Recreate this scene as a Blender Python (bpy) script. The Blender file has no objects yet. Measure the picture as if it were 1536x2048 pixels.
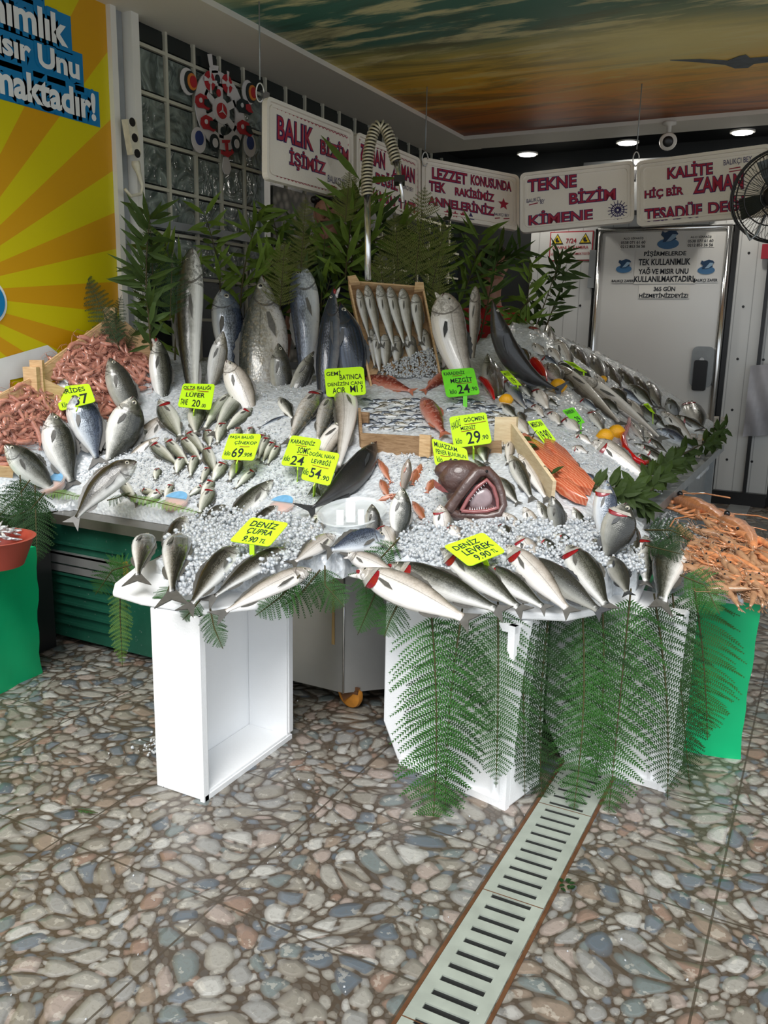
import bpy, math, random
import numpy as np
from mathutils import Vector, Matrix
rng = np.random.default_rng(7)
random.seed(7)
SC = bpy.context.scene
COL = SC.collection
PI = math.pi
# ---------------------------------------------------------------- camera
# everything is laid out in units where the lens is 1.5 high; S turns them into metres at the very end
S = 0.853
YAW, PIT, ROL, F, H = math.radians(27.35), math.radians(12.19), math.radians(1.19), 1699.0, 1.5
fw = np.array([-math.sin(YAW)*math.cos(PIT), math.cos(YAW)*math.cos(PIT), -math.sin(PIT)])
rt = np.array([math.cos(YAW), math.sin(YAW), 0.0])
up = np.cross(rt, fw)
rt, up = math.cos(ROL)*rt+math.sin(ROL)*up, -math.sin(ROL)*rt+math.cos(ROL)*up
EYE = np.array([0, 0, H])
cam = bpy.data.cameras.new('camera'); camo = bpy.data.objects.new('camera', cam); COL.objects.link(camo)
camo.matrix_world = Matrix(((rt[0], up[0], -fw[0], 0), (rt[1], up[1], -fw[1], 0), (rt[2], up[2], -fw[2], H*S), (0, 0, 0, 1)))
cam.sensor_fit = 'VERTICAL'; cam.sensor_height = 24; cam.lens = 24*F/2048; cam.clip_start = .05; cam.clip_end = 200
SC.camera = camo
# ---------------------------------------------------------------- light: overcast street behind the viewer
w = bpy.data.worlds.new('sky'); SC.world = w; w.use_nodes = True
bg = w.node_tree.nodes['Background']; bg.inputs[0].default_value = (.86, .93, 1, 1); bg.inputs[1].default_value = 1.2
def sun(name, energy, angle, d, color):
    l = bpy.data.lights.new(name, 'SUN'); l.energy = energy; l.angle = math.radians(angle); l.color = color
    o = bpy.data.objects.new(name, l); COL.objects.link(o)
    o.rotation_euler = Vector(d).to_track_quat('-Z', 'Y').to_euler(); o.location = (0, -3, 6)
sun('overcast_sun', 2.8, 30, (-.22, .72, -.85), (1, .98, .95))
SC.view_settings.view_transform = 'Standard'; SC.view_settings.look = 'None'; SC.view_settings.gamma = 1
SC.view_settings.use_curve_mapping = False; SC.view_settings.exposure = 0.12
SC.cycles.max_bounces = 8; SC.cycles.transparent_max_bounces = 12; SC.cycles.caustics_reflective = False; SC.cycles.caustics_refractive = False

# ---------------------------------------------------------------- geometry helpers
def ray(x, y): return (x-768)/F*rt-(y-1024)/F*up+fw
def hit(x, y, ax, v):
    d = ray(x, y); return EYE+d*((v-EYE[ax])/d[ax])
def dep(x, y, d): return EYE+ray(x, y)*d
def depth(p): return float((np.asarray(p)-EYE)@fw)
def nrm(v):
    v = np.asarray(v, float); n = np.linalg.norm(v); return v/n if n > 1e-9 else v
A = np.array
class MB:
    def __init__(s): s.v = []; s.f = []; s.m = []; s.uv = []; s.n = 0
    def add(s, v, f, m=0, uv=None):
        v = np.asarray(v, float); s.v.append(v)
        b = s.n
        for q in f: s.f.append(tuple(i+b for i in q)); s.m.append(m)
        s.uv.append(np.asarray(uv, float) if uv is not None else np.zeros((len(v), 2)))
        s.n += len(v); return s
    def hexa(s, p, m=0):      # 8 corners: bottom 4, top 4
        return s.add(p, [(3, 2, 1, 0), (4, 5, 6, 7), (0, 1, 5, 4), (1, 2, 6, 5), (2, 3, 7, 6), (3, 0, 4, 7)], m)
    def box(s, c, d, m=0, rz=0, bev=0):
        c = A(c, float); d = A(d, float)/2; ca, sa = math.cos(rz), math.sin(rz)
        ex, ey, ez = A([ca, sa, 0])*d[0], A([-sa, ca, 0])*d[1], A([0, 0, 1])*d[2]
        return s.obox(c, ex, ey, ez, m)
    def lohi(s, a, b, m=0): return s.box((A(a)+A(b))/2, A(b)-A(a), m)
    def obox(s, c, ex, ey, ez, m=0):
        q = [c-ex-ey-ez, c+ex-ey-ez, c+ex+ey-ez, c-ex+ey-ez, c-ex-ey+ez, c+ex-ey+ez, c+ex+ey+ez, c-ex+ey+ez]
        return s.hexa(q, m)
    def plank(s, a, b, upv, hgt, th, m=0):     # board from a to b, hgt along upv (from the line), th thick
        a, b = A(a, float), A(b, float); u = nrm(upv); t = nrm(b-a); n = nrm(np.cross(t, u)); u = nrm(np.cross(n, t))
        q = [a-n*th/2, b-n*th/2, b+n*th/2, a+n*th/2]
        return s.hexa(q+[x+u*hgt for x in q], m)
    def tube(s, pts, r, n=8, m=0, cap=True):
        pts = A(pts, float); k = len(pts); r = np.broadcast_to(np.asarray(r, float), (k,))
        T = np.gradient(pts, axis=0); T = A([nrm(t) for t in T])
        ref = A([0, 0, 1.]) if abs(T[0][2]) < .9 else A([1., 0, 0]); x = nrm(np.cross(T[0], ref)); V = []
        for i in range(k):
            x = nrm(x-T[i]*(x@T[i])); y = np.cross(T[i], x)
            for j in range(n):
                a = 2*PI*j/n; V.append(pts[i]+r[i]*(math.cos(a)*x+math.sin(a)*y))
        Fc = [(i*n+j, i*n+(j+1) % n, (i+1)*n+(j+1) % n, (i+1)*n+j) for i in range(k-1) for j in range(n)]
        if cap: Fc += [tuple(range(n))[::-1], tuple((k-1)*n+j for j in range(n))]
        return s.add(V, Fc, m)
    def lathe(s, prof, c, axis=(0, 0, 1), n=24, m=0):
        a = nrm(axis); ref = A([1., 0, 0]) if abs(a[0]) < .9 else A([0, 1., 0]); x = nrm(np.cross(a, ref)); y = np.cross(a, x); V = []
        for r, h in prof:
            for j in range(n):
                t = 2*PI*j/n; V.append(A(c)+a*h+r*(math.cos(t)*x+math.sin(t)*y))
        k = len(prof); Fc = [(i*n+j, i*n+(j+1) % n, (i+1)*n+(j+1) % n, (i+1)*n+j) for i in range(k-1) for j in range(n)]
        Fc += [tuple(range(n))[::-1], tuple((k-1)*n+j for j in range(n))]
        return s.add(V, Fc, m)
    def ell(s, c, rx, ry, rz, m=0, n=12, k=8):
        V = []; c = A(c, float)
        for i in range(k+1):
            ph = PI*i/k
            for j in range(n):
                t = 2*PI*j/n; V.append(c+A(rx)*math.sin(ph)*math.cos(t)+A(ry)*math.sin(ph)*math.sin(t)+A(rz)*math.cos(ph))
        return s.add(V, [(i*n+j, i*n+(j+1) % n, (i+1)*n+(j+1) % n, (i+1)*n+j) for i in range(k) for j in range(n)], m)
    def prism(s, poly, o, ex, ey, ez, m=0):   # 2D polygon extruded along ez
        o, ex, ey, ez = A(o, float), A(ex, float), A(ey, float), A(ez, float); n = len(poly)
        lo = [o+ex*p[0]+ey*p[1] for p in poly]; hi = [p+ez for p in lo]
        return s.add(lo+hi, [tuple(range(n))[::-1], tuple(range(n, 2*n))]+[(i, (i+1) % n, n+(i+1) % n, n+i) for i in range(n)], m)
    def build(s, name, mats, parent=None, smooth=False, ang=None):
        me = bpy.data.meshes.new(name); V = np.concatenate(s.v)
        me.from_pydata(V.tolist(), [], s.f)
        mats = mats if isinstance(mats, (list, tuple)) else [mats]
        for q in mats: me.materials.append(q)
        me.polygons.foreach_set('material_index', s.m)
        UV = np.concatenate(s.uv); li = np.empty(len(me.loops), dtype=np.int32); me.loops.foreach_get('vertex_index', li)
        ul = me.uv_layers.new(name='UVMap'); ul.data.foreach_set('uv', UV[li].ravel())
        me.polygons.foreach_set('use_smooth', [bool(smooth)]*len(me.polygons))
        me.update()
        if ang and smooth: me.set_sharp_from_angle(angle=math.radians(ang))
        o = bpy.data.objects.new(name, me); COL.objects.link(o)
        if parent: o.parent = parent; o.matrix_parent_inverse = Matrix.Identity(4); 
        if parent and parent.type == 'EMPTY':
            me.transform(Matrix.Translation(-parent.location))
        return o
def tag(o, label=None, cat=None, group=None, kind=None):
    if label: o['label'] = label
    if cat: o['category'] = cat
    if group: o['group'] = group
    if kind: o['kind'] = kind
    return o
def empty(name, loc, label=None, cat=None, group=None, kind=None):
    o = bpy.data.objects.new(name, None); COL.objects.link(o); o.location = Vector(loc); o.empty_display_size = .05
    return tag(o, label, cat, group, kind)
def rrect(w_, h_, r, n=5):
    P = []
    for cx, cy, a0 in ((w_-r, h_-r, 0), (r, h_-r, 90), (r, r, 180), (w_-r, r, 270)):
        for i in range(n): a = math.radians(a0+90*i/(n-1)); P.append((cx+r*math.cos(a), cy+r*math.sin(a)))
    return P
# text: glyph outlines stretched into a rectangle of a quad (origin top-left, ex right, ey down)
_tc = {}
def glyphs(txt, off):
    k = (txt, off)
    if k in _tc: return _tc[k]
    c = bpy.data.curves.new('t', 'FONT'); c.body = txt; c.size = 1; c.offset = off; c.resolution_u = 3; c.align_x = 'LEFT'
    o = bpy.data.objects.new('t', c); COL.objects.link(o)
    dg = bpy.context.evaluated_depsgraph_get(); me = bpy.data.meshes.new_from_object(o.evaluated_get(dg))
    V = A([v.co[:] for v in me.vertices]); Fc = [tuple(p.vertices) for p in me.polygons]
    bpy.data.objects.remove(o); bpy.data.curves.remove(c); bpy.data.meshes.remove(me)
    _tc[k] = (V[:, :2], Fc); return _tc[k]
def text_mb(mb, txt, quad, rect, off=0.0, lift=.002, m=0, skew=0.0, ref=None):
    TL, TR, BL = [A(q, float) for q in quad]; ex, ey = TR-TL, BL-TL; n = nrm(np.cross(ey, ex))
    if n@(EYE-TL) < 0: n = -n
    V, Fc = glyphs(txt, off)
    R0 = glyphs(txt, ref if ref is not None else off)[0]
    lo, hi = R0.min(0), R0.max(0); x0, y0, x1, y1 = rect
    u = x0+(x1-x0)*(V[:, 0]-lo[0])/max(hi[0]-lo[0], 1e-6); v = y1-(y1-y0)*(V[:, 1]-lo[1])/max(hi[1]-lo[1], 1e-6)
    v = v+skew*(u-x0)
    mb.add(TL+np.outer(u, ex)+np.outer(v, ey)+n*lift, Fc, m)
    return mb
# ---------------------------------------------------------------- materials
class NT:
    def __init__(s, name):
        s.mat = bpy.data.materials.new(name); s.mat.use_nodes = True; s.t = s.mat.node_tree; s.n = s.t.nodes; s.b = s.n['Principled BSDF']
    def node(s, typ, **k):
        q = s.n.new(typ)
        for a, b in k.items():
            if a.startswith('i_'): 
                key = a[2:]; key = int(key) if key.isdigit() else key
                s.set(q.inputs[key], b)
            else: setattr(q, a, b)
        return q
    def set(s, inp, v):
        if hasattr(v, 'is_output') or isinstance(v, bpy.types.NodeSocket): s.t.links.new(v, inp)
        else: inp.default_value = v
    def math(s, op, a, b=0.0, c=None, clamp=False):
        q = s.n.new('ShaderNodeMath'); q.operation = op; q.use_clamp = clamp; s.set(q.inputs[0], a); s.set(q.inputs[1], b)
        if c is not None: s.set(q.inputs[2], c)
        return q.outputs[0]
    def mix(s, f, a, b, typ='MIX'):
        q = s.n.new('ShaderNodeMix'); q.data_type = 'RGBA'; q.blend_type = typ; s.set(q.inputs[0], f); s.set(q.inputs[6], a); s.set(q.inputs[7], b); return q.outputs[2]
    def ramp(s, f, stops, interp='LINEAR'):
        q = s.n.new('ShaderNodeValToRGB'); q.color_ramp.interpolation = interp; e = q.color_ramp.elements
        while len(e) < len(stops): e.new(.5)
        for i, (p, c) in enumerate(stops): e[i].position = p; e[i].color = (*c[:3], 1)
        s.set(q.inputs[0], f); return q.outputs[0]
    def pos(s, scale=1.0):
        g = s.n.new('ShaderNodeNewGeometry'); m = s.n.new('ShaderNodeVectorMath'); m.operation = 'SCALE'; s.t.links.new(g.outputs['Position'], m.inputs[0]); m.inputs[3].default_value = scale/S; return m.outputs[0]
    def noise(s, vec, scale, detail=3, rough=.5, out=0, dist=0):
        q = s.n.new('ShaderNodeTexNoise'); s.set(q.inputs['Vector'], vec); q.inputs['Scale'].default_value = scale; q.inputs['Detail'].default_value = detail; q.inputs['Roughness'].default_value = rough; q.inputs['Distortion'].default_value = dist
        return q.outputs[out]
    def bump(s, h, strength=.3, dist=.01):
        q = s.n.new('ShaderNodeBump'); q.inputs['Strength'].default_value = strength; q.inputs['Distance'].default_value = dist; s.set(q.inputs['Height'], h); s.t.links.new(q.outputs[0], s.b.inputs['Normal'])
    def P(s, **k):
        for a, b in k.items(): s.set(s.b.inputs[a.replace('_', ' ')], b)
        return s
def c4(c): return (c[0], c[1], c[2], 1)
def plain(name, c, rough=.5, metal=0.0, spec=.5, var=.12, vs=9.0, bump=0, bs=40, **k):
    t = NT(name); p = t.pos()
    n = t.noise(p, vs, 4)
    col = t.mix(t.math('MULTIPLY', n, 1.0), c4([x*(1-var) for x in c]), c4([min(1, x*(1+var)) for x in c]))
    t.P(Base_Color=col, Roughness=rough, Metallic=metal); t.b.inputs['Specular IOR Level'].default_value = spec
    for a, b in k.items(): t.set(t.b.inputs[a.replace('_', ' ')], b)
    if bump: t.bump(t.noise(p, bs, 3), bump, .01)
    return t.mat
def emit(name, c, s):
    t = NT(name); t.P(Base_Color=c4(c), Emission_Color=c4(c), Emission_Strength=s); return t.mat
def wood(name, c1, c2):
    t = NT(name); p = t.pos(); m = t.node('ShaderNodeMapping'); t.set(m.inputs[0], p); m.inputs['Scale'].default_value = (6, 6, 40)
    n = t.noise(m.outputs[0], 3, 5, .6, dist=.6); t.P(Base_Color=t.ramp(n, [(.3, c1), (.7, c2)]), Roughness=.7); t.bump(n, .2, .004); return t.mat
def uvn(t): return t.n.new('ShaderNodeTexCoord').outputs['UV']
def fishmat(name, back, mid, belly, pat=.35, blotch=0.0, blc=(.1, .08, .07), stripes=0.0, metal=.08, rough=.24, sc=(70, 26), edge=(.40, .62)):
    t = NT(name); uv = uvn(t); sp = t.node('ShaderNodeSeparateXYZ', i_0=uv); u, v = sp.outputs[0], sp.outputs[1]
    oi = t.n.new('ShaderNodeObjectInfo'); nz = t.noise(t.pos(), 28, 4, .6)
    vv = t.math('ADD', v, t.math('MULTIPLY', t.math('SUBTRACT', nz, .5), .22))
    col = t.ramp(vv, [(max(edge[0]-.16, 0.02), belly), (edge[0], [(a+b)/2 for a, b in zip(belly, mid)]), (edge[1], mid), (min(edge[1]+.24, .98), back)])
    m = t.node('ShaderNodeMapping'); t.set(m.inputs[0], uv); m.inputs['Scale'].default_value = (sc[0], sc[1], 1)
    vo = t.node('ShaderNodeTexVoronoi'); t.set(vo.inputs['Vector'], m.outputs[0]); vo.inputs['Scale'].default_value = 1
    scl = t.math('MULTIPLY', vo.outputs['Distance'], 1.2, clamp=True)
    # scales start behind the head and show on the flank and back
    mask = t.math('MULTIPLY', t.math('GREATER_THAN', u, .2), t.math('MULTIPLY', t.math('SUBTRACT', v, .22, clamp=True), 3, clamp=True))
    col = t.mix(t.math('MULTIPLY', t.math('MULTIPLY', scl, mask), pat), col, c4([x*.25 for x in back]))
    # lateral line
    ll = t.math('LESS_THAN', t.math('ABSOLUTE', t.math('SUBTRACT', v, .6)), .012)
    col = t.mix(t.math('MULTIPLY', t.math('MULTIPLY', ll, .5), t.math('GREATER_THAN', u, .2)), col, c4([x*.4 for x in back]))
    # gill cover line on the head
    g = t.math('ABSOLUTE', t.math('SUBTRACT', t.math('ADD', u, t.math('MULTIPLY', t.math('POWER', t.math('SUBTRACT', v, .45), 2.0), .35)), .215))
    col = t.mix(t.math('MULTIPLY', t.math('LESS_THAN', g, .007), .75), col, c4((.05, .04, .04)))
    hm = t.math('MULTIPLY', t.math('LESS_THAN', u, .21), t.math('SMOOTH_MIN', t.noise(t.pos(), 60, 3), .8, .1))
    hn = t.noise(t.pos(), 42, 4, .7, dist=.8)
    col = t.mix(t.math('MULTIPLY', t.math('MULTIPLY', t.math('LESS_THAN', u, .22), t.math('MULTIPLY', t.math('SUBTRACT', hn, .42, clamp=True), 6, clamp=True)), .7), col, c4([x*.35 for x in mid]))
    st2 = t.node('ShaderNodeMapping'); t.set(st2.inputs[0], uv); st2.inputs['Scale'].default_value = (3, 26, 1)
    sn = t.noise(st2.outputs[0], 1.6, 4, .65); col = t.mix(t.math('MULTIPLY', t.math('MULTIPLY', t.math('SUBTRACT', sn, .5, clamp=True), 4, clamp=True), .45), col, c4([x*.4 for x in mid]))
    if blotch:
        b = t.noise(t.pos(), 45, 3, .7); col = t.mix(t.math('MULTIPLY', t.math('GREATER_THAN', b, .56), blotch), col, c4(blc))
    if stripes:
        s_ = t.math('SINE', t.math('MULTIPLY', v, 70)); sm = t.math('MULTIPLY', t.math('GREATER_THAN', s_, .2), t.math('MULTIPLY', t.math('GREATER_THAN', v, .35), t.math('GREATER_THAN', u, .25)))
        col = t.mix(t.math('MULTIPLY', sm, stripes), col, c4([x*.3 for x in back]))
    br = t.math('ADD', .88, t.math('MULTIPLY', oi.outputs['Random'], .35))
    vm = t.node('ShaderNodeVectorMath', operation='SCALE'); t.set(vm.inputs[0], col); t.set(vm.inputs[3], br)
    t.P(Base_Color=vm.outputs[0], Roughness=rough, Metallic=metal*.6, Coat_Weight=.5, Coat_Roughness=.08)
    t.bump(t.math('MULTIPLY', scl, mask), .25, .002)
    return t.mat
M = {}
M['bass'] = fishmat('bass_skin', (.022, .024, .018), (.17, .17, .14), (.88, .87, .83), .7, edge=(.36, .54))
M['bassdark'] = fishmat('dark_bass_skin', (.035, .035, .03), (.12, .12, .10), (.50, .49, .44), .5, edge=(.2, .45))
M['bream'] = fishmat('bream_skin', (.02, .018, .013), (.20, .185, .155), (.90, .90, .88), .9, sc=(60, 34), edge=(.27, .47))
M['silver'] = fishmat('silver_skin', (.06, .08, .13), (.38, .43, .50), (.84, .84, .83), .85, metal=.35, sc=(60, 30), edge=(.22, .5))
M['belly'] = fishmat('pale_belly_skin', (.10, .085, .06), (.52, .46, .40), (.90, .86, .82), .2, edge=(.58, .76))
M['bonito'] = fishmat('bonito_skin', (.018, .028, .05), (.07, .09, .13), (.38, .36, .35), .15, stripes=.6, metal=.35, edge=(.12, .3))
M['black'] = fishmat('black_skin', (.008, .008, .009), (.016, .016, .018), (.05, .05, .05), .2, edge=(.1, .3), rough=.4)
M['salmonfish'] = fishmat('salmon_skin', (.07, .075, .06), (.38, .37, .33), (.74, .70, .66), .6, blotch=.45, blc=(.25, .2, .12), metal=.3)
M['whiting'] = fishmat('whiting_skin', (.10, .085, .055), (.42, .39, .33), (.76, .76, .75), .3, edge=(.38, .62))
M['hake'] = fishmat('hake_skin', (.08, .065, .05), (.34, .29, .24), (.82, .77, .72), .3, edge=(.35, .6))
M['red'] = fishmat('red_skin', (.17, .028, .02), (.38, .08, .05), (.66, .33, .26), .5, blotch=.4, blc=(.55, .30, .25), edge=(.15, .5))
M['mullet'] = fishmat('mullet_skin', (.36, .11, .05), (.56, .20, .11), (.74, .48, .40), .4, edge=(.2, .5))
M['bluefish'] = fishmat('bluefish_skin', (.05, .055, .035), (.33, .35, .28), (.84, .84, .77), .35, metal=.3)
M['gurnard'] = fishmat('brown_skin', (.12, .095, .07), (.25, .20, .16), (.50, .42, .36), .4, edge=(.2, .5))
M['gill'] = plain('gill_red', (.26, .006, .012), .25, var=.4, vs=80, Coat_Weight=.6)
M['cover'] = plain('gill_cover_silver', (.55, .52, .47), .25, .3, var=.5, vs=70)
M['fin'] = plain('fin_grey', (.10, .095, .085), .4, var=.4, vs=60)
M['findark'] = plain('fin_dark', (.03, .032, .035), .4, var=.4, vs=60)
M['finpale'] = plain('fin_pale', (.55, .50, .42), .4, var=.3, vs=60)
M['finred'] = plain('fin_red', (.42, .14, .08), .4, var=.3, vs=60)
M['eyeball'] = plain('eye_ring', (.50, .47, .38), .15, .3)
M['pupil'] = plain('eye_pupil', (.008, .008, .01), .08)
M['mouth'] = plain('mouth_dark', (.06, .012, .014), .3)
M['white'] = plain('painted_white', (.72, .70, .64), .5, var=.08, vs=3)
M['signboard'] = plain('foam_signboard', (.84, .78, .70), .6, var=.05, vs=4, bump=.15, bs=120)
M['foam'] = plain('white_foam', (.93, .94, .95), .55, var=.02, vs=6, bump=.12, bs=160)
M['cream'] = plain('soffit_cream', (.70, .66, .58), .6, var=.05, vs=1.5)
M['darkwall'] = plain('dark_interior', (.02, .022, .022), .5)
M['steel'] = plain('brushed_steel', (.50, .50, .49), .35, .75, var=.15, vs=7)
M['steeldull'] = plain('dull_steel', (.30, .32, .33), .45, .35, var=.3, vs=9)
M['chrome'] = plain('chrome_tube', (.75, .75, .74), .18, .95, var=.06)
M['lime'] = plain('lime_card', (.55, .92, .02), .4, var=.05)
M['limeb'] = plain('lime_green_card', (.16, .72, .03), .4, var=.25, vs=22)
M['ink'] = plain('black_marker', (.008, .012, .02), .5)
M['redink'] = plain('red_marker', (.36, .012, .045), .5, var=.25, vs=60)
M['blueink'] = plain('blue_marker', (.03, .02, .12), .5)
M['black_'] = plain('black_plastic', (.012, .012, .013), .35)
M['green_cloth'] = plain('green_wrap', (.0, .42, .16), .42, var=.25, vs=3, bump=.25, bs=5)
M['red_plastic'] = plain('red_plastic', (.42, .07, .045), .4)
M['wood'] = wood('crate_wood', (.50, .30, .14), (.72, .50, .28))
M['woodold'] = wood('wet_crate_wood', (.20, .11, .05), (.42, .27, .15))
M['woodpale'] = wood('pale_board', (.66, .50, .30), (.80, .66, .44))
M['lemon'] = plain('lemon_peel', (.88, .42, .01), .35, var=.1, bump=.3, bs=220)
M['chilli'] = plain('chilli_red', (.50, .004, .008), .15, var=.2, Coat_Weight=.5)
M['skin'] = plain('person_skin', (.42, .20, .13), .5)
M['hair'] = plain('black_hair', (.008, .007, .007), .5)
M['shirt'] = plain('navy_shirt', (.015, .02, .035), .8)
M['redshirt'] = plain('red_shirt', (.45, .02, .02), .8)
M['rust'] = plain('rusty_wheel', (.55, .22, .03), .45, var=.6, vs=25)
M['rustdark'] = plain('rusty_bracket', (.16, .07, .03), .6, .4, var=.5, vs=25)
M['shrimp'] = plain('shrimp_shell', (.50, .22, .16), .22, var=.75, vs=38, Coat_Weight=.5, Subsurface_Weight=.0)
M['shrimpgrey'] = plain('raw_prawn_shell', (.40, .22, .12), .22, var=.5, vs=60, Coat_Weight=.5)
M['lango'] = plain('langoustine_shell', (.72, .26, .11), .25, var=.6, vs=60, Coat_Weight=.5)
M['flesh'] = None
t = NT('salmon_flesh'); p = t.pos(); wv = t.node('ShaderNodeTexWave', bands_direction='DIAGONAL'); t.set(wv.inputs['Vector'], p); wv.inputs['Scale'].default_value = 34; wv.inputs['Distortion'].default_value = 5; wv.inputs['Detail'].default_value = 2
t.P(Base_Color=t.ramp(wv.outputs[1], [(.0, (.66, .27, .16)), (.3, (.58, .15, .07)), (1, (.52, .11, .05))]), Roughness=.25, Coat_Weight=.4); M['flesh'] = t.mat
M['monk'] = plain('monkfish_skin', (.085, .045, .038), .4, var=.5, vs=30, Coat_Weight=.5, bump=.4, bs=50)
M['monkpink'] = plain('monkfish_lip', (.28, .085, .085), .25, var=.5, vs=40, Coat_Weight=.5)
M['monkin'] = plain('monkfish_mouth', (.30, .22, .23), .25, var=.5, vs=30, Coat_Weight=.6)
def leafmat(name, c, var=.5, rough=.6):
    t = NT(name); oi = t.n.new('ShaderNodeObjectInfo'); n = t.noise(t.pos(), 14, 3)
    f = t.math('ADD', t.math('MULTIPLY', n, .6), t.math('MULTIPLY', oi.outputs['Random'], .4))
    t.P(Base_Color=t.mix(f, c4([x*(1-var) for x in c]), c4([x*(1+var) for x in c])), Roughness=rough); t.b.inputs['Specular IOR Level'].default_value = .22; return t.mat
M['fern'] = leafmat('fern_green', (.026, .092, .016)); M['fernlight'] = leafmat('light_fern_green', (.13, .24, .05)); M['ferndark'] = leafmat('dark_fern_green', (.014, .042, .010))
M['leaf'] = leafmat('leaf_green', (.095, .15, .018)); M['leafdark'] = leafmat('dark_leaf_green', (.034, .06, .011)); M['thuja'] = leafmat('thuja_green', (.09, .10, .02)); M['stem'] = leafmat('stem_brown', (.06, .05, .02))
# crushed ice
t = NT('crushed_ice'); p = t.pos(); n = t.noise(p, 60, 4, .6)
t.P(Base_Color=t.ramp(n, [(.3, (.50, .53, .56)), (.65, (.74, .77, .80))]), Roughness=.2, Subsurface_Weight=.25, Subsurface_Radius=(.02, .025, .03), Specular_IOR_Level=.7); t.b.inputs['Subsurface Scale'].default_value = .5
vo = t.node('ShaderNodeTexVoronoi', i_Vector=p); vo.inputs['Scale'].default_value = 60; t.bump(vo.outputs['Distance'], .4, .008); M['ice'] = t.mat
t = NT('wet_ice_chunk'); p = t.pos(); n = t.noise(p, 90, 3, .6)
t.P(Base_Color=t.ramp(n, [(.3, (.60, .65, .70)), (.65, (.80, .83, .86))]), Roughness=.12, Subsurface_Weight=.3, Subsurface_Radius=(.02, .025, .03), Specular_IOR_Level=.8, Transmission_Weight=.28); t.b.inputs['Subsurface Scale'].default_value = .4; M['chunk'] = t.mat
# clear plastic
t = NT('clear_plastic'); t.P(Base_Color=(.85, .9, .92, 1), Roughness=.12, Alpha=.35); M['clear'] = t.mat
M['lidblue'] = plain('printed_blue_lid', (.18, .42, .68), .25, var=.3, vs=50)
M['cutfish'] = plain('cut_fish_pieces', (.60, .25, .15), .3, var=.6, vs=60)
# floor of cast pebbles in square tiles
t = NT('pebble_tiles'); p = t.pos(); sp = t.node('ShaderNodeSeparateXYZ', i_0=p)
wn = t.noise(p, 4.2, 0, .5, out=1); wm = t.node('ShaderNodeVectorMath', operation='MULTIPLY_ADD'); t.set(wm.inputs[0], wn); wm.inputs[1].default_value = (.16, .13, 0); t.set(wm.inputs[2], p)
def vor(feature, scale, rnd=.95):
    q = t.node('ShaderNodeTexVoronoi', feature=feature); q.voronoi_dimensions = '2D'; t.set(q.inputs['Vector'], wm.outputs[0]); q.inputs['Scale'].default_value = scale; q.inputs['Randomness'].default_value = rnd; return q
def layer(sc, lo, hi, rad):
    e = vor('DISTANCE_TO_EDGE', sc); f1 = vor('F1', sc)
    a = t.math('SUBTRACT', e.outputs['Distance'], lo); b = t.math('MULTIPLY', t.math('SUBTRACT', rad, f1.outputs['Distance']), .8)
    h = t.math('SMOOTH_MIN', a, b, .12); mk = t.math('MULTIPLY', h, 1/hi, clamp=True)
    return mk, h, f1.outputs['Color']
m1, h1, c1 = layer(13.5, .05, .03, .50)
m2, h2, c2 = layer(27, .065, .04, .46)
m3, h3, c3 = layer(55, .05, .04, .5)
def stonecol(c):
    s3 = t.node('ShaderNodeSeparateColor', i_0=c)
    base = t.ramp(s3.outputs[0], [(0, (.24, .22, .185)), (.22, (.31, .295, .26)), (.40, (.25, .195, .15)), (.46, (.27, .265, .25)), (.60, (.15, .17, .19)), (.67, (.33, .27, .235)), (.76, (.11, .13, .15)), (.82, (.25, .17, .13)), (.85, (.16, .185, .18)), (.93, (.42, .41, .38))], 'CONSTANT')
    k = t.noise(p, 90, 4, .65); d = t.noise(p, 26, 3, .6)
    base = t.mix(t.math('MULTIPLY', t.math('GREATER_THAN', k, .56), .22), base, c4((.13, .11, .09)))
    return t.mix(t.math('MULTIPLY', t.math('GREATER_THAN', d, .6), .3), base, c4((.62, .58, .5)))
mort = t.mix(t.noise(p, 60, 3), c4((.045, .034, .024)), c4((.115, .09, .065)))
sm2 = t.mix(m2, t.mix(t.math('MULTIPLY', m3, .35), mort, stonecol(c3)), stonecol(c2))
col = t.mix(m1, sm2, stonecol(c1))
stn = t.math('MAXIMUM', m1, m2); hx = t.math('MAXIMUM', t.math('MULTIPLY', h1, 7, clamp=True), t.math('MULTIPLY', t.math('MULTIPLY', h2, 5, clamp=True), .9)); col = t.mix(t.math('MULTIPLY', t.math('SUBTRACT', 1.0, hx), .6), col, c4((.07, .05, .035)))
rimd = t.math('SUBTRACT', 1.0, t.math('MULTIPLY', h1, 9, clamp=True))
def seam(o, off):
    q = t.math('ABSOLUTE', t.math('SUBTRACT', t.math('FRACT', t.math('ADD', t.math('DIVIDE', t.math('ADD', o, off), .585), .5)), .5)); return t.math('LESS_THAN', q, .0055)
se = t.math('MAXIMUM', seam(sp.outputs[0], 1.286+5.85), seam(sp.outputs[1], -1.571+5.85))
col = t.mix(t.math('MULTIPLY', se, .85), col, c4((.06, .045, .03)))
wet = t.noise(p, 2.2, 3)
t.P(Base_Color=col, Roughness=t.math('ADD', .16, t.math('MULTIPLY', wet, .3)), Specular_IOR_Level=.6)
hh = t.math('ADD', t.math('MULTIPLY', t.math('MULTIPLY', h1, 6, clamp=True), 1.0), t.math('MULTIPLY', se, -.8)); t.bump(hh, .35, .012); M['floor'] = t.mat
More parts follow.
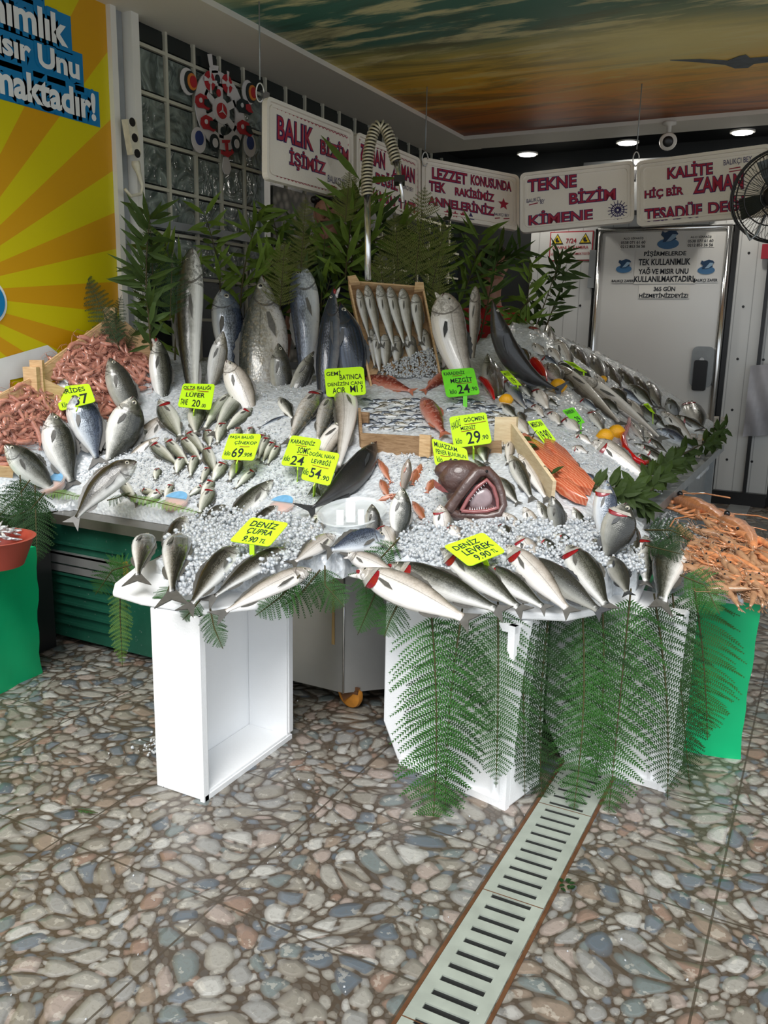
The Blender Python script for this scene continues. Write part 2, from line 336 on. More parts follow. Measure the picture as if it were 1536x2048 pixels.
# ceiling mural: printed sunset sky
t = NT('ceiling_sunset_print'); p = t.pos(); m = t.node('ShaderNodeMapping'); t.set(m.inputs[0], p); m.inputs['Rotation'].default_value = (0, 0, .10); m.inputs['Scale'].default_value = (.42, 2.0, 1)
n1 = t.noise(m.outputs[0], 1.15, 8, .62, dist=.5); n2 = t.noise(m.outputs[0], 3.6, 8, .62)
sp = t.node('ShaderNodeSeparateXYZ', i_0=p); X, Y = sp.outputs[0], sp.outputs[1]
g = t.math('ADD', t.math('DIVIDE', t.math('SUBTRACT', t.math('ADD', Y, t.math('MULTIPLY', X, -.12)), 3.4), 3.9), t.math('MULTIPLY', t.math('SUBTRACT', n1, .5), .22))
skyc = t.ramp(g, [(0, (.80, .72, .34)), (.12, (.74, .68, .32)), (.22, (.06, .20, .15)), (.40, (.05, .17, .13)), (.50, (.78, .60, .12)), (.66, (1, .55, .03)), (.82, (.92, .27, .005)), (1, (.25, .05, .004))])
cl = t.math('MULTIPLY', t.math('SUBTRACT', n2, .51, clamp=True), 11, clamp=True)
clc = t.ramp(g, [(0, (.95, .88, .50)), (.45, (.88, .80, .42)), (.7, (1, .75, .18)), (.85, (.8, .3, .02)), (1, (.10, .02, .006))])
col = t.mix(t.math('MULTIPLY', cl, .75), skyc, clc)
dk = t.math('MULTIPLY', t.math('SUBTRACT', t.noise(m.outputs[0], 1.7, 8, .68, dist=.8), .50, clamp=True), 9, clamp=True)
col = t.mix(t.math('MULTIPLY', dk, .6), col, t.ramp(g, [(0, (.16, .12, .04)), (.3, (.02, .045, .035)), (.6, (.15, .085, .015)), (1, (.05, .012, .004))]))
def glow(cx, cy, sx, sy, pw):
    a = t.math('POWER', t.math('DIVIDE', t.math('SUBTRACT', X, cx), sx), 2.0); b = t.math('POWER', t.math('DIVIDE', t.math('SUBTRACT', Y, cy), sy), 2.0)
    return t.math('MULTIPLY', t.math('EXPONENT', t.math('MULTIPLY', t.math('ADD', a, b), -1)), pw)
col = t.mix(glow(-1.05, 5.35, .60, .42, .95), col, c4((1, .86, .34)))
col = t.mix(glow(-.75, 6.3, 1.1, .34, .55), col, c4((1, .55, .04)))
t.P(Base_Color=col, Roughness=.45); M['mural'] = t.mat
# sunburst poster
t = NT('yellow_sunburst_print'); p = t.pos(); sp = t.node('ShaderNodeSeparateXYZ', i_0=p); sb = hit(-150, 585, 0, -3.5)
an = t.math('ARCTAN2', t.math('SUBTRACT', sp.outputs[2], float(sb[2])), t.math('SUBTRACT', sp.outputs[1], float(sb[1])))
st = t.math('FRACT', t.math('ADD', t.math('MULTIPLY', an, 21/(2*PI)), .18)); st = t.math('GREATER_THAN', st, .5)
t.P(Base_Color=t.mix(st, c4((.58, .29, .002)), c4((.58, .49, .0))), Roughness=.4); M['poster'] = t.mat
# glass blocks
t = NT('wavy_glass'); p = t.pos(); n = t.noise(p, 7, 2, .5, dist=2.5)
t.P(Base_Color=t.ramp(n, [(.35, (.07, .09, .08)), (.62, (.22, .26, .23)), (.8, (.36, .41, .37))]), Roughness=.12); t.bump(n, .6, .03); M['glassblock'] = t.mat
M['glassdark'] = plain('dark_glass', (.015, .02, .02), .15, var=.6, vs=6)
t = NT('shell_print'); p = t.pos(); vo = t.node('ShaderNodeTexVoronoi', i_Vector=p); vo.inputs['Scale'].default_value = 16
t.P(Base_Color=t.ramp(vo.outputs['Distance'], [(.1, (.45, .42, .36)), (.6, (.10, .10, .09))]), Roughness=.6); M['shells'] = t.mat
# insulated panels with grooves
t = NT('cold_room_panel'); p = t.pos(); sp = t.node('ShaderNodeSeparateXYZ', i_0=p); q = t.math('FRACT', t.math('MULTIPLY', sp.outputs[0], 7.2)); gr = t.math('LESS_THAN', q, .06)
n = t.noise(p, 3, 5)
t.P(Base_Color=t.mix(t.math('MULTIPLY', gr, .45), t.mix(n, c4((.62, .63, .62)), c4((.74, .74, .72))), c4((.16, .16, .16))), Roughness=.35, Metallic=.1); M['panel'] = t.mat
M['door'] = plain('cold_room_door', (.72, .715, .69), .3, .15, var=.06, vs=2)
t = NT('green_cabinet_paint'); p = t.pos(); n = t.noise(p, 9, 5, .65); k = t.noise(p, 55, 3, .7)
c_ = t.mix(n, c4((.006, .05, .032)), c4((.018, .115, .07))); c_ = t.mix(t.math('MULTIPLY', t.math('GREATER_THAN', k, .69), .5), c_, c4((.3, .34, .32)))
t.P(Base_Color=c_, Roughness=.35); M['cabinet'] = t.mat
# ---------------------------------------------------------------- the setting
XW = -3.5; YB = 8.28; ZC = 3.07
def struct(mb, name, mats, parent=None, smooth=False):
    o = mb.build(name, mats, parent, smooth)
    if not parent: o['kind'] = 'structure'
    return o
struct(MB().lohi((-7, -8, -.3), (6, YB+.2, 0)), 'floor', M['floor'])
struct(MB().lohi((XW-.25, .5, 0), (XW, YB, 3.6)), 'wall_left', M['darkwall'])
struct(MB().lohi((XW-.25, YB, 0), (4.5, YB+.2, 3.6)), 'wall_back', M['darkwall'])
struct(MB().lohi((4.2, 5.6, 0), (4.45, YB, 3.6)), 'wall_right', M['white'])
# ceiling: dark slab at the back, cream border, printed mural set slightly above the border
struct(MB().lohi((XW-.2, 1.9, ZC+.08), (4.5, YB+.2, ZC+.3)), 'ceiling', M['darkwall'])
mur = struct(MB().lohi((-3.02, 2.2, ZC+.03), (4.1, 7.15, ZC+.075)), 'ceiling', M['mural'])
b = MB(); b.lohi((XW, 1.9, ZC), (-2.985, 7.5, ZC+.07)); b.lohi((-2.985, 7.1, ZC), (4.2, 7.48, ZC+.07)); b.lohi((-2.985, 1.9, ZC), (4.2, 2.2, ZC+.07))
struct(b, 'trim_1', M['cream'])
# printed gull on the mural
G = [hit(x, y, 2, ZC+.026) for x, y in ((1340, 121), (1400, 119), (1455, 122), (1478, 113), (1492, 110), (1500, 117), (1560, 112), (1640, 108), (1560, 122), (1508, 128), (1496, 136), (1470, 137), (1450, 130), (1400, 125))]
g = MB(); g.add(G+[q+A([0, 0, .003]) for q in G], [tuple(range(14)), tuple(range(14, 28))]+[(i, (i+1) % 14, 14+(i+1) % 14, 14+i) for i in range(14)])
gm = plain('printed_gull', (.10, .12, .14), .6, var=.5, vs=20); o = g.build('printed_gull', gm, mur)
# the mural print also has thin bright clouds of its own: in the material
# three downlights and lamps
for i, (x, y) in enumerate(((1055, 309), (1255, 286), (1485, 265))):
    p = hit(x, y, 2, ZC-.005)
    r = empty('downlight', p, ('leftmost of the three round ceiling downlights, above the security notice', 'middle round ceiling downlight, left of the white camera', 'rightmost round ceiling downlight, right of the white camera')[i], 'ceiling light', 'round downlights in the ceiling border')
    MB().lathe([(.075, 0), (.095, 0), (.095, .012), (.075, .012)], p, (0, 0, 1), 24).build('rim', M['white'], r)
    MB().lathe([(.074, -.008), (.074, .004)], p, (0, 0, 1), 24).build('lens', emit('lamp_glow', (1, .98, .93), 9) if i == 0 else bpy.data.materials['lamp_glow'], r)
    l = bpy.data.lights.new('downlight_lamp', 'AREA'); l.shape = 'DISK'; l.size = .13; l.energy = 4.5; l.color = (1, .95, .86)
    lo = bpy.data.objects.new('downlight_lamp', l); COL.objects.link(lo); lo.parent = r; lo.location = (0, 0, -.06)
# poster wall
PX = XW+.03
po = MB().lohi((XW+.004, .2, -.0), (PX, 3.53, ZC)).build('sunburst_poster', M['poster']); tag(po, 'large yellow and orange sunburst wall poster with blue lettering at the left edge', 'poster')
blue = plain('poster_blue', (.0, .17, .40), .4); wht = plain('poster_white', (.72, .74, .74), .4)
def posterline(txt, xr, yt, yb, xl, w3):
    TL, TR, BL = hit(xl, yt[0], 0, PX), hit(xr, yt[1], 0, PX), hit(xl, yb[0], 0, PX)
    TL[1] = TR[1]-w3; BL[1] = TL[1]
    TL[2] = TR[2]; BL[2] = hit(xr, yb[1], 0, PX)[2]
    H2 = (TL-BL); pad = H2*.16; e2 = nrm(TR-TL)*.03; q = [TL+pad*.7-e2, TR+pad*.7+e2, TR-H2-pad+e2, BL-pad-e2]; q = [p_+A([.002, 0, 0]) for p_ in q]; MB().add(q, [(0, 1, 2, 3)]).build('blue_backing', blue, po)
    m_ = MB(); text_mb(m_, txt, (TL, TR, BL), (0, 0, 1, 1), .14, .004, ref=.035); m_.build('blue_outline', blue, po)
    m_ = MB(); text_mb(m_, txt, (TL, TR, BL), (0, 0, 1, 1), .035, .008); m_.build('white_lettering', wht, po)
posterline('Pişirmelerde', 76, (-38, -32), (4, 8), 0, .95)
posterline('Tek Kullanımlık', 131, (32, 36), (92, 96), 0, 1.12)
posterline('Yağ ve Mısır Unu', 155, (112, 112), (170, 172), 0, 1.08)
posterline('Kullanılmaktadır!', 188, (190, 188), (246, 243), 0, 1.10)
def disc(c, r, m, lift, par, name, n=40):
    q = A(c)+A([lift, 0, 0]); MB().lathe([(r, 0), (r, .003)], q, (1, 0, 0), n).build(name, m, par)
cc = hit(-26, 603, 0, PX); disc(cc, .105, wht, .001, po, 'white_ring'); disc(cc, .09, blue, .006, po, 'blue_disc')
def wallpoly(pts, m, lift, par, name):
    q = [hit(x, y, 0, PX+lift) for x, y in pts]; n = len(q)
    MB().add(q, [tuple(range(n))]).build(name, m, par)
# a printed white ribbon at the foot of the poster
wallpoly([(-60, 735), (60, 700), (95, 690), (115, 705), (115, 740), (20, 760), (20, 900), (-60, 900)], wht, .004, po, 'white_ribbon')
# frame posts between poster and glass blocks
b = MB(); y0 = hit(215, 20, 0, XW)[1]
b.lohi((XW, 3.53, 0), (XW+.06, 3.57, ZC)); struct(b, 'trim_2', M['white'])
struct(MB().lohi((XW, 3.575, 0), (XW+.03, 3.64, ZC)), 'trim_3', M['steeldull'])
b = MB(); b.lohi((XW, 3.645, 0), (XW+.09, 3.70, ZC)); b.lohi((XW, 3.705, 0), (XW+.05, 3.735, ZC)); struct(b, 'trim_4', M['white'])
# glass blocks
yv = [3.735+.236*i for i in range(0, 6)]; ztop = ZC; zl = [2.957-.238*i for i in range(0, 8)]
win = struct(MB().lohi((XW, 3.735, .9), (XW+.012, YB-.02, ZC)), 'window_1', M['glassdark'])
bars = MB()
for y in [3.735+.236*i for i in range(0, 19)]: bars.lohi((XW+.012, y-.009, .9), (XW+.034, y+.009, ZC))
for z in zl+[1.05]: bars.lohi((XW+.012, 3.735, z-.009), (XW+.032, YB-.05, z+.009))
bars.build('mortar_grid', plain('mortar_cream', (.50, .48, .38), .7), win)
pan = MB()
for i in range(19):
    for j in range(len(zl)):
        za = zl[j]; zb = zl[j-1] if j else ZC
        ya = 3.735+.236*i
        pan.lohi((XW+.006, ya+.02, za+.02), (XW+.024, ya+.216, max(zb-.02, za+.03)), 0 if (j < 6 and j > 0 and i < 5) else 1)
pan.build('glass_block', [M['glassblock'], M['glassdark']], win)
b = MB(); b.lohi((XW, 3.735, 2.03), (XW+.05, 4.75, 2.075)); struct(b, 'trim_5', M['steeldull'])
b = MB(); b.lohi((XW, 4.86, .9), (XW+.05, 4.93, 2.98)); struct(b, 'trim_6', M['steel'])
o = MB().lohi((XW+.02, 4.97, 1.25), (XW+.045, 6.1, 2.42)).build('shell_mural', M['shells']); tag(o, 'grey shell-patterned wall panel behind the leftmost hanging sign', 'wall panel')
# power strip on the frame
q = hit(268, 285, 0, XW+.12)
r = empty('power_strip', q, 'dirty white power strip with a hanging cable on the window frame', 'power strip')
cd = plain('dirty_white_plastic', (.62, .58, .45), .5, var=.35, vs=25)
up3 = A([0, 0, 1.]); pt = hit(258, 243, 0, XW+.12); pb = hit(272, 330, 0, XW+.12); v = nrm(pt-pb); ln = np.linalg.norm(pt-pb)
cx = A([1., 0, 0]); sy = nrm(np.cross(v, cx))
MB().obox((pt+pb)/2+v*.03, sy*.032, v*(ln/2-.02), cx*.02).build('socket_bar', cd, r)
s_ = MB()
for k in range(3):
    c = (pt+pb)/2+v*(.1-.075*k)+cx*.021
    MB().lathe([(.022, 0), (.022, .002), (.016, .002)], c, (1, 0, 0), 12).build('socket', M['black_'], r)
MB().tube([pb+v*.02, pb-v*.0, hit(277, 345, 0, XW+.12), hit(285, 372, 0, XW+.12), hit(282, 388, 0, XW+.12), hit(262, 392, 0, XW+.12), hit(250, 378, 0, XW+.12)], [.02, .024, .014, .009, .008, .008, .008], 8).build('cable', cd, r, True)
# cold room front and door on the back wall
Yp = YB-.06
b = MB(); b.lohi((-2.72, Yp, .12), (-2.10, YB, 2.78)); b.lohi((-.86, Yp, .08), (-.40, YB, 2.78)); b.lohi((-2.10, Yp, 2.44), (-.86, YB, 2.78)); b.lohi((-.36, Yp-.02, 0), (3.8, YB, 2.78)); b.lohi((-2.1, Yp, .12), (-.86, YB, .2))
struct(b, 'wall_back', M['panel'])
d = struct(MB().lohi((-2.03, Yp-.05, .16), (-.93, Yp-.005, 2.40)), 'door_1', M['door'])
b = MB(); r_ = .022
zt = 2.42; b.tube([(-2.04, Yp-.05, .15), (-2.04, Yp-.05, zt)], r_); b.tube([(-.925, Yp-.05, .15), (-.925, Yp-.05, zt)], .03); b.tube([(-2.06, Yp-.05, zt), (-.905, Yp-.05, zt)], .026); b.build('door_frame', M['chrome'], d, True)
MB().lohi((-.89, Yp-.03, .1), (-.85, Yp+.001, 2.44)).build('door_gap', M['black_'], d)
h1_, h2_ = hit(1385, 705, 1, Yp-.05), hit(1418, 775, 1, Yp-.05)
hp = rrect(.19, .36, .05)
gh = MB(); gh.prism([(x, y) for x, y in hp], (h1_[0], Yp-.05, h2_[2]), (1, 0, 0), (0, 0, 1), (0, -.03, 0)); gh.build('handle_plate', M['steeldull'], d)
MB().prism(rrect(.115, .27, .02), (h1_[0]+.03, Yp-.08, h2_[2]-.03), (1, 0, 0), (0, 0, 1), (0, -.03, 0)).build('door_handle', M['black_'], d)
MB().lathe([(.02, 0), (.02, .01)], (h1_[0]+.09, Yp-.08, h1_[2]-.06), (0, -1, 0), 12).build('lock', M['chrome'], d)
for z in (2.08, .9): MB().lohi((-2.13, Yp-.05, z-.17), (-2.07, Yp-.01, z+.17)).build('hinge', M['steeldull'], d)
rv = MB()
for x in (-2.66, -2.2, -.76, -.55, -.25):
    for z in (2.6, 2.2, 1.75, 1.3, .85, .4): rv.lathe([(.012, 0), (.008, .006)], (x, Yp-.0 if x < -.36 else Yp-.02, z), (0, -1, 0), 8)
tag(rv.build('rivet_row', M['black_']), None); bpy.data.objects['rivet_row'].name = 'trim_7'; bpy.data.objects['trim_7']['kind'] = 'structure'
# door stickers
YD = Yp-.052
def px(x, y, Y=YD): return hit(x, y, 1, Y)
def sticker(pts, y=YD):   # axis aligned quad from px TL and BR on the door plane
    a, c = px(*pts[0], y), px(*pts[1], y); return A([a[0], y, a[2]]), A([c[0], y, a[2]]), A([a[0], y, c[2]])
def card(name, pts, lines, base, ink, label, cat='notice', y=YD, parent=None):
    TL, TR, BL = sticker(pts, y); m_ = MB(); ex, ey = TR-TL, BL-TL
    m_.add([TL, TR, TR+ey, BL, TL+A([0, -.003, 0]), TR+A([0, -.003, 0]), TR+ey+A([0, -.003, 0]), BL+A([0, -.003, 0])], [(0, 1, 2, 3), (7, 6, 5, 4), (0, 4, 5, 1), (1, 5, 6, 2), (2, 6, 7, 3), (3, 7, 4, 0)])
    o = m_.build(name, base, parent)
    if not parent: tag(o, label, cat)
    t_ = MB()
    for tx, rc, of in lines: text_mb(t_, tx, (TL, TR, BL), rc, of, .005)
    t_.build('lettering', ink, o); return o, (TL, TR, BL)
paper = plain('notice_paper', (.74, .73, .69), .5, var=.03)
card('door_notice', ((1241, 473), (1292, 497)), [('ALO SİPARİŞ', (.12, .06, .88, .30), .02), ('0538 071 61 60', (.04, .38, .96, .62), .02), ('0212 853 56 56', (.04, .70, .96, .94), .02)], paper, M['ink'], 'small white phone-number sticker at the top left of the cold room door')
card('door_notice', ((1375, 470), (1428, 494)), [('ALO SİPARİŞ', (.12, .06, .88, .30), .02), ('0538 071 61 60', (.04, .38, .96, .62), .02), ('0212 853 56 56', (.04, .70, .96, .94), .02)], paper, M['ink'], 'small white phone-number sticker at the top right of the cold room door')
card('door_notice', ((1272, 500), (1390, 567)), [('PİŞİRMELERDE', (.14, .02, .82, .22), .03), ('TEK KULLANIMLIK', (.06, .27, .90, .46), .03), ('YAĞ VE MISIR UNU', (.07, .51, .88, .72), .03), ('KULLANILMAKTADIR!', (.01, .77, .97, .95), .03)], paper, M['ink'], 'large four-line black lettering notice in the middle of the cold room door')
card('door_notice', ((1278, 571), (1378, 597)), [('365 GÜN', (.3, .04, .72, .44), .03), ('HİZMETİNİZDEYİZ!', (.02, .54, .98, .94), .03)], paper, M['ink'], 'white 365 GÜN sticker lowest on the cold room door')
navy = plain('emblem_navy', (.012, .05, .12), .4); midb = plain('emblem_blue', (.06, .18, .36), .4); pale = plain('emblem_pale', (.30, .45, .60), .4)
def emblem(x, y, w_, label):
    c = px(x, y); k = w_*depth(c)/F
    def P(l, z): return [c+A([a*k, -.002-z, b_*k]) for a, b_ in l]
    wave = [(math.cos(a)*.5, math.sin(a)*.24-.22) for a in np.linspace(0, 2*PI, 20, endpoint=False)]
    body = [(-.36, .2), (-.30, .36), (-.18, .3), (.1, .4), (.34, .34), (.44, .22), (.3, .1), (.38, .0), (.1, -.12), (-.26, -.14), (-.2, .05)]
    bel = [(.38, .2), (.18, .22), (.02, .02), (-.1, -.12), (.12, -.1), (.3, .04)]
    r = empty('fish_emblem', c, label, 'sticker')
    for nm, l, z, m_ in (('wave', wave, .0, midb), ('shark_back', body, .002, navy), ('shark_belly', bel, .004, pale)):
        q = P(l, z); n = len(q); MB().add(q+[p_+A([0, .0015, 0]) for p_ in q], [tuple(range(n))]+[(i, n+i, n+(i+1) % n, (i+1) % n) for i in range(n)]).build(nm, m_, r)
    return r
emblem(1337, 478, 42, 'largest blue shark and wave emblem at the top centre of the cold room door')
emblem(1248, 531, 31, 'blue shark emblem left of the lettering on the cold room door')
emblem(1413, 533, 33, 'blue shark emblem right of the lettering on the cold room door')
for (a, b_), lb in ((((1223, 559), (1268, 566)), 'narrow shop-name lettering below the left emblem on the cold room door'), (((1387, 557), (1436, 565)), 'narrow shop-name lettering below the right emblem on the cold room door')):
    card('door_lettering', (a, b_), [('BALIKÇI ZAFER', (.02, .08, .98, .92), .03)], M['door'], M['ink'], lb, 'sticker')
# camera notice
yy = Yp-.004
redp = plain('notice_red', (.42, .02, .04), .5)
o, Q = card('camera_notice', ((1101, 463), (1184, 521)), [], redp, M['ink'], 'white and red security camera notice left of the cold room door', 'notice', yy) if False else (None, None)
TL, TR, BL = sticker(((1101, 464), (1184, 521)), yy); ex, ey = TR-TL, BL-TL
def quadpart(name, rc, m_, par, lift):
    x0, y0_, x1, y1 = rc; q = [TL+ex*x0+ey*y0_, TL+ex*x1+ey*y0_, TL+ex*x1+ey*y1, TL+ex*x0+ey*y1]; L_ = A([0, -lift, 0]); q = [p_+L_ for p_ in q]
    return MB().add(q+[p_+A([0, .003, 0]) for p_ in q], [(0, 1, 2, 3), (0, 4, 5, 1), (1, 5, 6, 2), (2, 6, 7, 3), (3, 7, 4, 0)]).build(name, m_, par)
cn = quadpart('camera_notice', (0, 0, 1, 1), redp, None, .003); tag(cn, 'white red-bordered security camera notice on the panel left of the cold room door', 'notice')
quadpart('white_face', (.025, .035, .975, .965), paper, cn, .005)
t_ = MB()
text_mb(t_, '7/24', (TL, TR, BL), (.38, .24, .62, .40), .01, .008); text_mb(t_, 'GÜVENLİK KAMERA', (TL, TR, BL), (.08, .46, .90, .60), .01, .008); text_mb(t_, 'SİSTEMİ İLE İZLENMEKTEDİR', (TL, TR, BL), (.04, .70, .96, .80), .01, .008); t_.build('red_lettering', redp, cn)
yel = plain('warning_yellow', (.75, .55, .02), .5)
for x in (.18, .82):
    for k, m_, l in ((1, M['ink'], .008), (.78, yel, .010)):
        q = [TL+ex*(x+a*k*.14)+ey*(.27+b_*k*.2)+A([0, -l, 0]) for a, b_ in ((0, -1), (1, .8), (-1, .8))]
        MB().add(q+[p_+A([0, .002, 0]) for p_ in q], [(0, 1, 2), (0, 3, 4, 1), (1, 4, 5, 2), (2, 5, 3, 0)]).build('warning_triangle', m_, cn)
    q = [TL+ex*(x+a*.05)+ey*(.29+b_*.09)+A([0, -.0115, 0]) for a, b_ in ((-1, -.2), (-.2, -1), (.4, -.6), (.1, 0), (1, .2), (.8, .8), (-.6, .8))]
    MB().add(q, [tuple(range(7))]).build('camera_symbol', M['ink'], cn)
# vent unit above the signs
va, vb = hit(1168, 318, 1, 7.9), hit(1442, 300, 1, 7.9)
r = empty('air_unit', ((va+vb)/2), 'grey ceiling air unit with a dark grille behind the hanging signs', 'air conditioner')
MB().lohi((va[0], 7.9, 2.55), (vb[0], Yp-.01, va[2]-.03)).build('housing', plain('grey_unit', (.12, .125, .125), .5), r)
g = MB()
for i in range(18): g.lohi((va[0]+.08+i*.04, 7.885, va[2]-.2), (va[0]+.105+i*.04, 7.9, va[2]-.12))
g.build('grille', M['black_'], r)
# dome-style white security camera under the border
c = hit(1336, 283, 1, 7.1); r = empty('security_camera', (c[0], c[1], ZC), 'white round security camera hanging under the ceiling border', 'camera')
MB().lathe([(.05, 0), (.05, -.02), (.018, -.03), (.018, -.09)], (c[0], c[1], ZC), (0, 0, 1), 16).build('bracket', M['white'], r, True)
hd = nrm(EYE-c); MB().lathe([(.03, -.09), (.06, -.06), (.065, 0), (.06, .05), (.045, .06)], c, hd, 20).build('housing', M['white'], r, True, 40)
MB().lathe([(.042, .058), (.03, .068), (.01, .07)], c, hd, 16).build('lens', M['black_'], r, True)
# ---------------------------------------------------------------- hanging foam signs
def sign(TL, TR, BL, BR, d, lines, label, hang=None):
    p = [dep(*TL, d[0]), dep(*TR, d[1]), dep(*BR, d[1]), dep(*BL, d[0])]
    TLp, TRp, BRp, BLp = p; ex = TRp-TLp; ey = BLp-TLp; n = nrm(np.cross(ey, ex)); 
    if n@(EYE-TLp) < 0: n = -n
    W_, H_ = np.linalg.norm(ex), np.linalg.norm(ey)
    pol = [(x/W_, y/H_) for x, y in rrect(W_, H_, .035)]
    m_ = MB(); m_.prism(pol, TLp-n*.02, ex, ey, n*.02)
    root = m_.build('hanging_sign', M['signboard']); tag(root, label, 'sign', 'painted foam signs hung around the stall')
    rim = MB()
    for a0, wd, z0, z1 in ((.0, .02, 0, .014), (.032, .012, 0, .008)):
        P = rrect(W_-2*a0, H_-2*a0, .035); Q = rrect(W_-2*a0-2*wd, H_-2*a0-2*wd, .025); nn = len(P)
        V = []
        for (l, off, z) in ((P, a0, z0), (P, a0, z1), (Q, a0+wd, z1), (Q, a0+wd, z0)):
            V += [TLp+ex*((x+off)/W_)+ey*((y+off)/H_)+n*z for x, y in l]
        rim.add(V, [(k*nn+i, k*nn+(i+1) % nn, (k+1)*nn+(i+1) % nn, (k+1)*nn+i) for k in range(3) for i in range(nn)])
    rim.build('raised_rim', M['signboard'], root)
    b1, b2, b3 = MB(), MB(), MB()
    for ln_ in lines:
        kind, tx, rc = ln_[:3]; sk = ln_[3] if len(ln_) > 3 else 0
        if kind == 'R':
            text_mb(b1, tx, (TLp, TRp, BLp), rc, .055, .0025, skew=sk, ref=.02); text_mb(b2, tx, (TLp, TRp, BLp), rc, .012, .0045, skew=sk)
        elif kind == 'B': text_mb(b1, tx, (TLp, TRp, BLp), rc, .0, .003, skew=sk)
        elif kind == 'S':
            cx_, cy_ = rc[0], rc[1]; R_ = rc[2]; q = []
            for k in range(10):
                a = -PI/2+k*PI/5; rr = R_*(1 if k % 2 == 0 else .45); q.append(TLp+ex*(cx_+rr*math.cos(a)*H_/W_)+ey*(cy_+rr*math.sin(a))+n*.003)
            b2.add(q, [tuple(range(10))])
        elif kind == 'T':
            cx_, cy_, R_ = rc; b1.add([TLp+ex*(cx_+a*R_*H_/W_)+ey*(cy_+b_*R_)+n*.003 for a, b_ in ((0, -1), (1, .8), (-1, .8))], [(0, 1, 2)])
        elif kind == 'Z':      # zigzag red line
            x0, y0_, x1, y1 = rc; k = int(tx); q = []
            for i in range(k+1):
                f_ = i/k; a = A([x0+(x1-x0)*f_, y0_+(y1-y0_)*f_]); off = (.012 if i % 2 else -.012); a = a+(A([0, off]) if abs(x1-x0) > abs(y1-y0_) else A([off, 0])*.6); q.append(TLp+ex*a[0]+ey*a[1]+n*.003)
            b3.tube(q, .0022, 4)
        elif kind == 'L':
            x0, y0_, x1, y1 = rc; b3.tube([TLp+ex*x0+ey*y0_+n*.003, TLp+ex*x1+ey*y1+n*.003], .003, 4)
        elif kind == 'W':
            cx_, cy_, R_ = rc
            for k in range(16):
                a = 2*PI*k/16; b1.tube([TLp+ex*(cx_+.12*R_*math.cos(a)*H_/W_)+ey*(cy_+.12*R_*math.sin(a))+n*.003, TLp+ex*(cx_+R_*math.cos(a)*H_/W_)+ey*(cy_+R_*math.sin(a))+n*.003], .0022, 4)
            for rr in (.3, .62): b1.tube([TLp+ex*(cx_+rr*R_*math.cos(a)*H_/W_)+ey*(cy_+rr*R_*math.sin(a))+n*.003 for a in np.linspace(0, 2*PI, 25)], .003, 4)
    if b1.v: b1.build('blue_lettering', M['blueink'], root)
    if b2.v: b2.build('red_lettering', M['redink'], root)
    if b3.v: b3.build('red_line', M['redink'], root)
    return root, p
S1 = sign((530, 192), (703, 262), (530, 358), (703, 402), (4.45, 5.22), [
    ('R', 'BALIK', (.12, .18, .51, .47)), ('R', 'BİZİM', (.60, .22, .96, .47)), ('R', 'İŞİMİZ', (.25, .52, .66, .78)), ('B', 'BALIKÇI BEY', (.69, .72, .95, .84)),
    ('L', '', (.73, .85, .80, .87)), ('L', '', (.74, .89, .80, .91)), ('L', '', (.86, .88, .93, .90)), ('Z', '40', (.10, .09, .95, .12)), ('Z', '16', (.955, .12, .96, .9)), ('Z', '40', (.10, .92, .9, .96))],
    'leftmost hanging white foam sign, BALIK BİZİM İŞİMİZ in red letters')
S2 = sign((710, 264), (838, 318), (710, 402), (838, 430), (5.28, 5.80), [
    ('R', 'ZAMAN', (.06, .14, .44, .38)), ('R', 'ZAMAN', (.56, .20, .92, .42)), ('R', 'DEĞİL', (.30, .42, .64, .64)), ('R', 'ZAMAN', (.20, .74, .60, .98)), ('R', 'TAZE', (.66, .74, .95, .98)), ('Z', '30', (.06, .09, .95, .12)), ('Z', '16', (.955, .12, .96, .9)), ('B', 'BALIKÇI BEY', (.68, .50, .9, .58))],
    'second hanging foam sign from the left, half hidden behind the coiled hose')
S3 = sign((842, 315), (1037, 352), (842, 430), (1037, 468), (5.86, 6.1), [
    ('R', 'LEZZET', (.11, .14, .46, .33)), ('R', 'KONUSUNDA', (.50, .14, .92, .31)), ('R', 'TEK', (.08, .38, .24, .55)), ('R', 'RAKİBİMİZ', (.34, .37, .74, .55)), ('R', 'ANNELERİNİZ', (.07, .60, .74, .80)),
    ('S', '', (.84, .56, .11)), ('S', '', (.26, .89, .07)), ('S', '', (.34, .89, .07)), ('S', '', (.42, .88, .07)), ('T', '', (.50, .88, .07)), ('B', 'BALIKÇI BEY', (.74, .74, .90, .80), -.1), ('L', '', (.75, .84, .8, .82)), ('L', '', (.84, .82, .9, .80))],
    'middle hanging foam sign with LEZZET KONUSUNDA and a row of stars')
S4 = sign((1040, 348), (1268, 322), (1040, 467), (1268, 440), (5.86, 5.72), [
    ('R', 'TEKNE', (.07, .12, .50, .32)), ('R', 'BİZİM', (.44, .36, .84, .60)), ('R', 'KİMENE', (.08, .66, .64, .90)), ('B', 'BALIKÇI', (.06, .44, .18, .52), -.15), ('B', 'BEY', (.18, .47, .22, .54)), ('L', '', (.08, .54, .16, .52)), ('W', '', (.86, .78, .16))],
    'hanging foam sign TEKNE BİZİM KİMENE with a drawn blue wheel')
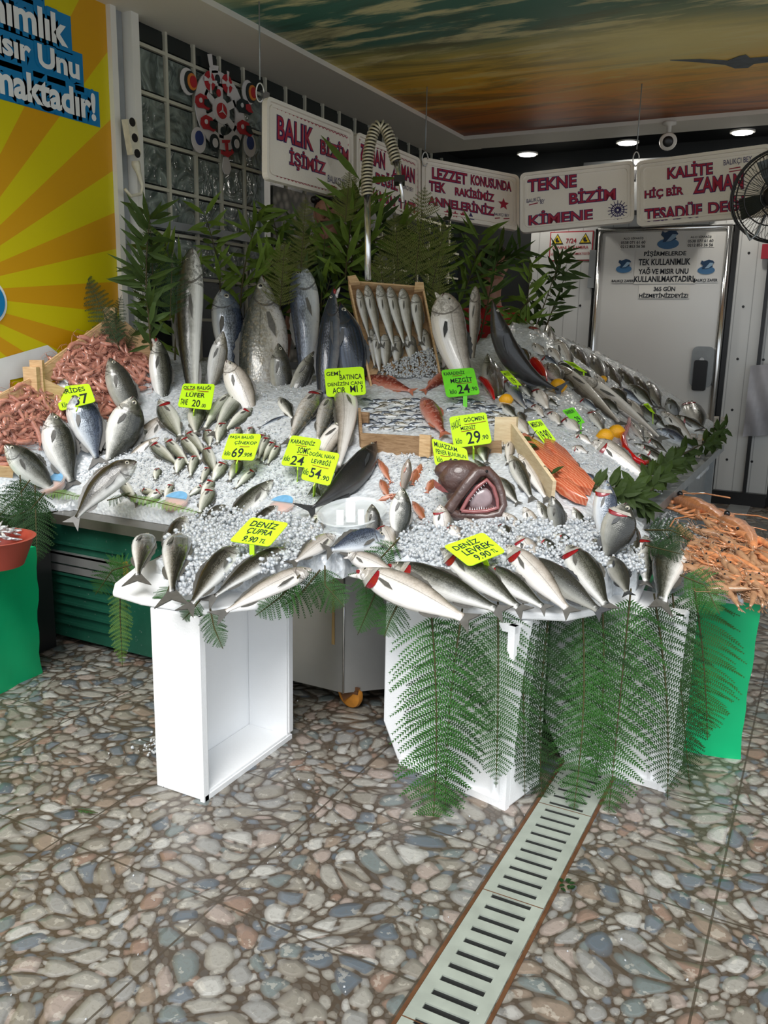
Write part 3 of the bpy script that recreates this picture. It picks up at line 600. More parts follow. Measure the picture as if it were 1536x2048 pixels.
S5 = sign((1275, 324), (1545, 288), (1275, 454), (1545, 432), (5.66, 5.15), [
    ('R', 'KALİTE', (.24, .10, .58, .32)), ('R', 'HİÇ BİR', (.06, .42, .36, .60)), ('R', 'ZAMAN', (.44, .36, .80, .58)), ('R', 'TESADÜF', (.06, .70, .50, .93)), ('R', 'DEĞİL', (.55, .68, .88, .90)), ('B', 'BALIKÇI BEY', (.66, .14, .86, .24), -.05), ('L', '', (.70, .28, .78, .27)), ('L', '', (.70, .32, .80, .31))],
    'rightmost hanging foam sign, KALİTE HİÇ BİR ZAMAN, behind the fan')
def hook(x, y, d, length, label):
    p = dep(x, y, d); top = A([p[0], p[1], ZC+.01 if p[0] < -2.9 or p[1] > 7.1 else ZC+.03]); r = empty('hanging_hook', top, label, 'hook')
    MB().tube([top, top-A([0, 0, (top[2]-p[2])*.5]), p+A([0, 0, .06])], .004, 6).build('chain', M['steeldull'], r, True)
    a = [p+A([math.cos(t_)*.02*rt[0]*1, math.cos(t_)*.02*rt[1], math.sin(t_)*.045]) for t_ in np.linspace(0, 2*PI*.9, 16)]
    MB().tube(a, .0045, 6).build('carabiner', M['steel'], r, True)
hook(520, 185, 4.38, .2, 'steel hook and chain holding the leftmost hanging sign')
hook(850, 318, 5.83, .2, 'small steel hook at the left end of the star sign')
hook(1272, 318, 5.66, .2, 'steel hook between the two right-hand hanging signs')
# ---------------------------------------------------------------- the display surface (a real heightfield)
CP = [(430, 1000, 2.85), (430, 900, 3.1), (430, 800, 3.45), (430, 740, 3.8), (600, 1000, 2.95), (600, 900, 3.2), (600, 800, 3.6), (600, 750, 4.0),
      (800, 1060, 2.75), (800, 950, 3.1), (800, 880, 3.35), (800, 800, 3.8), (800, 745, 4.1), (1000, 1050, 2.8), (1000, 950, 3.15), (1000, 850, 3.6), (1000, 780, 4.1), (1000, 720, 4.6),
      (1200, 960, 3.3), (1200, 900, 3.7), (1200, 850, 4.1), (1200, 790, 4.7), (1160, 712, 5.3), (1270, 1000, 3.4), (1300, 930, 4.0), (1300, 850, 5.0), (1280, 772, 5.5), (1400, 900, 5.2), (1425, 862, 5.7),
      (100, 930, 2.80), (100, 850, 2.91), (200, 780, 3.18), (225, 668, 3.36), (0, 830, 2.62), (84, 772, 2.88), (150, 705, 3.1), (20, 900, 2.64), (-10, 945, 2.55), (60, 960, 2.68), (300, 790, 3.38), (1070, 665, 5.0), (300, 700, 3.62), (200, 900, 3.0), (300, 900, 3.12),
      (340, 1010, 2.80), (250, 985, 2.82), (130, 985, 2.80),
      (470, 1080, 2.42), (350, 1150, 2.05), (560, 1130, 2.18), (620, 1080, 2.5), (300, 1110, 2.3), (850, 1080, 2.62), (1000, 1090, 2.62), (1150, 1100, 2.72), (900, 1180, 2.4), (1100, 1170, 2.5), (1290, 1130, 2.85), (1250, 1060, 3.1)]
PT = A([hit(x, y, 1, Y) for x, y, Y in CP])
edge = A([(-2.35, 2.1, .655), (-2.0, 1.85, .65), (-1.5, 1.95, .65), (-1.3, 2.3, .66), (-1.0, 2.2, .66), (-.6, 2.35, .66), (-.33, 2.75, .67), (-3.0, 2.70, .68), (-2.7, 2.72, .67), (-3.3, 2.42, .69)])
PT = np.concatenate([PT, edge])
def U_(r2): return r2*np.log(r2+1e-9)
K = U_(((PT[:, None, :2]-PT[None, :, :2])**2).sum(-1))+np.eye(len(PT))*.02
Pm = np.c_[np.ones(len(PT)), PT[:, :2]]; Lm = np.block([[K, Pm], [Pm.T, np.zeros((3, 3))]])
Wt = np.linalg.solve(Lm, np.r_[PT[:, 2], 0, 0, 0])
def hs(x, y):
    x = np.asarray(x, float); y = np.asarray(y, float)
    r2 = (x[..., None]-PT[:, 0])**2+(y[..., None]-PT[:, 1])**2
    z = U_(r2)@Wt[:-3]+Wt[-3]+Wt[-2]*x+Wt[-1]*y
    return np.maximum(z, .655)
DOM = A([(-3.38, 2.5), (-3.2, 2.52), (-3.02, 2.76), (-2.45, 2.76), (-2.22, 2.5), (-2.02, 2.16), (-1.82, 2.08), (-1.58, 2.14), (-1.40, 2.5), (-1.25, 2.50), (-.95, 2.42), (-.66, 2.54), (-.50, 2.8), (-.52, 3.2), (-.66, 3.3), (-.64, 5.9), (-1.1, 5.85), (-1.45, 5.62), (-1.72, 5.3), (-1.85, 4.75), (-2.12, 4.34), (-2.6, 4.10), (-3.1, 3.90), (-3.38, 3.7)])
def inside(x, y, P=DOM):
    x = np.asarray(x); y = np.asarray(y); r = np.zeros(x.shape, bool); n = len(P)
    for i in range(n):
        a, b_ = P[i], P[(i+1) % n]
        c = ((a[1] > y) != (b_[1] > y)); xx = (b_[0]-a[0])*(y-a[1])/(b_[1]-a[1]+1e-12)+a[0]; r ^= c & (x < xx)
    return r
def on(px_, py_, maxd=8.0):
    d = ray(px_, py_); ts = np.arange(1.8, maxd, .004); q = EYE+ts[:, None]*d
    below = q[:, 2] < hs(q[:, 0], q[:, 1]); ok = below & (q[:, 1] < 6.2)
    i = int(np.argmax(ok)) if ok.any() else len(ts)-1
    return q[i]
def snorm(p):
    e = .03; x, y = p[0], p[1]; return nrm([-(hs(x+e, y)-hs(x-e, y))/(2*e), -(hs(x, y+e)-hs(x, y-e))/(2*e), 1.0])
# smooth ice body
gx = np.arange(-3.5, -.3, .028); gy = np.arange(1.95, 6.0, .028); GX, GY = np.meshgrid(gx, gy); ins = inside(GX, GY)
GZ = hs(GX, GY)+.008*np.sin(GX*43+np.sin(GY*31)*2)*np.sin(GY*47+np.sin(GX*37)*2)+rng.normal(0, .003, GX.shape)
idx = -np.ones(GX.shape, int); V = []; Fc = []
cell = ins[:-1, :-1] & ins[1:, :-1] & ins[:-1, 1:] & ins[1:, 1:]
def vid(i, j):
    if idx[i, j] < 0: idx[i, j] = len(V); V.append((GX[i, j], GY[i, j], GZ[i, j]))
    return idx[i, j]
for i, j in zip(*np.nonzero(cell)): Fc.append((vid(i, j), vid(i, j+1), vid(i+1, j+1), vid(i+1, j)))
# skirt
from collections import Counter
ec = Counter()
for q in Fc:
    for k in range(4): ec[(q[k], q[(k+1) % 4])] += 1
V = [tuple(v) for v in V]; low = {}
def lw(a):
    if a not in low: low[a] = len(V); V.append((V[a][0], V[a][1], .646))
    return low[a]
for (a, b_) in list(ec):
    if (b_, a) not in ec: Fc.append((b_, a, lw(a), lw(b_)))
ice = MB().add(V, Fc).build('crushed_ice', M['ice'], None, True); tag(ice, 'bed of crushed ice sloping over the whole fish stall', 'ice', None, 'stuff')
# loose ice chunks
base = A([(1, 0, 0), (-1, 0, 0), (0, 1, 0), (0, -1, 0), (0, 0, 1), (0, 0, -1.)]); octf = [(0, 2, 4), (2, 1, 4), (1, 3, 4), (3, 0, 4), (2, 0, 5), (1, 2, 5), (3, 1, 5), (0, 3, 5)]
cube = A([(x, y, z) for x in (-1, 1) for y in (-1, 1) for z in (-1, 1)], float)*.7; cubf = [(0, 1, 3, 2), (4, 6, 7, 5), (0, 4, 5, 1), (2, 3, 7, 6), (0, 2, 6, 4), (1, 5, 7, 3)]
g_ = (1+5**.5)/2; ico = A([(-1, g_, 0), (1, g_, 0), (-1, -g_, 0), (1, -g_, 0), (0, -1, g_), (0, 1, g_), (0, -1, -g_), (0, 1, -g_), (g_, 0, -1), (g_, 0, 1), (-g_, 0, -1), (-g_, 0, 1)])/1.9
icof = [(0, 11, 5), (0, 5, 1), (0, 1, 7), (0, 7, 10), (0, 10, 11), (1, 5, 9), (5, 11, 4), (11, 10, 2), (10, 7, 6), (7, 1, 8), (3, 9, 4), (3, 4, 2), (3, 2, 6), (3, 6, 8), (3, 8, 9), (4, 9, 5), (2, 4, 11), (6, 2, 10), (8, 6, 7), (9, 8, 1)]
def chunks(pts, size, name, label, piled=1):
    V = []; Fc = []; n = 0
    for p in pts:
        q, f_ = ico, icof
        R_ = np.linalg.qr(rng.normal(size=(3, 3)))[0]; s_ = size*rng.uniform(.5, 1.25)*A([1, rng.uniform(.6, 1), rng.uniform(.5, 1)])
        v = (q*s_*(1+rng.normal(0, .16, q.shape)))@R_.T+p; V.append(v); Fc += [tuple(i+n for i in k) for k in f_]; n += len(v)
    m_ = MB(); m_.add(np.concatenate(V), Fc); o = m_.build(name, M['chunk'], None, size > .0068); return tag(o, label, 'ice', None, 'stuff')
def poly_pts(poly, n, lift=.006, surf=on, jit=.006):
    P = A(poly, float); out = []; lo, hi = P.min(0), P.max(0)
    while len(out) < n:
        q = rng.uniform(lo, hi)
        if inside(q[0], q[1], P): 
            p = surf(q[0], q[1]); out.append(p+A([0, 0, lift+abs(rng.normal(0, jit))]))
    return out
chunks(poly_pts([(330, 1080), (420, 1020), (560, 1030), (640, 1050), (650, 1090), (560, 1150), (470, 1160), (400, 1190), (360, 1200), (325, 1150)], 1700, .008, on, .010), .0105, 'ice_cubes', 'heap of clear ice cubes around the DENİZ ÇUPRA bream')
chunks(poly_pts([(780, 1050), (1200, 1040), (1280, 1080), (1290, 1150), (1150, 1150), (900, 1150), (790, 1110)], 1700, .006, on, .008), .0085, 'ice_cubes', 'heap of ice cubes around the DENİZ LEVREK sea bass')
chunks(poly_pts([(140, 960), (250, 900), (380, 860), (560, 860), (640, 930), (700, 990), (560, 1030), (400, 1010), (280, 1000)], 2600, .003, on, .004), .0055, 'ice_cubes', 'loose ice cubes between the small bluefish on the left of the stall')
chunks(poly_pts([(300, 790), (430, 740), (640, 770), (600, 850), (520, 880), (330, 830)], 900, .001, on, .003), .005, 'ice_cubes', 'ice grains below the big upright fish')
chunks(poly_pts([(750, 910), (870, 910), (900, 960), (860, 1050), (760, 1000)], 600, .003, on, .004), .0055, 'ice_cubes', 'ice grains around the small red mullet')
chunks(poly_pts([(1040, 780), (1200, 830), (1300, 960), (1330, 990), (1200, 990), (1080, 880)], 900, .001, on, .003), .005, 'ice_cubes', 'ice grains on the right slope of the stall')
# ---------------------------------------------------------------- stall bodies
# green cabinet
r = empty('display_cabinet', (-2.7, 2.75, 0), 'dark green steel refrigerated cabinet with louvred front under the left of the stall', 'cabinet')
MB().lohi((-3.45, 2.72, .03), (-2.0, 3.6, .60)).build('body', M['cabinet'], r)
MB().lohi((-3.09, 2.66, .60), (-1.9, 3.6, .645)).build('steel_top', plain('wet_dark_steel', (.13, .12, .10), .3, .5, var=.3), r)
s_ = MB(); s_.lohi((-3.35, 2.70, .40), (-2.72, 2.722, .45)); s_.lohi((-3.35, 2.70, .44), (-2.72, 2.715, .455)); s_.lohi((-3.35, 2.70, .36), (-2.72, 2.722, .39)); s_.build('steel_rail', M['steel'], r)
s_ = MB()
for z in (.10, .15, .20, .25, .30, .34, .49): s_.lohi((-3.4, 2.705, z), (-2.70, 2.722, z+.012))
s_.build('louvre', M['cabinet'], r)
MB().lohi((-2.70, 2.70, .33), (-2.685, 2.72, .46)).build('hinge_pin', M['rust'], r)
tag(MB().lohi((-3.46, 2.5, 0), (-3.1, 2.655, .64)).build('stand', M['black_']), 'dark stand at the left end of the stall behind the hanging ferns', 'stand')
# steel and timber staging beneath the ice
def staging(poly, zb, zt, name, m_, label, cat='table'):
    m = MB(); n = len(poly); m.prism(poly, (0, 0, zb), (1, 0, 0), (0, 1, 0), (0, 0, zt-zb)); o = m.build(name, m_); tag(o, label, cat); return o
staging([(-1.98, 3.64), (-1.16, 3.6), (-1.14, 2.95), (-.68, 3.25), (-.66, 5.92), (-1.5, 5.7), (-1.98, 4.3)], .08, .64, 'stall_table', M['steeldull'], 'grey steel table carrying the middle and right of the fish stall')
# right hand ledge along the stall
r = empty('stall_ledge', (-.62, 4.6, .75), 'steel ledge along the right edge of the stall covered in dark leaves', 'ledge')
MB().lohi((-.70, 3.25, .755), (-.58, 6.0, .80)).build('ledge_top', M['steeldull'], r); MB().lohi((-.70, 3.3, .62), (-.66, 5.95, .76)).build('ledge_apron', M['steeldull'], r)
for y in (3.6, 4.8, 5.9): MB().lohi((-.68, y-.03, 0), (-.62, y+.03, .755)).build('leg', M['steeldull'], r)
# steel cart with chamfered corner
r = empty('steel_cart', (-1.6, 2.8, 0), 'grey stainless steel cart with a rust streak standing behind the white foam boxes', 'cart')
cpoly = [(-1.98, 2.72), (-1.57, 2.72), (-1.30, 2.98), (-1.22, 3.5), (-1.98, 3.5)]
MB().prism(cpoly, (0, 0, .085), (1, 0, 0), (0, 1, 0), (0, 0, .55)).build('body', M['steel'], r)
MB().tube([(-1.57, 2.716, .085), (-1.57, 2.716, .63)], .004, 6).build('corner_seam', M['chrome'], r, True)
MB().prism([(-.006, 0), (.008, 0), (.004, .3), (-.003, .34)], (-1.62, 2.717, .28), (1, 0, 0), (0, 0, 1), (0, .002, 0)).build('rust_streak', plain('rust_streak', (.38, .25, .10), .6), r)
wc = hit(700, 1440, 1, 2.78); wc[2] = .062
MB().lathe([(.02, -.016), (.045, -.018), (.058, -.012), (.062, 0), (.058, .012), (.045, .018), (.02, .016)], wc, (.25, 1, .1), 28).build('wheel', M['rust'], r, True, 40)
b = MB(); b.lohi((wc[0]-.03, 2.75, .075), (wc[0]+.05, 2.82, .09)); b.prism([(-.015, 0), (.06, .07), (-.03, .07), (-.03, .03)], (wc[0]-.0, 2.752, .035), (1, 0, 0), (0, 0, 1), (0, .006, 0)); b.build('caster_fork', M['rustdark'], r)
# floor drains
def drain(name, x0, x1, y0, y1, label, grate=True, gm_=None):
    gm_ = gm_ or plain('drain_grate_paint', (.33, .36, .31), .45, var=.3, vs=14)
    r = empty(name, ((x0+x1)/2, (y0+y1)/2, 0), label, 'drain'); m_ = MB(); zt_ = .006
    if not grate: m_.lohi((x0, y0, 0), (x1, y1, zt_)); m_.build('cover_plate', gm_, r); return
    MB().lohi((x0+.008, y0, .0005), (x1-.008, y1, .0012)).build('channel', M['black_'], r)
    p_ = .0485; n_ = int((y1-y0)/p_); sx0, sx1 = x0+.03, x1-.03
    m_.lohi((x0, y0, 0), (sx0, y1, zt_)); m_.lohi((sx1, y0, 0), (x1, y1, zt_))
    for i in range(n_): m_.lohi((sx0, y0+i*p_, 0), (sx1, y0+i*p_+p_*.60, zt_))
    m_.build('slotted_grate', gm_, r)
    e_ = MB(); e_.lohi((x0-.012, y0, 0), (x0-.002, y1, .003)); e_.lohi((x1+.002, y0, 0), (x1+.012, y1, .003)); e_.build('channel_rim', M['rustdark'], r)
    j = MB()
    for yy_ in np.arange(y0+.36, y1, .5): j.lohi((x0, yy_, .0061), (x1, yy_+.003, .0066))
    j.build('joint', M['rustdark'], r)
drain('floor_drain', -.685, -.515, .6, 2.86, 'long pale slotted drain grating running across the pebble floor in front')
drain('floor_drain', -.685, -.515, 5.0, 8.2, 'flat grey drain cover strip on the dark floor near the cold room', False, M['steeldull'])
# foam boxes
def openbox(name, x0, y0, x1, y1, z1, label):
    th = .028; r = empty(name, ((x0+x1)/2, (y0+y1)/2, 0), label, 'box', 'white foam fish boxes standing on end')
    m_ = MB(); m_.lohi((x0, y0, 0), (x0+th, y1, z1)); m_.lohi((x0+th, y0, 0), (x1, y0+th, z1)); m_.lohi((x0+th, y1-th, 0), (x1, y1, z1)); m_.lohi((x0+th, y0+th, 0), (x1, y1-th, th)); m_.lohi((x0+th, y0+th, z1-th), (x1, y1-th, z1))
    o = m_.build('box_shell', M['foam'], r)
    bv = o.modifiers.new('soft', 'BEVEL'); bv.width = .004; bv.segments = 2
    q = MB(); q.lohi((x1-.012, y0-.006, 0), (x1+.004, y0+.018, z1)); q.lohi((x1-.012, y1-.018, .03), (x1+.004, y1+.006, z1)); q.lohi((x1-.012, y0, 0), (x1+.004, y1, .018)); q.build('rim', M['foam'], r)
    MB().lathe([(.014, 0), (.014, .003)], (x0+th, y0+.10, .20), (1, 0, 0), 12).build('drain_hole', M['steeldull'], r)
    return r
openbox('foam_box', -1.832, 1.94, -1.632, 2.44, .622, 'white foam fish box on end, open to the right, under the front bream')
def rotbox(c, w_, d_, h_, ang, label, cham=.1):
    r = empty('foam_box', (c[0], c[1], 0), label, 'box', 'white foam fish boxes standing on end')
    ex = A([math.cos(ang), math.sin(ang), 0]); ey = A([-math.sin(ang), math.cos(ang), 0]); o0 = A([c[0], c[1], 0])
    P = [(0, h_), (0, cham*1.3), (cham*.7, 0), (w_, 0), (w_, h_)]
    o = MB().prism(P, o0, ex, A([0, 0, 1]), ey*d_).build('box_shell', M['foam'], r); bv = o.modifiers.new('soft', 'BEVEL'); bv.width = .008; bv.segments = 2
    m_ = MB(); m_.obox(o0+ex*(w_-.012)+ey*(-.006)+A([0, 0, h_/2]), ex*.012, ey*.012, A([0, 0, h_/2])); m_.obox(o0+ex*(w_*.5)-ey*.006+A([0, 0, h_-.012]), ex*w_*.5, ey*.01, A([0, 0, .012])); m_.obox(o0+ex*(w_*.5+.04)-ey*.006+A([0, 0, .012]), ex*(w_*.5-.05), ey*.01, A([0, 0, .012])); m_.build('rim', M['foam'], r)
    m_ = MB(); m_.obox(o0+ex*(w_-.06)-ey*.004+A([0, 0, h_*.5]), ex*.003, ey*.006, A([0, 0, h_*.46])); m_.build('ridge', M['foam'], r)
    return r
rotbox((-1.28, 2.50), .53, .20, .62, -.22, 'white foam fish box with a cut lower corner behind the leftmost hanging fern fronds')
rotbox((-.78, 2.80), .45, .2, .62, -.1, 'white foam fish box behind the fern fronds right of the floor drain')
# foam tray lids carrying the front fish
def tray(poly, z0, z1, label, m_=None):
    o = MB().prism(poly, (0, 0, z0), (1, 0, 0), (0, 1, 0), (0, 0, z1-z0)).build('foam_tray', m_ or M['foam']); bv = o.modifiers.new('soft', 'BEVEL'); bv.width = .008; bv.segments = 3; tag(o, label, 'tray', 'foam trays along the front of the stall')
    return o
tray([(-2.06, 2.02), (-2.00, 1.95), (-1.86, 1.93), (-1.62, 1.96), (-1.52, 2.08), (-1.5, 2.60), (-2.2, 2.60), (-2.14, 2.2)], .624, .646, 'white foam lid sticking out left under the DENİZ ÇUPRA bream')
tray([(-1.26, 2.50), (-.92, 2.37), (-.64, 2.48), (-.48, 2.74), (-.5, 3.0), (-1.2, 2.72), (-1.28, 2.64)], .624, .65, 'white foam lid under the row of DENİZ LEVREK sea bass')
# green wrapped crates
def wrapped(p0, w_, d_, h_, ang, label, taper=.03):
    ex = A([math.cos(ang), math.sin(ang), 0]); ey = A([-math.sin(ang), math.cos(ang), 0]); o0 = A([p0[0], p0[1], 0])
    nx, nz = 9, 12; V = []; Fc = []
    ringp = []
    per = [(i/nx, 0) for i in range(nx)]+[(1, i/nx) for i in range(nx)]+[(1-i/nx, 1) for i in range(nx)]+[(0, 1-i/nx) for i in range(nx)]
    n = len(per)
    for k in range(nz+1):
        z = h_*k/nz; s_ = 1+taper*(k/nz)
        for (a, b_) in per:
            wv = .006*math.sin(a*17+z*11)*math.sin(b_*13+z*23+a*5); q = o0+ex*(w_*((a-.5)*s_+.5)+wv)+ey*(d_*((b_-.5)*s_+.5)+wv)+A([0, 0, z+(.006*math.sin(a*9+b_*7) if k == nz else 0)]); V.append(q)
    Fc = [(k*n+i, k*n+(i+1) % n, (k+1)*n+(i+1) % n, (k+1)*n+i) for k in range(nz) for i in range(n)]+[tuple(nz*n+i for i in range(n))]
    o = MB().add(V, Fc).build('wrapped_crate', M['green_cloth'], None, True, 50); tag(o, label, 'crate', 'crates wrapped in bright green sheet'); return o
wrapped((-.60, 3.02), .47, .55, .60, .18, 'bright green wrapped crate under the langoustines at the right edge')
wrapped((-3.4, 1.96), .54, .38, .57, .12, 'bright green wrapped crate at the left edge under the red tub')
# ---------------------------------------------------------------- fish
PROF = {
 'bass':  ([0, .015, .05, .10, .17, .25, .34, .44, .56, .68, .79, .87, .91], [.05, .15, .31, .50, .72, .90, .99, 1, .90, .68, .42, .27, .25]),
 'salmon': ([0, .015, .05, .10, .16, .24, .33, .45, .58, .70, .80, .88, .92], [.04, .11, .23, .38, .55, .76, .94, 1, .93, .72, .45, .28, .25]),
 'bream': ([0, .015, .045, .09, .15, .22, .31, .42, .54, .66, .77, .84, .88], [.07, .22, .42, .64, .84, .96, 1, .97, .83, .57, .31, .19, .18]),
 'bonito': ([0, .03, .08, .15, .24, .35, .46, .58, .70, .80, .88, .93], [.02, .13, .33, .60, .86, .99, 1, .88, .60, .34, .13, .10]),
 'long':  ([0, .02, .06, .12, .20, .30, .42, .55, .68, .79, .87, .92], [.08, .34, .60, .84, .98, 1, .92, .76, .56, .38, .24, .18]),
}
BEL = {'bass': .95, 'salmon': .95, 'bream': .8, 'bonito': 1, 'long': 1}
def fishparts(P0, P1, hw, kind, s=1, bend=(0, 0), thick=.5, gill=False, eye=True, fin='fin', tail=True, nrings=22, nr=14, head_open=0, seed=0, Nhint=None, dorsal=True, lift=1.0):
    """spine from snout P0 to tail tip P1; hw = half body height; returns list of (part, MB, materials)"""
    P0, P1 = A(P0, float), A(P1, float); L_ = np.linalg.norm(P1-P0); T0 = nrm(P1-P0); mid = (P0+P1)/2
    if Nhint is None: Nhint = nrm(.68*nrm(EYE-mid)+.32*snorm(mid))
    N0 = nrm(Nhint-T0*(Nhint@T0)); B0 = np.cross(N0, T0)*s; ht = hw*thick
    def spine(t): # bend: sideways arc in the body plane (screen) and along the normal
        return P0+(P1-P0)*t+np.cross(N0, T0)*bend[0]*L_*math.sin(PI*t)+N0*(bend[1]*L_*math.sin(PI*t)+ht*.85*lift)
    xs, ys = PROF[kind]; ts = np.unique(np.concatenate([np.linspace(0, xs[-1], nrings), xs[:5]])); rr = np.interp(ts, xs, ys)
    V = []; UV = []; cen = []; fr = []
    for t, r_ in zip(ts, rr):
        c = spine(t); T = nrm(spine(min(t+.01, 1))-spine(max(t-.01, 0))); Nn = nrm(N0-T*(N0@T)); Bn = np.cross(Nn, T)*s
        cen.append(c); fr.append((T, Nn, Bn)); thk = ht*min(1, r_**.75)*(1.15 if t < .3 else 1)
        for j in range(nr):
            a = 2*PI*j/nr; b_ = math.sin(a); n_ = math.cos(a); bb = b_*(1 if b_ > 0 else BEL[kind])
            V.append(c+Bn*hw*r_*bb+Nn*thk*np.sign(n_)*abs(n_)**.85); UV.append((t, (b_+1)/2))
    k = len(ts); Fc = [(i*nr+j, i*nr+(j+1) % nr, (i+1)*nr+(j+1) % nr, (i+1)*nr+j) for i in range(k-1) for j in range(nr)]
    V.append(cen[0]); UV.append((0, .45)); Fc += [(len(V)-1, (j+1) % nr, j) for j in range(nr)]
    V.append(cen[-1]); UV.append((1, .5)); Fc += [(len(V)-1, (k-1)*nr+j, (k-1)*nr+(j+1) % nr) for j in range(nr)]
    out = [('body', MB().add(V, Fc, 0, UV))]
    def frame(t):
        c = spine(t); T = nrm(spine(min(t+.01, 1))-spine(max(t-.01, 0))); Nn = nrm(N0-T*(N0@T)); return c, T, Nn, np.cross(Nn, T)*s, float(np.interp(t, xs, ys))
    if tail:
        t0 = xs[-1]-.03; c, T, Nn, Bn, r_ = frame(t0); w0 = hw*r_*.75; tl = L_*(1-t0); w1 = max(hw*.62, tl*.42)
        if kind == 'bonito': w1 = hw*1.1
        O = []; prof_ = [(0, w0), (.4, w0+(w1-w0)*.38), (.8, w1*.84), (1.0, w1), (.84, w1*.55), (.62, 0)]
        up_ = [c+T*tl*a+Bn*b_ for a, b_ in prof_]; dn = [c+T*tl*a-Bn*b_ for a, b_ in prof_[:-1]]
        ring = up_+dn[::-1]; n = len(ring); th = Nn*max(hw*.035, .0012)
        m_ = MB(); ctr = c+T*tl*.4
        V2 = [p+th for p in ring]+[p-th for p in ring]+[ctr+th, ctr-th]
        m_.add(V2, [(2*n, i, (i+1) % n) for i in range(n)]+[(2*n+1, n+(i+1) % n, n+i) for i in range(n)]+[(i, n+i, n+(i+1) % n, (i+1) % n) for i in range(n)]); out.append(('tail_fin', m_))
    def strip(t0, t1, sgn, hgt, spiky=0):
        m_ = MB(); n = 9; lo, hi = [], []
        for i in range(n):
            t = t0+(t1-t0)*i/(n-1); c, T, Nn, Bn, r_ = frame(t); b0 = c+Bn*sgn*hw*r_*.93*(BEL[kind] if sgn < 0 else 1); f_ = math.sin(PI*min(1, (i+.7)/n))**.6*(1-spiky*(i % 2))
            lo.append(b0); hi.append(b0+Bn*sgn*hgt*f_+T*hgt*.5)
        c, T, Nn, Bn, r_ = frame((t0+t1)/2); th = Nn*max(hw*.02, .001)
        V2 = [p+th for p in lo]+[p+th*.4 for p in hi]+[p-th for p in lo]+[p-th*.4 for p in hi]
        Fq = [(i, i+1, n+i+1, n+i) for i in range(n-1)]+[(2*n+i+1, 2*n+i, 3*n+i, 3*n+i+1) for i in range(n-1)]+[(n+i, n+i+1, 3*n+i+1, 3*n+i) for i in range(n-1)]
        m_.add(V2, Fq); return m_
    if dorsal:
        out.append(('dorsal_fin', strip(.34, .78 if kind == 'bream' else .58, 1, hw*.28, .25)))
        out.append(('anal_fin', strip(.62, .76, -1, hw*.22)))
    # pectoral fin on the near side
    c, T, Nn, Bn, r_ = frame(.26); b0 = c-Bn*hw*.12+Nn*ht*.98; ln = L_*(.15 if kind != 'bream' else .2); m_ = MB()
    q = [b0-Bn*hw*.07, b0+T*ln*.5-Bn*hw*.26, b0+T*ln-Bn*hw*.28, b0+T*ln*.6-Bn*hw*.02, b0+Bn*hw*.06]; q = [p+Nn*.003 for p in q]; th = Nn*.0015
    m_.add([p+th for p in q]+[p-th for p in q], [(0, 1, 2, 3, 4), (9, 8, 7, 6, 5)]+[(i, 5+i, 5+(i+1) % 5, (i+1) % 5) for i in range(5)]); out.append(('pectoral_fin', m_))
    if eye:
        te = .085 if kind != 'bream' else .095; c, T, Nn, Bn, r_ = frame(te); er = hw*(.15 if kind != 'bream' else .17); thk = ht*min(1, r_**.75)*1.15
        ec = c+Bn*hw*r_*.30+Nn*thk*.88; m_ = MB(); m_.ell(ec, T*er, Bn*er, Nn*er*.42, 0, 12, 6); m_.ell(ec+Nn*er*.12, T*er*.6, Bn*er*.6, Nn*er*.40, 1, 10, 6); out.append(('eye', m_))
    # mouth line
    c, T, Nn, Bn, r_ = frame(.0); m_ = MB(); c2, T2, N2, B2, r2 = frame(.055); mw = hw*.03
    thk = ht*min(1, r2**.75)*1.15
    e1 = c2-B2*hw*r2*.35+N2*thk*.93; e0 = c-Bn*hw*.02+Nn*thk*.15; m_.tube([e0, (e0+e1)/2+Nn*thk*.25, e1], [mw, mw, mw*.4], 5); out.append(('mouth', m_))
    if gill:
        m_ = MB(); n1, n2 = 9, 4; V2 = []
        for j in range(n1):
            a = math.radians(-86+104*j/(n1-1))
            for i in range(n2):
                f_ = i/(n2-1); wdt = .072*math.sin(PI*(j+.5)/n1)
                t = .165+.05*math.cos(a)+(f_-.5)*wdt*1.5; c, T, Nn, Bn, r_ = frame(t); k_ = 1.05+.10*math.sin(PI*f_)
                V2.append(c+Bn*hw*r_*math.sin(a)*k_+Nn*ht*min(1, r_**.75)*1.15*max(math.cos(a), .0)**.85*k_)
        m_.add(V2, [(j*n2+i, j*n2+i+1, (j+1)*n2+i+1, (j+1)*n2+i) for j in range(n1-1) for i in range(n2-1)])
        out.append(('gill', m_))
        m_ = MB(); V2 = []
        for j in range(n1):
            a = math.radians(-88+120*j/(n1-1))
            for i in range(3):
                f_ = i/2; t = .10+.055*math.cos(a)+f_*.055; c, T, Nn, Bn, r_ = frame(t); k_ = 1.04+.16*f_
                V2.append(c+Bn*hw*r_*math.sin(a)*k_+Nn*ht*min(1, r_**.75)*1.15*max(math.cos(a), .0)**.85*k_)
        m_.add(V2, [(j*3+i, j*3+i+1, (j+1)*3+i+1, (j+1)*3+i) for j in range(n1-1) for i in range(2)]); out.append(('gill_cover', m_))
    if head_open:
        # lower jaw dropped open away from the belly side, with the red mouth inside
        c, T, Nn, Bn, r_ = frame(.05); jl = L_*.085*head_open
        m_ = MB(); a0 = c-Bn*hw*.30; a1 = a0-T*jl*.9-Bn*hw*.25
        m_.tube([a0+T*jl*.5, a0, (a0+a1)/2, a1], [hw*.16, hw*.17, hw*.13, hw*.05], 8); out.append(('lower_jaw', m_))
        m_ = MB(); m_.ell(c-Bn*hw*.12-T*jl*.15, T*jl*.45, Bn*hw*.16, Nn*ht*.5); out.append(('mouth_inside', m_))
    return out
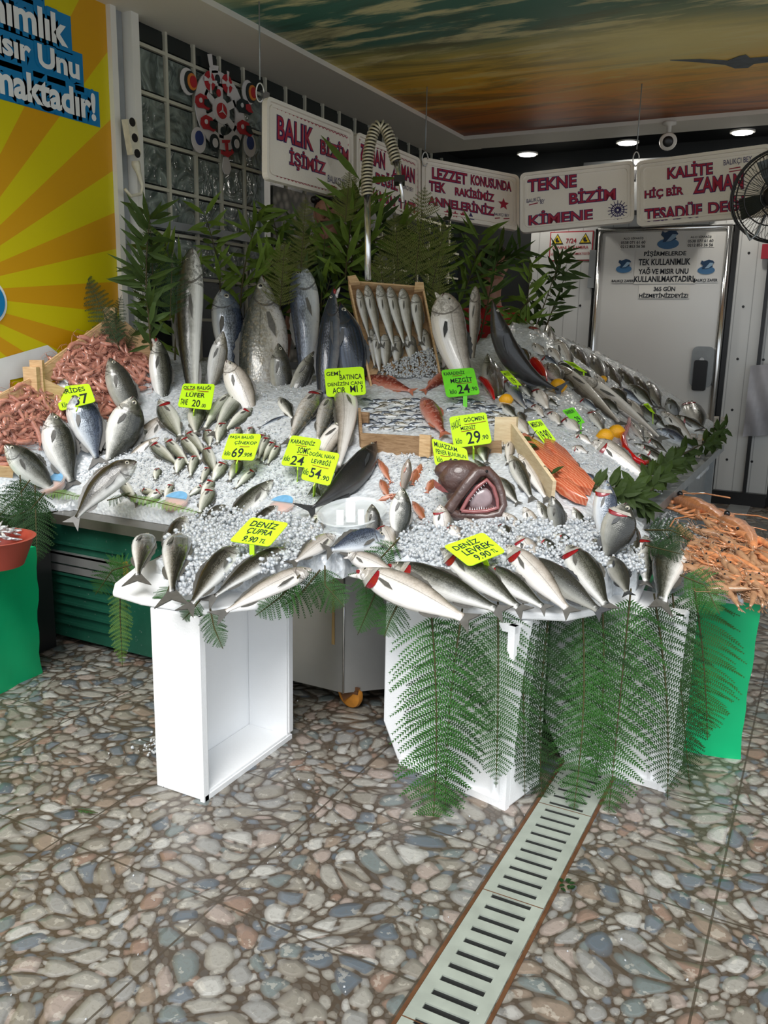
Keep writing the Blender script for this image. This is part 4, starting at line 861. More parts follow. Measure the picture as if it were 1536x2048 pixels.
def fish(name, kind, mat, P0, P1, hw, label, group=None, parts=True, **k):
    fin = k.pop('fin', 'fin'); ps = fishparts(P0, P1, hw, kind, fin=fin, **k)
    fm = {'tail_fin': [M[fin]], 'dorsal_fin': [M[fin]], 'anal_fin': [M[fin]], 'pectoral_fin': [M[fin]], 'eye': [M['eyeball'], M['pupil']], 'gill': [M['gill']], 'gill_cover': [M['cover']], 'mouth': [M['mouth']], 'lower_jaw': [M['belly']], 'mouth_inside': [M['gill']]}
    if parts:
        root = ps[0][1].build(name, M[mat], None, True); tag(root, label, 'fish', group)
        for nm, m_ in ps[1:]:
            if nm == 'eye':
                v0, v1 = m_.v; nf = len(m_.f)//2; a_ = MB(); a_.add(v0, [f_ for f_ in m_.f if max(f_) < len(v0)]); e_ = a_.build('eye', M['eyeball'], root, True)
                b_ = MB(); b_.add(v1, [tuple(i-len(v0) for i in f_) for f_ in m_.f if min(f_) >= len(v0)]); b_.build('pupil', M['pupil'], e_, True); continue
            m_.build(nm, fm[nm], root, nm in ('eye', 'gill', 'gill_cover', 'mouth', 'lower_jaw', 'mouth_inside'))
        return root
    allm = [M[mat]]; mb = MB()
    for nm, m_ in ps:
        if nm == 'body': base_ = 0
        else:
            base_ = len(allm); allm += fm[nm]
        v = np.concatenate(m_.v); uv = np.concatenate(m_.uv); n0 = mb.n
        mb.v.append(v); mb.uv.append(uv); mb.f += [tuple(i+n0 for i in f_) for f_ in m_.f]; mb.m += [base_+x for x in m_.m]; mb.n += len(v)
    root = mb.build(name, allm, None, True); tag(root, label, 'fish', group); return root
# rows: kind,mat,(hx,hy),(tx,ty),w,label,{options};  U upright/buried, others lie on the ice
def put(name, kind, mat, h, t, w_, label, group=None, s=1, bury=0, g=0, dd=None, bend=(0, 0), parts=None, fin='fin', thick=.5, surf=on, mo=0, lift=1.0, eye=True, nh=None):
    pt = surf(*t)
    if dd is None: ph = surf(*h)
    else: ph = dep(*h, depth(pt)+dd)
    hw = w_/2*depth((pt+ph)/2)/F
    if dd is None and not bury and surf is on:
        m0 = (pt+ph)/2; L0 = np.linalg.norm(pt-ph); e = max([(hs(*(ph+(pt-ph)*f)[:2])-(ph+(pt-ph)*f)[2])/math.sin(PI*f) for f in (.25, .5, .75)])
        if e > 0: bend = (bend[0], bend[1]+min(e*.85, .10)/L0)
        elif e < -.01: bend = (bend[0], bend[1]+max(e*.5, -.03)/L0)
    if bury:
        v = pt-ph; pt = ph+v*(1+bury)
        if dd is None: pt = pt-A([0, 0, .5*hw+.03])
    ln = math.hypot(h[0]-t[0], h[1]-t[1])
    if parts is None: parts = ln > 62
    k = dict(s=s, gill=bool(g), bend=bend, thick=thick, tail=True, head_open=mo, lift=lift, eye=eye)
    if nh is not None: k['Nhint'] = nrm(nh)
    if not parts: k.update(nrings=12, nr=10)
    return fish(name, kind, mat, ph, pt, hw, label, group, parts, fin=fin, **k)
# --- big fish standing upright at the back
put('grey_mullet', 'long', 'bass', (388, 505), (396, 775), 54, 'tall upright grey-brown fish, leftmost of the big fish standing at the back', bury=.35, dd=.12, s=-1, bend=(-.03, 0), thick=.8, nh=(.5, -.8, .1))
put('sea_bream', 'bream', 'silver', (444, 585), (462, 735), 70, 'upright silver-blue bream with a large dark eye, second of the big standing fish', bury=.35, dd=.08, s=1, thick=.45)
put('salmon', 'salmon', 'salmonfish', (524, 562), (508, 745), 100, 'largest upright salmon with pointed head and speckled sides in the ice', bury=.75, dd=.12, s=-1, mo=0, g=0, bend=(.05, 0), thick=.55)
put('sea_bass', 'long', 'silver', (600, 535), (602, 750), 60, 'upright bright silver fish with a brown head right of the salmon', bury=.28, dd=.10, s=-1, thick=.6, bend=(.04, 0))
put('bonito', 'bonito', 'bonito', (668, 578), (650, 780), 46, 'narrow dark bonito with an open pointed snout standing left of its partner', bury=.5, dd=.10, s=-1, fin='findark', thick=.7, mo=.6)
put('bonito', 'bonito', 'bonito', (682, 612), (706, 760), 72, 'broad dark blue striped bonito right beside the crate of whiting', bury=.5, dd=.03, s=1, fin='findark', thick=.7)
put('sea_bass', 'bass', 'bassdark', (557, 690), (562, 765), 46, 'small dark fish head standing in the ice in front of the salmon', bury=1.0, dd=.02, s=1)
put('sea_bass', 'bass', 'bassdark', (628, 706), (598, 770), 36, 'dark half-buried fish leaning between the silver fish and the bonito', bury=.9, dd=.05, s=1)
put('sea_bass', 'bass', 'whiting', (447, 664), (425, 770), 38, 'brownish fish pointing up in front of the silver-blue bream', bury=.3, dd=.0, s=1)
put('sea_bass', 'bass', 'belly', (454, 725), (492, 805), 54, 'pale fish with a dark cheek above the OLTA BALIĞI LÜFER tag', bury=.6, dd=.04, s=1)
put('sea_bass', 'bass', 'bass', (314, 680), (322, 772), 46, 'grey fish with an open mouth standing right of the shrimp crate', bury=.7, dd=.04, s=1, mo=1)
put('sea_bass', 'bass', 'bassdark', (219, 720), (262, 830), 56, 'dark fish with a striped head leaning over the upper shrimp crate', bury=.35, dd=.02, s=1)
put('sea_bass', 'bass', 'bass', (268, 796), (230, 890), 72, 'big grey fish with a dark head below the fish leaning on the shrimp crate', bury=.5, dd=.03, s=1, bend=(.04, 0))
put('sea_bream', 'bream', 'silver', (150, 797), (188, 905), 72, 'silver bream with a large dark eye in front of the KARİDES tag', bury=.3, dd=.03, s=1)
put('sea_bass', 'bass', 'bass', (104, 830), (138, 945), 66, 'grey fish with a greenish head and white belly left of the silver bream', bury=.3, dd=.03, s=1, bend=(-.03, 0))
put('sea_bass', 'bass', 'bass', (6, 890), (104, 980), 58, 'pinkish-white and grey fish at the far left end of the stall', bury=.1, dd=-.14, s=1)
put('sea_bass', 'bass', 'bassdark', (250, 873), (168, 928), 26, 'dark-backed fish half buried in ice above the hanging bream', bury=.15, s=-1)
put('sea_bass', 'bass', 'belly', (333, 834), (262, 890), 38, 'pale-bellied fish half buried in ice left of the small bluefish', bury=.15, s=-1)
put('sea_bass', 'bass', 'belly', (318, 876), (248, 914), 24, 'thin pale fish half buried below the other pale-bellied fish', bury=.15, s=-1)
put('sea_bass', 'bass', 'belly', (245, 924), (165, 966), 30, 'yellowish-white fish lying behind the bream that hangs over the edge', bury=.1, s=-1)
put('sea_bream', 'bream', 'bream', (275, 928), (143, 1058), 58, 'large bream whose tail hangs over the steel edge of the green cabinet', s=-1, bend=(-.06, 0), dd=.12, lift=1.2)
# --- small bluefish with gills pulled out
LU = [((322, 806), (362, 878), 34), ((396, 812), (394, 872), 32), ((466, 790), (410, 862), 26), ((492, 783), (430, 872), 30), ((504, 820), (452, 864), 22), ((374, 865), (412, 912), 20), ((332, 880), (380, 932), 20),
      ((364, 877), (404, 924), 20), ((301, 888), (356, 932), 22), ((412, 896), (432, 950), 22), ((416, 862), (420, 896), 18), ((368, 918), (354, 950), 22), ((394, 910), (382, 955), 18), ((450, 848), (436, 890), 22), ((480, 856), (468, 890), 16),
      ((504, 856), (496, 890), 16), ((538, 872), (518, 920), 15), ((550, 882), (526, 926), 15), ((560, 890), (536, 930), 15), ((530, 868), (512, 908), 15), ((482, 920), (460, 964), 20), ((452, 926), (426, 966), 24), ((514, 938), (472, 978), 16),
      ((428, 960), (402, 1000), 20), ((426, 980), (400, 1030), 26), ((419, 934), (404, 968), 15), ((411, 972), (378, 994), 15), ((318, 940), (312, 962), 16), ((328, 983), (288, 1010), 22), ((282, 982), (318, 990), 14), ((346, 968), (330, 1004), 16)]
for i, (h_, t_, w_) in enumerate(LU):
    big = i < 5
    put('bluefish', 'bass', 'bluefish', h_, (t_[0]+(t_[0]-h_[0])*.12, t_[1]+(t_[1]-h_[1])*.12), w_*1.22, ['small bluefish with red gills, left end of the row under the LÜFER tag', 'small bluefish with wide red gills directly under the LÜFER tag', 'grey bluefish lying right of the LÜFER tag', 'longest small bluefish, reaching up right of the LÜFER tag', 'short bluefish under the longest one right of the LÜFER tag'][i] if big else 'little silvery bluefish with pulled-out red gills on the ice around the ÇİNEKOP tag', 'small bluefish with red gills', g=i not in (2,), s=1 if h_[0] > t_[0] else -1, parts=big, mo=0)
put('bluefish', 'bass', 'bluefish', (242, 964), (280, 1016), 24, 'small bluefish with red gills lying over the hanging bream at the steel edge', g=1, s=-1)
put('bass', 'bass', 'bass', (545, 965), (440, 1045), 44, 'grey fish back half buried above the DENİZ ÇUPRA tag', s=-1, bury=.1).name = 'sea_bass'
put('horse_mackerel', 'bass', 'silver', (575, 832), (515, 858), 10, 'thin silver fish lying alone on the ice left of the salmon trout', s=-1, parts=False)
# --- salmon trout and sea bass by the SOMON tags
put('salmon_trout', 'bass', 'salmonfish', (640, 788), (572, 902), 42, 'grey trout with red gills, left of the pair above the SOMON tag', s=1, g=1, bend=(0, .02))
put('salmon_trout', 'bass', 'salmonfish', (664, 796), (632, 900), 38, 'grey trout with a shiny silver head under the GEMİ BATINCA tag', s=1, g=0)
put('sea_bass', 'long', 'belly', (684, 786), (672, 965), 50, 'large pale pink fish belly with an open mouth beside the SOMON tag', s=-1, mo=.8, bend=(.04, .03))
put('sea_bass', 'long', 'belly', (702, 848), (628, 1000), 42, 'pale fish with a ribbed throat lying between the NAVA tag and the dark fish', s=1, bend=(-.08, .02))
put('catfish', 'bonito', 'black', (748, 896), (604, 1040), 56, 'smooth black fish curving down beside the centre crates', s=-1, bend=(.07, .03), fin='findark', thick=.8)
# --- pale and dark fish at the back right
put('hake', 'long', 'belly', (890, 595), (945, 775), 70, 'large pale fish with an open mouth and dark side fin right of the whiting crate', s=1, bury=.25, dd=.12, bend=(-.06, 0), thick=.6, mo=.9, fin='findark')
put('garfish', 'long', 'hake', (951, 575), (946, 712), 24, 'thin brown fish standing among the leaves', bury=.2, dd=.1)
put('shark', 'bonito', 'black', (978, 600), (1125, 785), 46, 'black shark-like fish curving down from the leaves', s=1, bend=(-.17, 0), dd=-.2, fin='findark', thick=.8)
RB = [('bass', 'belly', (1072, 655), (1050, 700), 28, 'pale fish with red gills standing highest at the back right', dict(g=1, bury=.3)),
      ('bass', 'hake', (1094, 655), (1100, 710), 24, 'brown fish standing beside the pale one at the back right', dict(bury=.3)),
      ('bass', 'belly', (1066, 690), (1092, 718), 16, 'small pale fish under the standing pair at the back right', {}),
      ('bass', 'belly', (1098, 700), (1122, 730), 18, 'small white-bellied fish left of the highest lime tag', {}),
      ('bass', 'silver', (1082, 714), (1120, 738), 16, 'small silver fish lying below the highest lime tag', dict(g=1)),
      ('bream', 'belly', (1110, 686), (1140, 726), 28, 'dusky fish behind the highest lime tag', dict(bury=.2)),
      ('bass', 'bassdark', (1143, 698), (1172, 735), 30, 'dark fish with a striped head right of the highest lime tag', dict(bury=.2)),
      ('bass', 'bassdark', (1180, 716), (1208, 762), 32, 'dark-headed silver fish above the small lemon', dict(bury=.2)),
      ('bass', 'bassdark', (1208, 728), (1240, 775), 24, 'first dark fish behind the cold room ridge, right of the small lemon', dict(bury=.2)),
      ('bass', 'bassdark', (1238, 742), (1268, 782), 26, 'second dark fish along the right ridge', dict(bury=.2)),
      ('bass', 'bassdark', (1268, 756), (1298, 795), 22, 'third dark fish along the right ridge', dict(bury=.2)),
      ('bass', 'bassdark', (1294, 768), (1322, 825), 22, 'fourth dark fish along the right ridge, long and leaning', {}),
      ('bass', 'bassdark', (1334, 796), (1348, 835), 22, 'dark pointed fish head standing on the right ridge', dict(bury=.4, dd=0)),
      ('bass', 'bass', (1376, 812), (1402, 872), 36, 'fish with red gills and a white belly nearest the right end of the ridge', dict(g=1)),
      ('bass', 'bass', (1340, 832), (1432, 880), 22, 'fish with open red gills lying along the right end', dict(g=1)),
      ('bass', 'belly', (1322, 826), (1388, 886), 22, 'white-bellied fish left of the one with open red gills', {}),
      ('bass', 'silver', (1308, 860), (1385, 898), 24, 'bright silver fish above the weathered crate post', {}),
      ('bass', 'belly', (1252, 802), (1292, 850), 20, 'bright white fish right of the long hakes', {}),
      ('bass', 'bassdark', (1278, 815), (1316, 850), 24, 'dark fish over the bright white one', {}),
      ('bass', 'bassdark', (1222, 780), (1256, 815), 24, 'dark round-headed fish on the upper right slope', {}),
      ('bass', 'bass', (1255, 772), (1310, 822), 24, 'brown and silver fish beside the lower lime tag on the right ridge', {}),
      ('bass', 'silver', (1228, 776), (1284, 812), 18, 'slim silver fish under the brown one on the right ridge', dict(g=1)),
      ('bass', 'bassdark', (1145, 740), (1190, 770), 20, 'dark slim fish under the highest lime tag', {}),
      ('bass', 'bassdark', (1116, 730), (1150, 748), 16, 'short dark fish left of the slim dark one', {}),
      ('bass', 'belly', (1190, 753), (1210, 780), 14, 'small pale fish beside the small lemon', {}),
      ('bass', 'bass', (975, 715), (990, 812), 30, 'grey fish standing left of the lime tag near the first chilli', dict(bury=.2)),
      ('bass', 'bass', (985, 730), (1002, 806), 34, 'grey fish with a flecked flank above the first chilli', dict(bury=.1)),
      ('bass', 'bass', (1012, 706), (1034, 756), 28, 'flecked fish behind the lime tag on the middle slope', dict(bury=.3)),
      ('bass', 'silver', (1004, 758), (1060, 830), 20, 'silver fish running down past the lime tag to the lemon', dict(g=1)),
      ('bass', 'bassdark', (1050, 756), (1096, 792), 34, 'dark-headed fish left of the larger lemon', {}),
      ('bream', 'salmonfish', (1092, 738), (1128, 776), 32, 'speckled fish above the larger lemon', {}),
      ('bass', 'belly', (1070, 783), (1098, 828), 24, 'small fish with gaping red gills below the second chilli', dict(g=1)),
      ('bass', 'silver', (1044, 800), (1082, 822), 11, 'tiny silver fish lying between the two lemons', {}),
      ('bass', 'bass', (1180, 826), (1210, 874), 22, 'small fish with red gills above the pair of lemons', dict(g=1)),
      ('bass', 'belly', (1128, 842), (1162, 870), 24, 'pale fish with gills below the BARBUN tag', dict(g=1)),
      ('bass', 'belly', (1026, 840), (1062, 878), 24, 'pale slim fish left of the MERCAN tag', {}),
      ('bass', 'belly', (1060, 878), (1104, 914), 22, 'small fish with red gills above the salmon fillets', dict(g=1)),
      ('bass', 'belly', (1126, 922), (1170, 962), 22, 'white-bellied fish with red gills right of the salmon fillets', dict(g=1)),
      ('bass', 'silver', (1162, 950), (1198, 970), 15, 'little silver fish at the foot of the right slope', dict(g=1)),
      ('bass', 'belly', (1142, 896), (1176, 908), 15, 'tiny fish head in the ice above the salmon fillets', dict(g=1)),
      ('long', 'belly', (1184, 888), (1300, 966), 38, 'large pinkish-white fish lying under the pair of lemons', dict(g=1)),
      ('bass', 'belly', (1216, 886), (1262, 935), 20, 'pale fish with red gills touching the pair of lemons', dict(g=1)),
      ('bass', 'bass', (1260, 846), (1290, 892), 18, 'olive slim fish, left of the bundle behind the long chilli', {}),
      ('bass', 'bass', (1276, 850), (1318, 906), 18, 'olive slim fish, second of the bundle behind the long chilli', {}),
      ('bass', 'bass', (1264, 888), (1342, 926), 16, 'olive slim fish crossing under the long chilli', dict(g=1)),
      ('bass', 'bass', (1282, 898), (1345, 938), 16, 'olive slim fish nearest the dark leaves', dict(g=1)),
      ('bass', 'bass', (1266, 908), (1318, 944), 17, 'olive slim fish lowest at the end of the long chilli', dict(g=1)),
      ('bass', 'bass', (1286, 876), (1338, 912), 16, 'olive slim fish with a white head in the bundle', dict(g=1)),
      ('long', 'hake', (1114, 738), (1250, 862), 30, 'long hake lying left of the other on the right slope', dict(s=-1)),
      ('long', 'hake', (1152, 758), (1330, 890), 34, 'longest hake with a pink head on the right slope', dict(s=-1))]
for kd, mt, h_, t_, w_, lb, kw in RB: put('hake' if mt == 'hake' else 'sea_bass', kd, mt, h_, t_, w_*1.25, lb, **kw)
# --- rockfish and mullets
put('scorpionfish', 'bass', 'red', (732, 757), (834, 788), 30, 'reddish scorpionfish lying right of the GEMİ BATINCA tag', s=1, fin='finred')
put('scorpionfish', 'bass', 'red', (908, 742), (842, 790), 28, 'reddish scorpionfish behind the KARADENİZ MEZGİT tag', s=1, fin='finred')
put('scorpionfish', 'bass', 'red', (848, 808), (894, 884), 40, 'mottled dark red scorpionfish between the sardines and the 29.90 tag', s=1, fin='finred', thick=.7)
put('horse_mackerel', 'bass', 'belly', (898, 706), (885, 740), 20, 'small white-bellied fish above the KARADENİZ MEZGİT tag', dd=.0)
for h_, t_, w_ in (((757, 920), (784, 970), 15), ((834, 940), (824, 974), 18), ((866, 962), (853, 990), 18), ((762, 962), (780, 1000), 18), ((826, 1005), (856, 1050), 18), ((796, 990), (752, 1004), 14), ((842, 930), (832, 965), 15)):
    put('red_mullet', 'bass', 'mullet', h_, t_, w_, 'little orange-red mullet on the pinkish ice left of the monkfish', 'small red mullet in the centre', fin='finred', parts=False)
put('gurnard', 'bass', 'gurnard', (818, 918), (806, 986), 22, 'brown-orange gurnard standing among the red mullet', fin='finred', bury=.1, dd=.02)
put('horse_mackerel', 'bass', 'silver', (835, 918), (866, 920), 9, 'single thin silver fish left of the MUAZZAM tag', parts=False)
# --- fish around the monkfish
for h_, t_, w_, lb, kw in (((992, 866), (1008, 900), 18, 'small fish with a bright silver eye above the pale board', {}), ((962, 885), (974, 935), 28, 'grey fish under the 29.90 tag', {}), ((1020, 884), (1016, 935), 20, 'purplish fish left of the pale board', {}),
      ((1022, 915), (1068, 1010), 34, 'grey slippery fish right of the monkfish', {}), ((1038, 912), (1098, 1010), 28, 'grey fish along the pale board', {}), ((950, 922), (1012, 990), 20, 'dark thin fish behind the monkfish', {}),
      ((996, 958), (1040, 1015), 28, 'brownish fish beside the monkfish mouth', {}), ((806, 978), (797, 1068), 46, 'sea bass standing upright left of the monkfish', dict(dd=.03, bury=.35)),
      ((744, 1010), (746, 1062), 34, 'dark fish head standing behind the large-eyed bream', dict(dd=.02, bury=.6)), ((880, 1010), (886, 1054), 40, 'pale gaping fish head with red gills below the monkfish', dict(g=1, bury=.8, dd=.01)),
      ((930, 1040), (962, 1058), 26, 'small pale fish head under the monkfish jaw', dict(bury=.5)), ((1008, 1030), (1038, 1052), 32, 'pinkish fish head right of the monkfish jaw', dict(bury=.5)),
      ((1048, 1018), (1074, 1048), 28, 'white-throated fish head behind the front ice', dict(bury=.5)), ((1076, 1006), (1104, 1044), 28, 'grey fish head behind the front ice', dict(bury=.5)),
      ((1102, 992), (1116, 1050), 36, 'dark fish head standing at the foot of the pale board', dict(bury=.6, dd=.0)), ((1146, 1018), (1168, 1046), 24, 'grey fish head at the foot of the salmon fillets', dict(bury=.5))):
    put('sea_bass', 'bass', 'bassdark' if 'dark' in lb else ('belly' if 'pale' in lb or 'white' in lb or 'pink' in lb else 'bass'), h_, t_, w_, lb, **kw)
# --- front left: sea bream
G1 = 'gilt-head bream on the DENİZ ÇUPRA tray'
put('sea_bream', 'bream', 'bream', (292, 1086), (274, 1190), 54, 'bream farthest left on the front tray, tail over the white lid', G1, s=1, thick=.42, lift=1.7)
put('sea_bream', 'bream', 'bream', (358, 1090), (346, 1236), 66, 'second bream from the left with its tail pointing straight down', G1, s=1, thick=.42, lift=1.7)
put('sea_bream', 'bream', 'bream', (472, 1106), (364, 1244), 60, 'third bream from the left, slanting under the DENİZ ÇUPRA tag', G1, s=-1, thick=.42, lift=1.7)
put('sea_bream', 'bream', 'bream', (568, 1106), (402, 1220), 46, 'long silvery bream, fourth from the left on the front tray', G1, s=-1, thick=.42, lift=1.7)
put('sea_bream', 'bream', 'belly', (618, 1146), (418, 1246), 46, 'lowest bream of the front tray with a white belly and dark tail', G1, s=-1, thick=.42, lift=1.7)
put('sea_bream', 'bream', 'belly', (664, 1080), (572, 1142), 42, 'pale-bellied bream at the right end of the front tray', G1, s=-1, thick=.42, lift=1.7)
put('sea_bream', 'bream', 'bream', (372, 1040), (325, 1096), 44, 'bream curled at the back left of the ice cubes', G1, s=-1, thick=.42, bury=.1)
put('sea_bream', 'bream', 'bassdark', (452, 1014), (400, 1046), 34, 'dark bream head behind the ice cubes', G1, s=-1, bury=.3)
put('sea_bream', 'bream', 'bream', (558, 1018), (488, 1052), 36, 'bream half hidden behind the DENİZ ÇUPRA tag', G1, s=-1, bury=.1)
put('sea_bream', 'bream', 'belly', (638, 1030), (628, 1074), 34, 'pale bream head right of the DENİZ ÇUPRA tag', G1, s=1, bury=.5)
put('sea_bream', 'bream', 'silver', (764, 1084), (640, 1112), 62, 'silver bream with a big eye lying between the two front trays', s=-1, thick=.5, lift=1.4)
# --- front right: sea bass
G2 = 'sea bass in the DENİZ LEVREK row'
FR = [((696, 1112), (800, 1152), 32, 'belly', 'pale open-mouthed bass behind the leftmost of the row', dict(mo=.8)),
      ((722, 1148), (956, 1256), 58, 'belly', 'leftmost bass of the row, white belly and red gills, head over the edge', dict(g=1, mo=1)),
      ((784, 1134), (1022, 1236), 50, 'bass', 'second bass of the row with its mouth open and red gills', dict(g=1, mo=1)),
      ((886, 1104), (1060, 1236), 46, 'bass', 'white-headed bass left of the DENİZ LEVREK tag', dict(g=1)),
      ((968, 1136), (1102, 1228), 38, 'bass', 'bass with a pink belly right under the DENİZ LEVREK tag', dict(g=1)),
      ((1016, 1098), (1150, 1240), 46, 'belly', 'bass with blood-red throat and belly right of the DENİZ LEVREK tag', dict(g=1)),
      ((1052, 1120), (1214, 1238), 46, 'bassdark', 'dark olive-backed bass lying straight in the middle of the right tray', dict()),
      ((1136, 1100), (1222, 1234), 52, 'bass', 'broad bass with a red head pointing down to the fern', dict(g=1)),
      ((1036, 1078), (1078, 1114), 38, 'belly', 'gaping red-gilled head behind the blood-red bass', dict(g=1, bury=.2)),
      ((1074, 1078), (1124, 1112), 32, 'bass', 'small bass head with red gills, second behind the row', dict(g=1, bury=.2)),
      ((1108, 1068), (1160, 1104), 30, 'bass', 'small bass head with red gills, third behind the row', dict(g=1, bury=.2)),
      ((1184, 1082), (1240, 1120), 32, 'bassdark', 'dark bass head poking from the ice below the upright pair', dict(bury=.2)),
      ((1210, 962), (1206, 1062), 40, 'silver', 'white-bellied bass standing upright at the right of the front ice', dict(dd=.03, bury=.4, g=1)),
      ((1252, 1008), (1216, 1108), 56, 'bassdark', 'dark bass with its head turned right in front of the upright one', dict(dd=.01, bury=.2, g=1)),
      ((1256, 1048), (1262, 1106), 36, 'bass', 'silver bass with red gills right of the dark upright one', dict(g=1, bury=.3)),
      ((1288, 1080), (1292, 1140), 38, 'bass', 'small bass with a red collar near the fern frond', dict(g=1, bury=.2)),
      ((1222, 1120), (1258, 1200), 34, 'bassdark', 'dark bass with its tail down between the two right-hand ones', dict()),
      ((1376, 1090), (1314, 1240), 60, 'bass', 'rightmost bass with a dark head, hanging over the tray corner', dict(g=1, s=-1, bend=(-.05, 0))),
      ((764, 1062), (794, 1114), 34, 'belly', 'pale fish with red gills right of the large-eyed bream', dict(g=1))]
for h_, t_, w_, mt, lb, kw in FR: put('sea_bass', 'bass', mt, h_, t_, w_*1.25, lb, G2 if 'DENİZ' in lb or 'row' in lb else None, fin='findark' if mt == 'bassdark' else 'fin', **kw)

# more heads and backs crowding the right slope and the ice between the tags
MORE = [((1100, 828), (1122, 856), 20, 'belly', 'pale head with red gills between the two middle lime tags of the right slope', 1), ((1004, 812), (1036, 842), 20, 'bass', 'grey fish below the first lemon', 0), ((1038, 828), (1052, 850), 16, 'bassdark', 'little dark fish above the MERCAN tag', 0),
        ((1160, 800), (1196, 826), 18, 'silver', 'silver fish left of the long hakes', 1), ((1090, 800), (1118, 816), 15, 'bass', 'small olive fish under the second chilli tip', 0), ((1234, 858), (1262, 884), 16, 'belly', 'pale fish just behind the right lemon of the pair', 1),
        ((1330, 852), (1372, 884), 20, 'bassdark', 'dark fish above the bright silver one at the right end', 0), ((1290, 826), (1334, 862), 20, 'bass', 'brown-backed fish running toward the right end', 1), ((1204, 800), (1240, 830), 20, 'bassdark', 'dark fish between the two hakes and the ridge', 0),
        ((1150, 872), (1186, 892), 17, 'belly', 'small pale fish left of the large pinkish one', 1), ((1044, 772), (1064, 800), 18, 'bass', 'grey fish beside the dark-headed one', 1), ((1128, 762), (1150, 782), 16, 'bassdark', 'small dark fish touching the larger lemon', 0),
        ((1040, 700), (1062, 732), 20, 'bass', 'flecked fish under the tail of the black shark-like fish', 0), ((1066, 812), (1090, 840), 16, 'belly', 'pale slim fish right above the MERCAN tag', 1),
        ((560, 800), (590, 846), 22, 'bass', 'grey slim fish on the open ice left of the trout pair', 0), ((610, 880), (585, 918), 18, 'belly', 'pale fish tucked under the SOMON tag', 0), ((300, 862), (262, 884), 22, 'bass', 'grey fish half in the ice below the pale-bellied ones', 0),
        ((900, 1058), (925, 1082), 24, 'belly', 'pale head with red gills in the ice above the DENİZ LEVREK tag', 1), ((1000, 1056), (1022, 1080), 24, 'bass', 'grey head in the ice right of the DENİZ LEVREK tag', 1)]
for h_, t_, w_, mt, lb, g_ in MORE: put('sea_bass', 'bass', mt, h_, t_, w_*1.15, lb, g=g_, parts=False)
# ---------------------------------------------------------------- crates
def crate_tilted():
    bl, br = on(742, 775), on(882, 762); dbl = depth(bl); BLp = dep(744, 778, dbl); BRp = dep(884, 766, dbl+.02)
    TLp = dep(698, 562, dbl+.26); TRp = dep(846, 574, dbl+.28)
    ex = BRp-BLp; n = nrm(np.cross(ex, TLp-BLp)); n = n if n@(EYE-BLp) > 0 else -n
    r = empty('fish_crate', (BLp+BRp)/2, 'pale wooden crate of whiting tilted upright in the middle of the stall', 'crate')
    back = .07
    m_ = MB(); q = [BLp-n*back, BRp-n*back, TRp-n*back, TLp-n*back]; m_.add(q+[p-n*.006 for p in q], [(0, 1, 2, 3), (7, 6, 5, 4), (0, 4, 5, 1), (1, 5, 6, 2), (2, 6, 7, 3), (3, 7, 4, 0)]); m_.build('base_board', M['wood'], r)
    for a, b_, nm in ((BLp, TLp, 'side_board'), (BRp, TRp, 'side_board'), (TLp, TRp, 'end_board'), (BLp, BRp, 'end_board')):
        MB().plank(a-n*back, b_-n*back, n, back, .010).build(nm, M['wood'], r)
    vv = nrm(TLp-BLp); uu = nrm(ex)
    for c, sx in ((TLp, 1), (TRp, -1)):
        m_ = MB(); m_.prism([(0, 0), (.055*sx, 0), (.04*sx, .05), (-.005*sx, .045)], c-vv*.028-n*.004, uu, vv, n*.024); m_.build('corner_block', M['wood'], r)
    # fish lie against the base board
    def surf(px_, py_):
        d = ray(px_, py_); o = BLp-n*(back-.012); return EYE+d*(((o-EYE)@n)/(d@n))
    g = 'whiting lined up in the tilted crate'
    nrow = [((716, 585), (740, 690), 18), ((733, 577), (762, 705), 21), ((757, 577), (790, 712), 24), ((778, 581), (810, 704), 23), ((804, 585), (822, 700), 25), ((830, 596), (842, 700), 25)]
    low = [((752, 668), (760, 752), 22), ((770, 672), (772, 750), 26), ((792, 674), (796, 748), 25), ((818, 672), (828, 745), 25), ((842, 660), (868, 742), 27), ((742, 660), (750, 740), 18)]
    nm_ = ['leftmost', 'second', 'third', 'fourth', 'fifth', 'rightmost']
    for i, (h_, t_, w_) in enumerate(low): put('whiting', 'long', 'whiting', (h_[0], h_[1]), (t_[0], t_[1]), w_, 'whiting in the lower layer of the tilted crate, tail in the ice', g+', lower row', s=1, surf=surf, parts=False, nh=n)
    for i, (h_, t_, w_) in enumerate(nrow): put('whiting', 'long', 'whiting', h_, t_, w_, f'{nm_[i]} whiting of the upper row in the tilted crate', g, s=1, surf=lambda x, y: surf(x, y)+n*.022, nh=n)
    o_ = MB(); 
    P = [surf(x, y)+n*(.03+.015*rng.random()) for x, y in [(rng.uniform(762, 876), rng.uniform(700, 762)) for _ in range(900)] if y > 700+(868-x)*.38]
    chunks(P, .007, 'crushed_ice', 'crushed ice at the foot of the tilted whiting crate')
crate_tilted()
def board(px_a, px_b, hgt, label, parent=None, name='side_board', m_='woodold', th=.012, up_=(0, 0, 1), sink=.02, ends=None):
    a, b_ = on(*px_a), on(*px_b); a = a-A([0, 0, sink]); b_ = b_-A([0, 0, sink]); return MB().plank(a, b_, up_, hgt, th).build(name, M[m_], parent)
r = empty('fish_crate', on(785, 880), 'wet brown wooden crate full of small silver fish in the centre', 'crate')
board((724, 902), (866, 912), .10, '', r, 'front_board'); board((862, 912), (1005, 905), .07, '', r, 'front_board')
board((722, 896), (718, 838), .08, '', r, 'side_board')
a = on(852, 914); MB().box(a+A([0, -.012, .03]), (.05, .012, .13)).build('corner_post', M['wood'], r)
